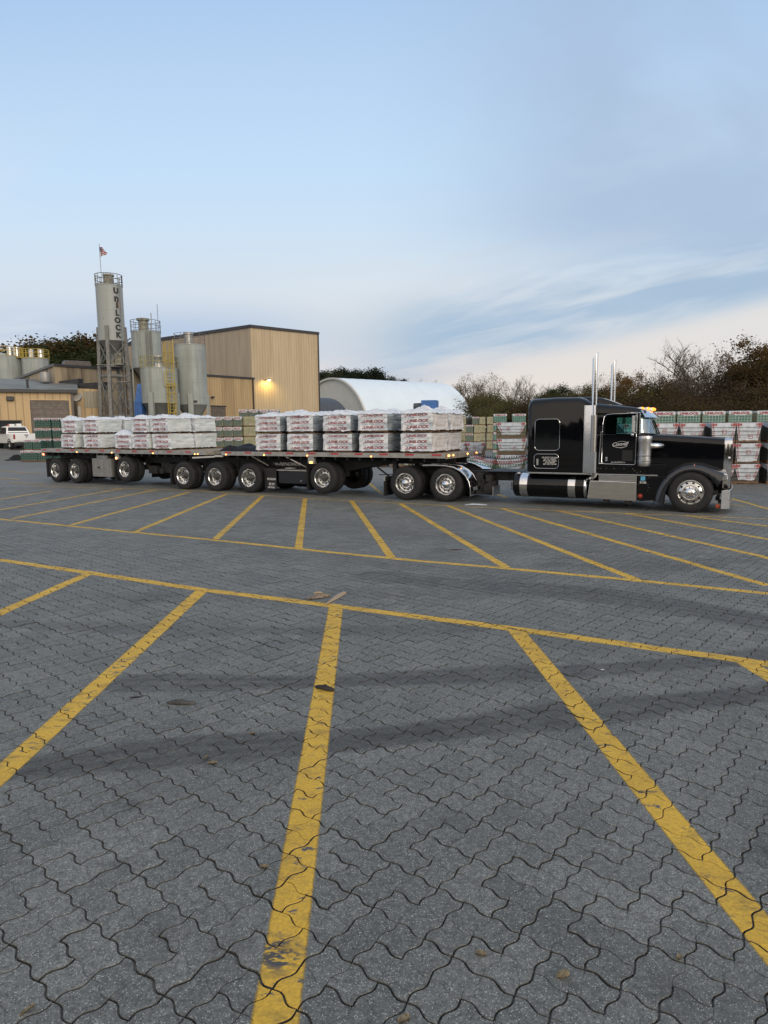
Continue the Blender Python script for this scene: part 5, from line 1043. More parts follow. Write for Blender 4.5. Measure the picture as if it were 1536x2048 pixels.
# big tan hall
A = Vector((-17.27, 90)); B = Vector((-9.07, 97.2)); D = Vector((-40.41, 107.8)); Cc = B+(D-A)
hall = empty('factory_hall', (A.x, A.y, .7), 0, 'tall tan ribbed metal factory hall with a lit wall lamp, highest building in the yard', 'factory building')
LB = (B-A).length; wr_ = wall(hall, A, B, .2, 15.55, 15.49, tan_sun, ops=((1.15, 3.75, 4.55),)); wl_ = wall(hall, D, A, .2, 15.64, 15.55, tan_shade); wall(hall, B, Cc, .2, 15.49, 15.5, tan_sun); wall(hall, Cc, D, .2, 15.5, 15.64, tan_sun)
for W0, P0, P1 in ((wr_, A, B), (wl_, D, A)):
    L = (P1-P0).length; MBx = MB().box(-.05 if P0 == A else -.1, L+(.12 if P0 == A else .0), -.16, .0, 15.34, 15.68); MBx.build('gutter', trim_d, W0, smooth=False)
mb = MB(); mb.add([(p.x-A.x, p.y-A.y, z-.7) for p, z in ((A, 15.6), (B, 15.55), (Cc, 15.6), (D, 15.7))]+[(p.x-A.x, p.y-A.y, z-.7) for p, z in ((A, 15.75), (B, 15.7), (Cc, 15.75), (D, 15.85))], [(0,1,2,3),(4,5,6,7),(0,1,5,4),(1,2,6,5),(2,3,7,6),(3,0,4,7)]); part(mb, 'roof', trim_d, hall, smooth=False)
part(MB().box(LB-.14, LB+.06, -.10, .0, .3, 15.34), 'corner_trim', trim_d, wr_, smooth=False)
part(MB().box(1.15, 3.75, .06, .12, .3, 4.55), 'roller_door', door_pale, wr_, smooth=False); part(MB().box(1.08, 3.82, -.05, .0, 4.55, 4.68).box(1.05, 1.15, -.05, 0, .3, 4.55).box(3.75, 3.85, -.05, 0, .3, 4.55), 'door_frame', M('tan_trim', (.40, .29, .17), .5), wr_, smooth=False)
pl = Y(531, 760, 91.6); d_ = (B-A).normalized(); s_l = (Vector((pl.x, pl.y))-A).dot(d_)
lp_ = part(MB().box(s_l-.30, s_l+.10, -.45, -.02, 8.62, 8.72).prism([(s_l-.1, 8.60), (s_l+.28, 8.78), (s_l+.24, 8.90), (s_l-.12, 8.72)], 'y', -.55, -.2), 'wall_lamp', trim_d, wr_, smooth=False)
part(MB().box(s_l-.05, s_l+.30, -.62, -.22, 8.58, 8.72), 'lens', M('lit_lamp_lens', (1, .9, .6), .3, emit=(1, .78, .38), es=14), lp_)
nrm_ = Vector((d_.y, -d_.x)); ld = bpy.data.lights.new('wall_lamp_light', 'SPOT'); lo_ = bpy.data.objects.new('wall_lamp_light', ld); COL.objects.link(lo_); ld.energy = 330; ld.color = (1, .66, .16); ld.shadow_soft_size = .2; ld.spot_size = R(160); ld.spot_blend = .8
pw = A+d_*(s_l+.0)+nrm_*.95; lo_.location = (pw.x, pw.y, 8.55); lo_.rotation_euler = (Vector((-nrm_.x*.55, -nrm_.y*.55, -1))).to_track_quat('-Z', 'Y').to_euler()
# long low shed in front of the hall
P0 = Vector((-32.67, 68)); P1 = Vector((-16.79, 89)); P2 = Vector((-39.91, 73.7)); P3 = P1+(P2-P0)
shed = empty('factory_shed', (P0.x, P0.y, .7), 0, 'long low tan shed with rust streaked siding running behind the silos', 'factory building')
LS = (P1-P0).length; sd0 = (Y(421, 811, 86)-Vector((P0.x, P0.y, 0))).to_2d().dot((P1-P0).normalized()); 
def s_at(px):        # distance along the shed's front wall under a photo column
    d = ray(px, 800); k = (P1-P0).normalized(); n = Vector((-k.y, k.x)); t = P0.dot(n)/(d.x*n.x+d.y*n.y); return (Vector((d.x*t, d.y*t))-P0).dot(k)
sm_ = s_at(300); kd = (P1-P0)/LS; Pm = P0+kd*sm_
w1_ = wall(shed, P0, Pm, .2, 8.71, 8.71, tan_old); w2_ = wall(shed, Pm, P1, .2, 8.71, 8.72, tan_low, ops=((s_at(421)-sm_, s_at(450.5)-sm_, 5.0),)); w3_ = wall(shed, P2, P0, .2, 7.66, 8.71, tan_old)
part(MB().box(s_at(421)-sm_, s_at(450.5)-sm_, .06, .12, .3, 5.0), 'roller_door', door_brown, w2_, smooth=False)
part(MB().box(s_at(420)-sm_-.1, s_at(451)-sm_+.1, -.04, .0, 5.0, 5.12), 'door_head', trim_d, w2_, smooth=False)
for W0, L, za, zb in ((w1_, sm_, 8.71, 8.71), (w2_, LS-sm_, 8.71, 8.72), (w3_, (P2-P0).length, 7.66, 8.71)):
    m_ = MB(); m_.add([(-.0, -.16, za-.12), (L, -.16, zb-.12), (L, .1, zb-.12), (0, .1, za-.12), (0, -.16, za+.12), (L, -.16, zb+.12), (L, .1, zb+.12), (0, .1, za+.12)], [(0,3,2,1),(4,5,6,7),(0,1,5,4),(1,2,6,5),(2,3,7,6),(3,0,4,7)]); part(m_, 'gutter', trim_d if W0 != w3_ else M('grey_barge_board', (.12, .12, .12), .5), W0, smooth=False)
mb = MB(); mb.add([(p.x-P0.x, p.y-P0.y, z-.7) for p, z in ((P0, 8.80), (P1, 8.80), (P3, 7.75), (P2, 7.75))]+[(p.x-P0.x, p.y-P0.y, z-.7) for p, z in ((P0, 8.84), (P1, 8.84), (P3, 7.80), (P2, 7.80))], [(0,3,2,1),(4,5,6,7),(0,1,5,4),(1,2,6,5),(2,3,7,6),(3,0,4,7)]); part(mb, 'roof', roof_grey, shed, smooth=False)
part(MB().box(LS-sm_-.35, LS-sm_-.22, -.14, -.02, .4, 8.6), 'downpipe', trim_d, w2_, smooth=False)
part(MB().box(s_at(424)-sm_-.15, s_at(424)-sm_+.15, -.35, -.02, 6.0, 6.2), 'wall_lamp', trim_d, w2_, smooth=False)
pv = Y(153, 730, 77); vt = empty('roof_ventilator', (pv.x, pv.y, 8.2), R(38), 'brown box shaped roof ventilator on top of the stained shed', 'roof vent')
part(MB().prism([(-1.35, .85), (1.35, .85), (1.45, 1.3), (1.3, 1.75), (-1.3, 1.75), (-1.45, 1.3)], 'y', -.7, .7), 'hood', M('vent_metal', (.115, .10, .09), .5, .2, var=.2), vt, smooth=False, bevel=.05); part(MB().box(-1.15, 1.15, -.5, .5, -.5, .85), 'base', trim_d, vt, smooth=False)
# garage
Q0 = Vector((-47.6, 55.3)); Q1 = Vector((-29.1, 63.77)); kq = (Q1-Q0).normalized(); nq = Vector((-kq.y, kq.x))
gar = empty('garage', (Q1.x, Q1.y, .7), 0, 'yellow tan metal garage with a large brown roller door behind the white pickup', 'garage')
def q_at(px):
    d = ray(px, 840); n = nq; t = Q0.dot(n)/(d.x*n.x+d.y*n.y); return (Vector((d.x*t, d.y*t))-Q0).dot(kq)
LQ = (Q1-Q0).length; gx0, gx1, wx1 = q_at(62), q_at(140.5), q_at(42)
gw_ = wall(gar, Q0, Q1, .2, 5.85, 5.85, tan_gar, ops=((wx1-7, wx1, 3.15), (gx0, gx1, 5.02))); wall(gar, Q1, Q1+nq*9, .2, 5.85, 7.4, tan_gar)
part(MB().box(gx0, gx1, .08, .14, .3, 5.02), 'roller_door', door_brown, gw_, smooth=False); part(MB().box(gx0-.10, gx0, -.04, .0, .3, 5.1).box(gx1, gx1+.10, -.04, 0, .3, 5.1).box(gx0, gx1, -.04, 0, 5.02, 5.1), 'door_frame', M('yellow_tan_trim', (.5, .36, .2), .5), gw_, smooth=False)
wn_ = part(MB().box(wx1-7, wx1, .10, .14, .3, 3.15), 'window', M('garage_glazing', (.03, .035, .04), .08, coat=.5), gw_, smooth=False); part(MB().box(wx1-7, wx1+.06, -.05, .02, 3.12, 3.22).box(wx1-2.4, wx1-2.3, .0, .1, .3, 3.12).box(wx1-.06, wx1+.06, -.05, .02, .3, 3.12), 'window_frame', trim_d, wn_, smooth=False)
part(MB().box(-.2, LQ+.45, -.35, .0, 5.72, 5.98), 'gutter', trim_d, gw_, smooth=False); part(MB().box(LQ-.16, LQ+.04, -.06, .02, .3, 5.72), 'corner_trim', M('brown_trim', (.10, .08, .065), .5), gw_, smooth=False)
mb = MB(); mb.add([(-.2, -.4, 5.98), (LQ+.5, -.4, 5.98), (LQ+.5, 9.2, 7.5), (-.2, 9.2, 7.5), (-.2, -.4, 6.02), (LQ+.5, -.4, 6.02), (LQ+.5, 9.2, 7.54), (-.2, 9.2, 7.54)], [(0,3,2,1),(4,5,6,7),(0,1,5,4),(1,2,6,5),(2,3,7,6),(3,0,4,7)]); part(mb, 'roof', M('garage_roof', (.17, .18, .17), .65, 0, var=.4, vs=.8, stretch=(.6, 2, 1)), gw_, smooth=False)
a_ = q_at(24); part(MB().box(a_-.30, a_+.30, -.3, -.0, 4.95, 5.35), 'wall_lamp', trim_d, gw_, bevel=.06); a_ = q_at(60); part(MB().tube([(a_, .4, 6.05), (a_-.02, .4, 6.9)], .10, 8).tube([(a_-.15, .4, 6.95), (a_+.05, .4, 6.7), (a_+.12, .4, 7.15)], .05, 6), 'roof_pipe', trim_d, gw_)
part(MB().cyl((LQ+.5, .4, 5.2), (LQ+.35, .1, 5.35), .32, .42, 14).box(LQ+.5, LQ+.9, .2, .5, 5.42, 5.7).box(LQ+.38, LQ+.62, .3, .4, 3.6, 4.5), 'wall_fittings', M('pale_fitting', (.3, .29, .26), .5), gw_)
# lean-to between garage and shed
R0 = Vector((-28.9, 66.4)); R1 = Vector((-27.2, 67.6)); mb = MB(); pl0 = Y(152, 779, 66.5); pl1 = Y(206, 779, 67.6)
lean = empty('lean_to', (pl0.x, pl0.y, .7), 0, 'narrow tan lean-to with a dark membrane roof between the garage and the tall silo', 'lean-to')
lw = wall(lean, (pl0.x, pl0.y), (pl1.x, pl1.y), .2, 6.3, 6.25, tan_gar); Lw = (Vector((pl1.x, pl1.y))-Vector((pl0.x, pl0.y))).length
part(MB().box(Lw*.28, Lw*.95, -.05, 0, 4.45, 6.05), 'translucent_panel', panel_m, lw, smooth=False)
mb = MB(); ppx = [(58, 772), (105, 764), (157, 757), (157, 767), (206, 764), (206, 779.5), (150, 780), (100, 779)]; p3 = [Y(a, b, 68.3) for a, b in ppx]
mb.loft([[tuple(p-Vector((pl0.x, pl0.y, .7))) for p in p3], [tuple(p-Vector((pl0.x-.25, pl0.y-.5, .7))) for p in p3]]); part(mb, 'parapet', roof_dark, lean, smooth=False)
part(MB().lathe([(.45, 0), (.5, .3), (.45, .8), (.4, .95), (0, 1.0)], tuple(Y(91, 764, 67.4)-Vector((pl0.x, pl0.y, .7))), 'z', 14), 'roof_fan', M('fan_housing', (.30, .30, .29), .5, .4), lean)
# silos
conc = M('silo_grey', (.30, .315, .29), .6, var=.12, vs=1.4, stretch=(1, 1, .25)); g = NT(conc); c = g.coord('Object'); sp_ = g.n('ShaderNodeSeparateXYZ'); g.l(c, sp_.inputs[0])
seam = g.m('LESS_THAN', g.m('FRACT', g.m('MULTIPLY', sp_.outputs['Z'], .66)), .02); g.l(g.mix(g.m('MULTIPLY', seam, .4), g.mix(g.m('MULTIPLY', g.ramp(g.noise(g.coord('Object', (2.5, 2.5, .12)), 1.0, 6, .7), [(.45, 0), (.72, .75)]), 1.0), g.ramp(g.noise(c, .5, 3), [(.3, (.26, .29, .275)), (.7, (.34, .375, .36))]), (.17, .16, .13)), (.16, .16, .15)), g.p.inputs['Base Color'])
silo_white = M('weathered_white_steel', (.40, .41, .39), .5); g = NT(silo_white); c = g.coord('Object'); sp_ = g.n('ShaderNodeSeparateXYZ'); g.l(c, sp_.inputs[0]); seam = g.m('LESS_THAN', g.m('FRACT', g.m('MULTIPLY', sp_.outputs['Z'], .55)), .018)
g.l(g.mix(g.m('MULTIPLY', seam, .4), g.mix(g.ramp(g.noise(g.coord('Object', (2, 2, .2)), 1.2, 6, .7), [(.5, 0), (.8, .6)]), g.mix(g.ramp(g.noise(c, 1.5, 5, .7), [(.70, 0), (.73, 1)]), (.295, .315, .305), (.09, .07, .05)), (.185, .19, .17)), (.2, .2, .19)), g.p.inputs['Base Color'])
cone_m = M('hopper_grey', (.17, .175, .165), .6, var=.15, vs=2); steel = M('galvanised_steel', (.20, .20, .19), .6, .3, var=.3, vs=5); yel = M('yellow_rail', (.42, .31, .05), .5); bright = M('bright_vent', (.7, .7, .68), .25, 1.0, var=.1, vs=4)
def railing(par, r, z, mat, h=1.05, n=14, cx=0, cy=0, a0=0, a1=2*PI, rad=.03):
    mb = MB()
    for hh in (h, h*.55, .08): mb.tube([(cx+r*math.cos(a0+(a1-a0)*i/28), cy+r*math.sin(a0+(a1-a0)*i/28), z+hh) for i in range(29)], rad, 5)
    for i in range(n+1): a = a0+(a1-a0)*i/n; mb.tube([(cx+r*math.cos(a), cy+r*math.sin(a), z), (cx+r*math.cos(a), cy+r*math.sin(a), z+h)], rad, 5)
    return part(mb, 'railing', mat, par)
def ladder(par, x, y, z0, z1, ang, mat, w=.45, cage=0.0, rad=.03):
    t = Vector((math.cos(ang), math.sin(ang), 0)); n = Vector((t.y, -t.x, 0)); o = Vector((x, y, 0)); mb = MB()
    for s_ in (-1, 1): mb.tube([o+t*(s_*w/2)+Vector((0, 0, z0)), o+t*(s_*w/2)+Vector((0, 0, z1))], rad, 5)
    z = z0+.2
    while z < z1: mb.tube([o-t*w/2+Vector((0, 0, z)), o+t*w/2+Vector((0, 0, z))], rad*.7, 4); z += .32
    if cage:
        z = z0+2.2; k = 9
        def cp(i, zz): a = PI*i/(k-1); return o+t*(.38*math.cos(a))+n*(.75*math.sin(a))+Vector((0, 0, zz))
        while z < z1+.01: mb.tube([cp(i, z) for i in range(k)], rad*.9, 4); z += .9
        for i in (0, 2, 4, 6, 8): mb.tube([cp(i, z0+2.2), cp(i, z1)], rad*.8, 4)
    return part(mb, 'ladder', mat, par)
def silo(px, d, r, z0, z1, hop, label, mat, cat='silo', name='silo', legs=4, legw=.28, la=.3, ground=None, group=None):
    p = Y(px, 860, d); e = empty(name, (p.x, p.y, .7), 0, label, cat, group); b = .7
    tk = part(MB().lathe([(0, z1-b+.14), (r*.3, z1-b+.13), (r*.97, z1-b+.03), (r+.03, z1-b+.02), (r+.03, z1-b-.06), (r, z1-b-.07), (r, z0-b)], ax='z', n=48), 'tank', mat, e, angle=30)
    part(MB().lathe([(r, z0-b), (r*.96, z0-b-.03), (.22, z0-b-hop), (.20, z0-b-hop-.5), (0, z0-b-hop-.5)], ax='z', n=40), 'hopper', cone_m, tk)
    for k in range(legs):
        a = la+2*PI*k/legs; x, y = (r+.02)*math.cos(a), (r+.02)*math.sin(a); lg_ = part(MB().box(-legw*.3, legw*.3, -legw/2, legw/2, 0, z0-b+1.0), 'leg', conc, e, smooth=False); lg_.location = (x, y, 0); lg_.rotation_euler.z = a
    return e, tk
def vent(par, x, y, z, r, h, mat, cap=1.25):
    return part(MB().lathe([(r, 0), (r, h*.82), (r*cap, h*.84), (r*cap, h*.98), (r*.6, h), (0, h)], (x, y, z), 'z', 20), 'vent', mat, par)
rv = M('rusty_vent', (.25, .24, .19), .6, .3, var=.4, vs=4)
# tall white silo on its steel tower
ps = Y(235, 860, 66); cam_a = math.atan2(-ps.y, -ps.x)
tw, tk = silo(235, 66, 1.21, 10.68, 15.80, 1.25, 'tall slender white silo with black UNILOCK lettering on a braced steel tower, flag on top', silo_white, legs=0)
tower = []
_l = Vector((ps.y, -ps.x)).normalized(); _d = Vector((ps.x, ps.y)).normalized()
for a, b in ((-1.45, .48), (-.48, -1.45), (1.45, -.48), (.48, 1.45)): q_ = _l*a+_d*b; tower.append((q_.x, q_.y))
for k, (x, y) in enumerate(tower): part(MB().beam((x*.80, y*.80, 11.3), (x*1.02, y*1.02, 0), .30, .30), 'leg', steel, tw, smooth=False)
mb = MB()
for k in range(4):
    (x0, y0), (x1, y1) = tower[k], tower[(k+1) % 4]
    for z in (7.6, 6.7, 2.9): s_ = 1.02-.22*z/11.3; mb.beam((x0*s_, y0*s_, z), (x1*s_, y1*s_, z), .18 if z > 5 else .12, .2)
    for za, zb in ((9.9, 7.7), (6.6, 3.0), (2.8, .1)):
        sa, sb = 1.02-.22*za/11.3, 1.02-.22*zb/11.3; mb.beam((x0*sa, y0*sa, za), (x1*sb, y1*sb, zb), .09); mb.beam((x1*sa, y1*sa, za), (x0*sb, y0*sb, zb), .09)
mb.box(-1.2, 1.3, -1.1, 1.1, 7.66, 7.74); part(mb, 'bracing', steel, tw, smooth=False)
railing(tw, 1.22, 15.1, steel, 1.0, 12, rad=.035); vent(tw, 0, 0, 15.1, .42, 1.1, rv)
part(MB().tube([(.0, 0, 8.3), (.0, 0, 7.9), (.15, -.1, 7.7)], [.3, .22, .25], 12).box(.3, .9, -.4, .2, 7.75, 8.9), 'valve', rv, tw)
ladder(tw, 1.18, -.55, .2, 15.6, R(-65), steel, .4); part(MB().box(.6, 1.9, -1.5, -.8, 6.0, 6.1), 'landing', steel, tw, smooth=False)
mb = MB()
for i, ch in enumerate('UNILOCK'):
    zc = 15.22-.677*i
    def fn(a, b, zc=zc): th_ = cam_a+R(29)+a/1.21; rr_ = 1.235; return (rr_*math.cos(th_), rr_*math.sin(th_), zc-.7+b)
    put_text(mb, ch if ch != 'N' else 'n', fn, .70 if ch != 'N' else .90, 0, sx=1.0, bold=.04)
lt_ = part(mb, 'lettering', dark_ink, tk, smooth=False, fix=False)
th_ = cam_a+R(32); part(MB().add([(1.228*math.cos(th_+a/1.2), 1.228*math.sin(th_+a/1.2), 12.55+b) for a, b in ((-.06, 1.05), (.10, .95), (.14, .5), (.05, .42), (-.10, .6))], [(0, 1, 2, 3, 4)]), 'rust_patch', M('rust', (.20, .10, .045), .9, var=.4, vs=9), tk, smooth=False)
pf = Y(203, 555, 66); fp = empty('flag', (pf.x, pf.y, 16.2), 0, 'small tattered red and white striped flag on a thin pole above the tall silo', 'flag')
part(MB().tube([(0, 0, -.3), (-.03, 0, 3.5)], .025, 6), 'pole', steel, fp)
flm = M('flag_cloth', (.5, .5, .5), .7); g = NT(flm); s_ = g.n('ShaderNodeSeparateXYZ'); g.l(g.coord('Object'), s_.inputs[0]); st_ = g.m('LESS_THAN', g.m('FRACT', g.m('MULTIPLY', g.m('ADD', s_.outputs['Z'], g.m('MULTIPLY', s_.outputs['X'], .35)), 5.5)), .5); g.l(g.mix(st_, (.30, .035, .05), (.48, .46, .48)), g.p.inputs['Base Color'])
mb = MB(); grid(mb, lambda u, v: (.0+.62*u-.0, .10*math.sin(u*7+v*2), 3.2-.9*v+(-.35*u+.12*math.sin(u*5))*(1-v)+.25*u*v), 10, 8); cl_ = part(mb, 'cloth', flm, fp, fix=False)
part(MB().add([(.0, -.12, 3.2), (.22, -.12, 3.12), (.22, -.12, 2.82), (0, -.12, 2.86)], [(0, 1, 2, 3)]), 'canton', M('flag_blue', (.10, .09, .16), .7), cl_, smooth=False)
# grey silos
e2, t2 = silo(302, 75, 1.54, 8.9, 12.75, 2.0, 'grey silo with a rusty top vent and dark guard rail, right of the white silo', conc)
railing(e2, 1.56, 12.05, steel, 1.2, 12); vent(e2, -.35, .3, 12.1, .5, 1.5, rv, 1.35); part(MB().tube([(-.3, -1.6, 12.0), (-.1, -1.62, 3.0)], .10, 8).tube([(1.1, -1.3, 13.9), (1.1, -1.3, 8)], .05, 6), 'pipe', conc, e2); part(MB().box(.45, .75, -1.58, -1.5, 8.0, 12.0).box(.85, 1.1, -1.45, -1.38, 8.0, 12.0), 'ladder_strip', cone_m, e2)
part(MB().tube([(1.45, -.2, 12.0), (1.45, -.2, 15.0)], .03, 5), 'antenna', steel, e2)
e3, t3 = silo(324, 66, 1.72, 4.75, 8.08, 2.3, 'squat grey silo on stub legs with a bright round vent, behind the yellow caged ladder', conc, legw=.5, la=R(-100))
railing(e3, 1.7, 7.4, M('dull_yellow_rail', (.30, .27, .11), .6), 1.05, 12); vent(e3, .1, -.3, 7.45, .42, 1.1, bright, 1.02)
e4, t4 = silo(387.5, 68, 1.50, 4.65, 10.45, 2.4, 'plain grey silo with a single silver vent, rightmost silo before the hall', conc, legw=.5, la=R(-80))
railing(e4, 1.5, 9.8, steel, 1.05, 10, rad=.02); vent(e4, -.1, 0, 9.85, .40, 1.15, M('silver_vent', (.34, .34, .32), .4, .6, var=.2), 1.25); part(MB().box(.2, .9, -1.53, -1.48, 4.15, 4.32), 'nameplate', trim_d, t4, smooth=False)
py_ = Y(346, 830, 64.6); yl = empty('caged_ladder', (py_.x, py_.y, .7), 0, 'bright yellow caged ladder climbing between the two grey silos', 'ladder')
ladder(yl, 0, 0, 0, 5.9, 0, yel, .5, 1, .035); ladder(yl, -.2, .1, 5.6, 9.6, 0, yel, .5, 1, .035); part(MB().box(-.55, .5, -.1, .5, 5.55, 5.62).tube([(.45, -.5, 5.6), (.45, -.5, 9.9)], .04, 5).tube([(-.5, -.4, 5.6), (-.5, -.4, 7.0), (.45, -.4, 7.0)], .04, 5), 'landing', yel, yl)
pb_ = Y(281, 822, 65.5); du = empty('dust_collector', (pb_.x, pb_.y, .7), R(-8), 'blue ribbed steel dust collector standing left of the squat silo', 'dust collector'); du.scale = (1, 1, 1.42); blue = M('blue_paint', (.045, .13, .36), .5, var=.25, vs=3)
mb = MB().box(-.36, .36, -.4, .4, 1.1, 3.0)
for k in range(4): mb.box(-.36+.2*k, -.30+.2*k, -.46, -.40, 1.1, 3.0)
bd_ = part(mb, 'housing', blue, du, smooth=False); part(MB().loft([[(-.3, -.35, 3.0), (.38, -.35, 3.0), (.38, .35, 3.0), (-.3, .35, 3.0)], [(-.1, -.3, 3.9), (.42, -.3, 3.9), (.42, .3, 3.9), (-.1, .3, 3.9)], [(-.05, -.25, 4.15), (.40, -.25, 4.15), (.40, .25, 4.15), (-.05, .25, 4.15)]]), 'hood', blue, bd_, smooth=False); part(MB().box(-.45, .45, -.45, .45, .98, 1.1).beam((-.35, -.35, 0), (-.35, -.35, 1), .1).beam((.35, -.35, 0), (.35, -.35, 1), .1).beam((.35, .35, 0), (.35, .35, 1), .1).beam((-.35, .35, 0), (-.35, .35, 1), .1), 'stand', M('dark_blue_paint', (.02, .03, .08), .5), du, smooth=False)
for i, (px, top_y, rpx, lab) in enumerate(((22, 714, 31.5, 'broad grey silo with yellow top railing at the left edge, behind the garage'), (81, 718, 24.5, 'narrower grey silo with yellow top railing, second from the left edge'))):
    d = 88; zt = Y(px, top_y, d).z; r = rpx/1340*d; e5, t5 = silo(px, d, r, 4.5, zt, 2.0, lab, conc, group='grey silos behind the garage'); railing(e5, r, zt-.7, yel, 1.15, 14, rad=.04)
    for x, rr_ in (((.85, .34), (1.75, .42)) if i == 0 else ((-.25, .36), (.95, .36))): vent(e5, x, -.4, zt-.68, rr_, 1.15, bright, 1.06)
    if i == 0: part(MB().lathe([(.0, .5), (.6, .35), (.9, .1), (.9, 0)], (-.6, -.2, zt-.62), 'z', 16), 'hatch', bright, e5); part(MB().box(1.9, 2.9, -1.0, .2, zt-.9, zt-.8).box(1.9, 1.98, -1.0, -.9, zt-.9, zt+.3).box(2.8, 2.88, -1.0, -.9, zt-.9, zt+.3).box(2.35, 2.42, -1.0, -.9, zt-.9, zt+.3).box(1.9, 2.9, -1.0, -.9, zt+.25, zt+.33), 'walkway', yel, e5, smooth=False)
# white fabric dome and grey quonset hut
ax = Vector((.751, .66)); pr = Vector((.66, -.751)); dc = Vector((-11.11, 144)); rd = 12.35; dome = empty('fabric_dome', (dc.x, dc.y, .4), math.atan2(ax.y, ax.x), 'large white fabric barrel dome with a grey end wall, behind the loaded trailers', 'storage dome')
fab = M('white_fabric', (.68, .77, .84), .5, var=.03, vs=.3); fab_in = M('grey_fabric_end', (.54, .54, .50), .6, var=.06, vs=.4)
def arc(r, x, n=40, k=1.0): return [(x, -r*math.cos(PI*i/n), k*r*math.sin(PI*i/n)) for i in range(n+1)]
rings = []
for i in range(25): x = 32.0*i/24; rings.append(arc(rd-(.03 if i % 2 else 0), x))
part(MB().loft(rings, closed=False), 'fabric_cover', fab, dome, angle=60, fix=False)
part(MB().add(arc(rd-.02, .42), [tuple(range(41))]).add(arc(rd-.02, 31.9), [tuple(range(40, -1, -1))]), 'end_wall', fab_in, dome, smooth=False, fix=False); part(MB().loft([arc(rd+.02, -.05), arc(rd+.02, .4), arc(rd-.35, .4), arc(rd-.35, -.05), arc(rd+.02, -.05)], closed=False), 'end_arch', M('end_band', (.56, .56, .53), .6), dome, angle=50)
qc = Y(655, 799, 118); qd = empty('quonset_hut', (qc.x, qc.y, .4), math.atan2(ax.y, ax.x), 'dark grey corrugated arched hut beside the tan hall, in front of the white dome', 'quonset hut')
qm = M('grey_corrugated_steel', (.085, .09, .10), .5, .3, var=.15, vs=2); rings = []
for i in range(41): rings.append(arc(7.0 if i % 2 else 6.9, -14+14.2*i/40, 30))
part(MB().loft(rings, closed=False), 'shell', qm, qd, angle=60, fix=False); part(MB().add(arc(6.88, .15, 30), [tuple(range(31))]), 'end_wall', fab_in, qd, smooth=False, fix=False)
pc = Y(860, 812, 56); bb = empty('hopper', (pc.x, pc.y, 0), R(-12), 'blue steel hopper with a dark grey end, showing above the front trailer load', 'hopper')
part(MB().box(-.62, .62, -.8, .8, 3.0, pc.z+.45).box(.62, .95, -.6, .6, 2.9, pc.z-.35), 'bin', M('bright_blue_paint', (.05, .15, .42), .45, var=.15, vs=3), bb, bevel=.03); part(MB().cyl((-.6, 0, pc.z-.05), (-1.35, 0, pc.z-.05), .32, .30, 16).box(-1.3, -.62, -.4, .4, pc.z-.9, pc.z-.35), 'chute', M('dark_grey_end', (.06, .07, .08), .5), bb); part(MB().beam((-.5, -.7, 0), (-.5, -.7, 3.0), .12).beam((.5, -.7, 0), (.5, -.7, 3.0), .12).beam((.5, .7, 0), (.5, .7, 3.0), .12).beam((-.5, .7, 0), (-.5, .7, 3.0), .12), 'stand', darkm, bb, smooth=False)
# white pickup
pk = empty('pickup_truck', (-30.15, 57.0, gz(-30, 57)), R(90+46), 'white crew cab pickup seen from behind, light bar on its roof, by the garage', 'pickup truck')
def sx(x, y, z0, z1, rt, rb=.06): return [(x, a, b) for a, b in rrect(-y, y, z0, z1, rt, rb, 4)]
bdy = part(MB().loft([sx(0, .95, .62, 1.28, .05), sx(.06, 1.0, .55, 1.31, .06), sx(2.0, 1.01, .50, 1.31, .06), sx(2.05, 1.01, .50, 1.24, .10), sx(4.35, 1.0, .50, 1.22, .12), sx(5.6, .96, .52, 1.12, .16), sx(5.85, .86, .55, 1.02, .16)]), 'body', white_p, pk, angle=40)
cbp = part(MB().loft([sx(1.98, .93, 1.2, 1.25, .02, .01), sx(2.0, .93, 1.2, 1.45, .05), sx(2.25, .80, 1.22, 1.93, .14), sx(3.0, .80, 1.22, 1.97, .14), sx(3.75, .78, 1.22, 1.93, .14), sx(4.45, .90, 1.18, 1.30, .05), sx(4.5, .9, 1.18, 1.22, .02, .01)]), 'cab', white_p, pk, angle=40)
part(MB().add([(1.975, -.80, 1.38), (1.975, .80, 1.38), (2.19, .68, 1.86), (2.19, -.68, 1.86)], [(0, 1, 2, 3)]).add([(1.985, -.80, 1.38), (1.985, .80, 1.38), (2.2, .68, 1.86), (2.2, -.68, 1.86)], [(3, 2, 1, 0)]), 'rear_window', dark_glass, cbp, smooth=False, fix=False)
for s_ in (-1, 1):
    for x0, x1 in ((2.35, 3.0), (3.06, 3.75)): part(MB().loft([[(x0, s_*.90, 1.32), (x1+.15, s_*.90, 1.32), (x1, s_*.815, 1.84), (x0+.03, s_*.815, 1.84)], [(x0, s_*.85, 1.32), (x1+.15, s_*.85, 1.32), (x1, s_*.77, 1.84), (x0+.03, s_*.77, 1.84)]]), 'side_window', dark_glass, cbp, smooth=False)
    part(MB().box(-.025, .10, s_*1.0-.13*(s_ > 0)-.0*(s_ < 0), s_*1.0+.13*(s_ < 0)+.0, .86, 1.26), 'tail_lamp', M('tail_lamp_red', (.30, .02, .02), .2, coat=.5), bdy, bevel=.02)
    for x0 in (2.5, 3.35): part(MB().box(x0, x0+.2, s_*1.012-.012, s_*1.012+.012, 1.12, 1.16), 'door_handle', darkm, bdy)
    part(MB().box(3.75, 3.9, s_*1.15-.11, s_*1.15+.11, 1.22, 1.44), 'wing_mirror', darkm, cbp, bevel=.03)
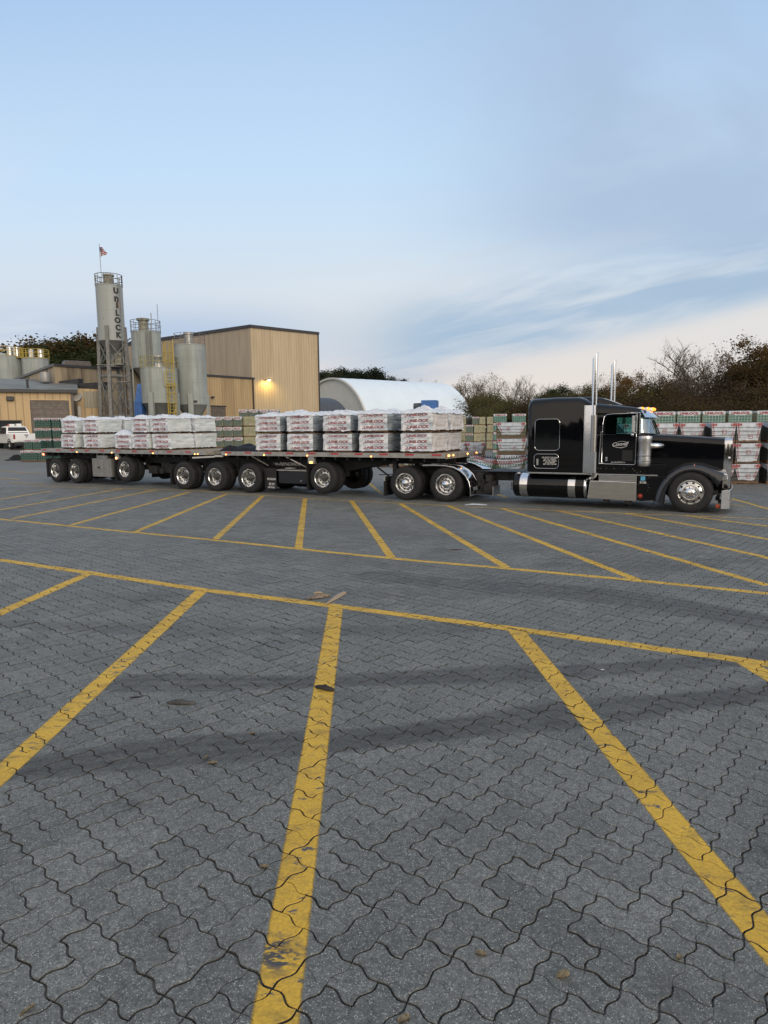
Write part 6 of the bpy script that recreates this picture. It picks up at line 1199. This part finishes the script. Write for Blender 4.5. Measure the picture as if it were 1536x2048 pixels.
for x in (1.15, 4.85):
    for s_ in (-1, 1):
        wt = part(MB().lathe([(.22, 0), (.24, -.02), (.37, -.01), (.39, .03), (.39, .22), (.37, .26), (.22, .26)], ax='y', n=28), 'wheel', rubber, pk); wt.location = (x, s_*1.0+(0 if s_ < 0 else 0), .39); wt.rotation_euler.z = 0 if s_ < 0 else PI; part(MB().lathe([(.22, .02), (.20, .05), (.08, .06), (.05, .02), (0, .02)], ax='y', n=24), 'rim', brushed, wt)
        part(MB().lathe([(.47, 0), (.47, .04), (.40, .04), (.40, 0), (.47, 0)], (x, s_*1.0-.02, .44), 'y', 20, a0=0, a1=PI), 'wheel_arch', darkm, bdy)
tg = part(MB().box(-.03, .02, -.82, .82, .70, 1.28), 'tailgate', white_p, bdy, bevel=.02); part(MB().box(-.04, -.028, -.14, .14, 1.15, 1.23).prism([(-.05, .98), (.05, .98), (.06, 1.06), (0, 1.09), (-.06, 1.06)], 'x', -.035, -.03), 'badge', darkm, tg)
part(MB().box(-.12, .04, -.98, .98, .42, .62).box(-.06, .3, -.9, .9, .3, .45), 'bumper', M('black_bumper', (.03, .03, .03), .5), pk, bevel=.04); part(MB().box(-.128, -.12, -.16, .16, .46, .6), 'number_plate', white_p, pk)
part(MB().box(2.5, 2.8, -.5, -.1, 1.97, 2.17).box(2.5, 2.8, .05, .45, 1.97, 2.14).box(2.45, 2.9, -.6, .6, 1.95, 1.99), 'light_bar', white_p, cbp, bevel=.02); part(MB().cyl((2.4, .6, 1.95), (2.4, .6, 2.08), .07, n=10), 'beacon', amber_off, cbp)
# ---------------------------------------------------------------- trees
def leafmat(name, a, b):
    m = M(name, a, .7, spec=.2); g = NT(m); n_ = g.n('ShaderNodeObjectInfo'); gm_ = g.n('ShaderNodeNewGeometry'); c = g.coord('Object')
    g.l(g.mix(g.ramp(g.noise(c, .55, 4, .7), [(.35, 0), (.65, 1)]), a, g.mix(g.m('MULTIPLY', n_.outputs['Random'], .6), b, a)), g.p.inputs['Base Color'])
    tl = g.n('ShaderNodeBsdfTranslucent'); g.l(g.p.inputs['Base Color'].links[0].from_socket, tl.inputs[0]); mx = g.n('ShaderNodeMixShader'); mx.inputs[0].default_value = .45; o_ = g.t.nodes['Material Output']; g.l(g.p.outputs[0], mx.inputs[1]); g.l(tl.outputs[0], mx.inputs[2]); g.l(mx.outputs[0], o_.inputs[0]); return m
lf_green = leafmat('green_leaves', (.028, .040, .015), (.075, .085, .028)); lf_olive = leafmat('olive_leaves', (.085, .080, .030), (.175, .15, .05)); lf_rust = leafmat('rusty_leaves', (.10, .058, .020), (.25, .14, .036)); lf_red = leafmat('red_brown_leaves', (.062, .044, .032), (.12, .078, .05)); lf_dark = leafmat('dark_pine_needles', (.018, .028, .016), (.040, .056, .025)); lf_tan = leafmat('sparse_tan_leaves', (.10, .065, .03), (.17, .115, .05)); lf_mix = leafmat('mixed_autumn_leaves', (.045, .045, .018), (.12, .066, .024))
bark = M('bark', (.085, .073, .062), .9, var=.3, vs=3); pale_bark = M('pale_twigs', (.15, .13, .11), .9, var=.3, vs=3)
def tree_mesh(seed, kind, leafm, n_leaf=5000, ls=.17, H=10.0, spread=.38, base=.22, levels=4, barkm=None, clump=.7):
    rg = random.Random(seed); tr = MB(); tips = []
    def grow(p, d, L, r, lev):
        n = 3 if lev < 3 else 2; pts = [p]; q = p.copy(); dd = d.copy()
        for i in range(n):
            dd = (dd+Vector((rg.gauss(0, .12), rg.gauss(0, .12), rg.gauss(.04, .06)))).normalized(); q = q+dd*(L/n); pts.append(q.copy())
        tr.tube(pts, [r*(1-.45*i/n) for i in range(n+1)], 6 if lev == 0 else (4 if lev < 3 else 3), caps=False)
        if lev >= levels-1: tips.append((q.copy(), dd.copy()))
        if lev < levels:
            k = (5 if lev == 0 else 4) if lev < 3 else 3
            for j in range(k):
                t = rg.uniform(.35, 1.0) if lev else rg.uniform(base*1.6, 1.0); i = min(n-1, int(t*n)); b = pts[i].lerp(pts[i+1], t*n-i)
                az = rg.uniform(0, 2*PI); side = Vector((math.cos(az), math.sin(az), rg.uniform(.1, .7))); nd = (dd*.75+side.normalized()*rg.uniform(.55, 1.0)*(spread/.38)).normalized()
                grow(b, nd, L*rg.uniform(.5, .72), r*.52, lev+1)
    for s_ in range(1 if kind != 'multi' else 4):
        d0 = Vector((rg.gauss(0, .06), rg.gauss(0, .06), 1)) if kind != 'multi' else Vector((rg.uniform(-.4, .4), rg.uniform(-.4, .4), 1)); grow(Vector((rg.uniform(-.3, .3)*(kind == 'multi'), rg.uniform(-.3, .3)*(kind == 'multi'), -.2)), d0.normalized(), H*(.52 if kind != 'dense' else .48), H*.018 if kind != 'multi' else H*.009, 0)
    zs = max(p.z for p, _ in tips); k = H*(.80 if kind == 'dense' else 1)/zs; tr.v = [(x*k, y*k, z*k) for x, y, z in tr.v]; tips = [(p*k, d) for p, d in tips]
    cr = MB()
    if kind == 'dense':
        zc, rz_, rx = H*.56, H*.40, H*spread*.95; cl_ = []
        while len(cl_) < 95:
            d_ = Vector((rg.gauss(0, 1), rg.gauss(0, 1), rg.gauss(0, 1))).normalized(); f_ = rg.uniform(.45, 1)**.6*(.86+.30*wob((d_.x*2, d_.y*2, d_.z*2), 1.0, seed))
            c = Vector((d_.x*rx*f_, d_.y*rx*f_, zc+d_.z*rz_*f_)); 
            if d_.z > -.75: cl_.append((c, d_))
        k2 = H*.985/max(c.z+.45 for c, d_ in cl_); cl_ = [(c*k2, d_) for c, d_ in cl_]
        for c, d_ in cl_[::3]: tr.tube([Vector((0, 0, H*.28)), Vector((c.x*.45, c.y*.45, (c.z+H*.35)/2)), c], [H*.008, H*.005, H*.002], 4, caps=False)
        tips = cl_; clump = clump*1.25
    if n_leaf:
        per = max(1, n_leaf//len(tips)); vs = []; fs = []
        for p, d in tips:
            if kind == 'sparse' and rg.random() < .45: continue
            for _ in range(per):
                c = p+Vector((rg.gauss(0, clump*.5), rg.gauss(0, clump*.5), rg.gauss(-.05, clump*.38))); s_ = ls*rg.uniform(.55, 1.3); u = Vector((rg.gauss(0, 1), rg.gauss(0, 1), rg.gauss(0, .6))).normalized(); v = u.cross(Vector((rg.gauss(0, 1), rg.gauss(0, 1), rg.gauss(0, 1)))).normalized(); o = len(vs)
                vs += [c-u*s_, c+v*s_*.55, c+u*s_, c-v*s_*.55]; fs.append((o, o+1, o+2, o+3))
        cr.add(vs, fs)
    return tr.mesh('trunk', barkm or bark, angle=60, fix=False), (cr.mesh('crown', leafm, smooth=False, fix=False) if n_leaf else None)
TP = {'green': tree_mesh(1, 'dense', lf_green, 20000, .13, spread=.48, base=.15), 'mixed': tree_mesh(2, 'dense', lf_mix, 20000, .13, spread=.50, base=.15), 'olive': tree_mesh(3, 'dense', lf_olive, 13000, .10, spread=.42, base=.15), 'rust': tree_mesh(4, 'dense', lf_rust, 15000, .105, spread=.44, base=.18), 'bare': tree_mesh(5, 'bare', None, 0, levels=5, spread=.36, barkm=pale_bark), 'bare2': tree_mesh(6, 'multi', lf_tan, 500, .10, levels=4, spread=.30, barkm=pale_bark), 'sparse': tree_mesh(7, 'sparse', lf_tan, 3200, .085, spread=.40), 'sparse2': tree_mesh(8, 'sparse', lf_olive, 5200, .085, spread=.44), 'pine': tree_mesh(9, 'dense', lf_dark, 20000, .12, spread=.36, base=.2),
      'shrubr': tree_mesh(10, 'multi', lf_red, 6500, .085, H=5, levels=3, spread=.5, clump=.8), 'shrubg': tree_mesh(11, 'multi', lf_olive, 6500, .085, H=5, levels=3, spread=.5, clump=.8), 'shrubd': tree_mesh(12, 'multi', lf_mix, 8000, .09, H=5, levels=3, spread=.55, clump=.9), 'shrubt': tree_mesh(13, 'multi', lf_red, 1200, .07, H=5, levels=4, spread=.42, barkm=pale_bark)}
KD = {'green': 'dense dark green tree', 'mixed': 'dense green tree turning brown', 'olive': 'olive leafed tree', 'rust': 'rust brown leafed tree', 'bare': 'bare fine twigged tree', 'bare2': 'bare many stemmed tree', 'sparse': 'thin tree with sparse tan leaves', 'sparse2': 'half bare olive tree', 'pine': 'dark evergreen tree', 'shrubr': 'red brown bush', 'shrubg': 'olive green bush', 'shrubd': 'dark green bush', 'shrubt': 'bare twiggy bush'}
def tree(kind, px, top_y, d, where, group, wide=1.0, name='tree'):
    p = Y(px, top_y, d); H0 = 5.3 if kind.startswith('shrub') else 10.2; z = 0.5 if d > 60 else 0; d = d*1.0; s_ = (p.z-z)/H0
    e = empty(name, (p.x, p.y, z), random.uniform(0, 6.28), f'{KD[kind]} {where}', 'bush' if name == 'bush' else 'tree', group); e.scale = (s_*wide, s_*wide, s_)
    t, c = TP[kind]
    for nm, m in (('trunk', t), ('crown', c)):
        if m: o = bpy.data.objects.new(nm, m); COL.objects.link(o); o.parent = e
    return e
RT_ = 'trees beyond the yard on the right'
for k, px, ty, d, wd, wh in (('sparse', 905, 762, 205, .9, 'at the right end of the white dome'), ('sparse', 930, 744, 205, 1.0, 'just past the dome end, leaves at the top'), ('sparse2', 958, 762, 190, 1.1, 'second past the dome end'), ('sparse', 985, 743, 150, .9, 'above the green stone stacks'), ('bare', 1012, 742, 80, .9, 'with a thin bare top left of the sleeper'), ('olive', 1028, 790, 74, 1.2, 'low, left of the sleeper cab'), ('bare', 1050, 756, 80, 1.2, 'just left of the sleeper roof'), ('bare', 1078, 758, 79, 1.1, 'behind the sleeper rear edge'),
                          ('green', 1112, 766, 74, .95, 'rounded, above the sleeper roof'), ('sparse2', 1150, 765, 76, 1.0, 'above the front of the sleeper'), ('olive', 1180, 764, 72, 1.0, 'left of the near exhaust stack'), ('sparse', 1200, 744, 76, .9, 'between the exhaust stacks'), ('sparse', 1222, 744, 76, .9, 'behind the far exhaust stack'), ('rust', 1262, 735, 70, .85, 'above the roof lamps, rounded top'), ('bare', 1300, 742, 70, .9, 'right of the roof lamps'), ('sparse2', 1322, 730, 71, 1.0, 'tall, above the visor'), ('rust', 1352, 742, 68, .9, 'above the hood'), ('bare2', 1385, 688, 66, 1.05, 'tall, left half of the big bare pair'), ('bare', 1412, 672, 65, 1.15, 'tallest in the line, above the hood'), ('bare2', 1440, 678, 66, 1.1, 'tall, right half of the big bare pair'), ('bare', 1470, 700, 64, 1.0, 'past the truck nose'), ('rust', 1520, 664, 62, .95, 'tall, at the right picture edge'), ('mixed', 1500, 715, 60, .9, 'second from the right picture edge'), ('mixed', 1560, 690, 60, 1.0, 'cut by the right picture edge'), ('sparse2', 1380, 758, 64, 1.1, 'lower, behind the hood'), ('sparse2', 1440, 755, 63, 1.1, 'lower, above the grille'), ('bare', 1250, 760, 68, 1.2, 'lower, behind the cab roof'), ('mixed', 1340, 772, 66, 1.0, 'lower, behind the windscreen'), ('bare', 1520, 745, 58, 1.2, 'lower, at the right picture edge'), ('sparse2', 1090, 775, 72, 1.2, 'lower, behind the sleeper'), ('mixed', 1200, 772, 69, 1.1, 'lower, between the stacks')):
    tree(k, px, ty, d, wh, RT_, wd)
BX = [('shrubg', 925, 800, 205), ('shrubd', 955, 795, 195), ('shrubd', 900, 790, 205), ('shrubr', 984, 798, 92), ('shrubg', 1010, 798, 70), ('shrubr', 1040, 795, 69), ('shrubr', 1068, 790, 69), ('shrubd', 1100, 785, 70), ('shrubg', 1140, 785, 68), ('shrubd', 1175, 785, 66), ('shrubt', 1205, 785, 64), ('shrubd', 1235, 785, 64), ('shrubr', 1262, 790, 60), ('shrubd', 1290, 785, 60), ('shrubr', 1318, 795, 58), ('shrubt', 1340, 780, 58), ('shrubd', 1362, 788, 57), ('shrubr', 1388, 785, 57), ('shrubt', 1412, 775, 57), ('shrubd', 1436, 785, 56), ('shrubr', 1462, 780, 56), ('shrubd', 1490, 775, 55), ('shrubr', 1515, 770, 55), ('shrubt', 1535, 765, 55), ('shrubd', 1560, 770, 54), ('shrubg', 1275, 770, 63), ('shrubd', 1325, 765, 62), ('shrubt', 1395, 755, 60), ('shrubr', 1450, 750, 60), ('shrubd', 1505, 745, 59), ('shrubd', 1060, 805, 66), ('shrubg', 985, 812, 67), ('shrubd', 1130, 800, 65), ('shrubr', 1195, 800, 62), ('shrubd', 1225, 800, 60), ('shrubr', 1420, 800, 53), ('shrubd', 1470, 798, 52), ('shrubd', 1520, 795, 52), ('shrubd', 1345, 800, 54), ('shrubd', 968, 785, 130), ('shrubg', 978, 780, 110), ('shrubd', 1090, 810, 62), ('shrubd', 1160, 812, 60), ('shrubd', 1385, 806, 52), ('shrubr', 1550, 800, 50)]
def bref(px): return 'past the dome end' if px < 960 else 'over the far green stacks' if px < 1060 else 'behind the sleeper' if px < 1180 else 'behind the stacks and cab' if px < 1290 else 'behind the visor' if px < 1350 else 'above the hood' if px < 1440 else 'past the truck nose' if px < 1505 else 'at the right picture edge'
for k, px, ty, d in BX:
    tree(k, px, ty, d, f"{bref(px)}, {(ORD+['sixth'])[sum(1 for b in BX if b[0] == k and bref(b[1]) == bref(px) and b[1] < px)]} of its kind from the left", 'bushes of the thicket on the right', 1.25, 'bush')
LTG = 'trees behind the plant on the left'
for k, px, ty, d, wd, wh in (('mixed', -30, 690, 125, 1.2, 'cut by the left picture edge'), ('green', 15, 684, 128, 1.1, 'behind the broad left silo'), ('mixed', 52, 682, 124, 1.1, 'between the two left silos'), ('rust', 62, 690, 120, 1.0, 'low, in front of the left crowns'), ('mixed', 82, 672, 126, 1.0, 'behind the second left silo'), ('green', 118, 668, 122, 1.0, 'left of the roof ventilator'), ('mixed', 145, 657, 120, 1.05, 'tallest of the left group'), ('green', 178, 662, 118, 1.05, 'just left of the white silo'), ('green', 205, 672, 120, 1.0, 'behind the white silo'), ('bare', 262, 722, 118, .8, 'right of the white silo'), ('green', 270, 740, 125, 1.0, 'low, right of the white silo'), ('green', 160, 700, 110, 1.1, 'lower, over the roof ventilator'), ('green', 120, 712, 108, 1.1, 'lower, right of the left silos'), ('green', 195, 705, 110, 1.1, 'lower, left of the silo tower')):
    tree(k, px, ty, d, wh, LTG, wd*1.3)
for k, px, ty, d, wd, wh in (('pine', 640, 738, 195, .9, 'at the right wall of the tan hall'), ('pine', 668, 734, 195, .9, 'over the near end of the dome'), ('sparse2', 675, 731, 190, .9, 'half bare, among the evergreens'), ('pine', 702, 733, 195, .95, 'left of the gap over the dome'), ('pine', 728, 732, 195, .95, 'tallest over the dome'), ('pine', 748, 745, 195, .8, 'right end of the big clump over the dome'), ('pine', 778, 747, 195, .8, 'small clump over the dome'), ('pine', 796, 755, 195, .7, 'rightmost over the dome'), ('pine', 690, 745, 190, 1.0, 'lower, filling the clump over the dome'), ('sparse', 832, 757, 200, .5, 'tiny, peeping over the dome crown'), ('sparse', 865, 758, 200, .5, 'tiny, peeping over the dome shoulder')):
    tree(k, px, ty, d, wh, 'trees behind the white dome', wd*1.2)
# unseen wood added behind the camera to darken what the black paint mirrors
rg = random.Random(5); vs = []; fs = []
for i in range(22000):
    x = rg.uniform(-130, 130); y = -70+rg.gauss(0, 2.5); hh = 10+5.0*noise.noise(Vector((x*.07, 3, 0)))+3.0*noise.noise(Vector((x*.25, 9, 0))); z = rg.uniform(0, 1)**.8*hh; s_ = rg.uniform(.5, 1.2); c = Vector((x, y, z)); u = Vector((rg.gauss(0, 1), rg.gauss(0, .5), rg.gauss(0, 1))).normalized(); v = u.cross(Vector((rg.gauss(0, 1), rg.gauss(0, 1), rg.gauss(0, 1)))).normalized(); o = len(vs); vs += [c-u*s_, c+v*s_*.7, c+u*s_, c-v*s_*.7]; fs.append((o, o+1, o+2, o+3))
tag(MB().add(vs, fs).build('unseen_woodland', lf_mix, smooth=False, fix=False), 'unseen dark line of woods added behind the camera to darken paint reflections', 'unseen_woodland', kind='stuff')
# ---------------------------------------------------------------- litter on the paving
splint = M('splintered_wood', (.36, .27, .19), .8, var=.3, vs=20, stretch=(1, 8, 8)); barkw = M('weathered_chip', (.20, .155, .115), .85, var=.5, vs=18); mud = M('dark_rubber_scrap', (.028, .023, .02), .85, var=.4, vs=20); leafb = M('dry_leaf', (.22, .165, .09), .75, var=.6, vs=45); film_w = M('clear_film_scrap', (.55, .58, .62), .3, coat=.3)
a = G(651, 1210); b = G(689, 1187); d = (b-a); L = d.length; d.normalize(); n = Vector((-d.y, d.x, 0)); mb = MB()
mb.loft([[a+d*(t*L)+n*(w_*s1)+Vector((0, 0, h)) for s1, h in ((-1, .004), (1, .004), (1, hh), (-.6, hh*1.1))] for t, w_, hh in ((0, .004, .010), (.12, .014, .016), (.3, .022, .022), (.55, .032, .026), (.8, .034, .028), (1, .030, .026))]); tag(mb.build('wood_splinter', splint, bevel=.002), 'long pale wood splinter lying across the yellow line crossing', 'wood splinter')
def scrap(name, px, py, L, Wd, H, rz, mat, seed, label, cat, group=None, curl=.0):
    p = G(px, py); mb = MB(); nu, nv_ = 10, 6
    def sh(u, v): e = (1-abs(2*u-1)**2.2)**.6; w_ = Wd*(.35+.65*e)*(1+.35*wob((u*4, seed, 0), 1.5)); return ((u-.5)*L, (v-.5)*w_, .003+H*(.35+.65*math.sin(PI*min(1, max(0, u)))*(.6+.5*wob((u*3, v*2, seed), 1.7)))*(.4+.6*math.sin(PI*v))+curl*(2*v-1)**2)
    grid(mb, sh, nu, nv_); lo = len(mb.v); mb.add([(x, y, max(.001, z-.006)) for x, y, z in mb.v[:lo]], [tuple(reversed(f)) for f in mb.f[:]]); o = mb.build(name, mat, angle=60, fix=False); o.location = p; o.rotation_euler.z = rz; return tag(o, label, cat, group)
scrap('wood_chip', 630, 1197, .22, .10, .05, R(20), barkw, 1, 'grey brown bark chip on the yellow boundary line, left of the splinter', 'wood chip'); scrap('wood_chip', 645, 1192, .22, .12, .035, R(-10), M('crumbled_bark', (.26, .18, .10), .9, var=.6, vs=40), 2, 'crumbled tan bark between the chip and the long splinter', 'wood chip'); scrap('wood_chip', 636, 1187, .13, .03, .03, R(15), splint, 8, 'thin pale sliver just behind the bark chip', 'wood chip')
scrap('rubber_scrap', 650, 1379, .19, .065, .05, R(-28), mud, 3, 'dark torn scrap lying on the middle yellow stripe', 'rubber scrap'); scrap('rubber_scrap', 363, 1408, .24, .05, .045, R(-4), M('grey_scrap', (.06, .058, .055), .8, var=.4, vs=14), 4, 'grey splintered scrap on the bare paving left of the middle stripe', 'rubber scrap'); scrap('rubber_scrap', 272, 1395, .10, .015, .01, R(15), mud, 14, 'small dark sliver left of the grey scrap', 'rubber scrap')
for i, (px, py, L, rz, lab) in enumerate(((1126, 1952, .062, 25, 'curled tan dry leaf in the paving joint, lower right'), (962, 1909, .045, -15, 'pale leaf fragment in a joint left of the curled leaf'), (1358, 1916, .035, 40, 'tiny leaf fragment at the lower right'), (808, 2040, .05, 30, 'reddish leaf at the bottom edge'), (528, 1735, .045, 5, 'small tan leaf left of the middle stripe'), (55, 2022, .06, 60, 'pale twig leaf at the bottom left'), (425, 1527, .06, 10, 'tan leaf among twigs on the dark wheel track'), (412, 1516, .05, 75, 'thin pale twig by the tan leaf'), (505, 1468, .04, 20, 'tan crumb on the dark wheel track'))): scrap('dry_leaf', px, py, L, L*.5 if i not in (5, 7) else L*.2, .022 if i == 0 else .010, R(rz), leafb, 20+i, lab, 'leaf', 'dry leaves on the paving', curl=.006)
scrap('plastic_scrap', 952, 1010.5, .62, .22, .06, R(-10), film_w, 30, 'clear white plastic scrap on the ground below the drive axles', 'plastic scrap'); scrap('rubber_scrap', 912, 1100, .25, .05, .02, R(5), M('rusty_scrap', (.07, .03, .018), .9), 31, 'rusty brown strip on the paving below the plastic scrap', 'metal scrap'); scrap('paper_scrap', 1205, 1340, .035, .02, .006, R(0), film_w, 32, 'tiny white paper scrap on the right wheel track', 'paper scrap')
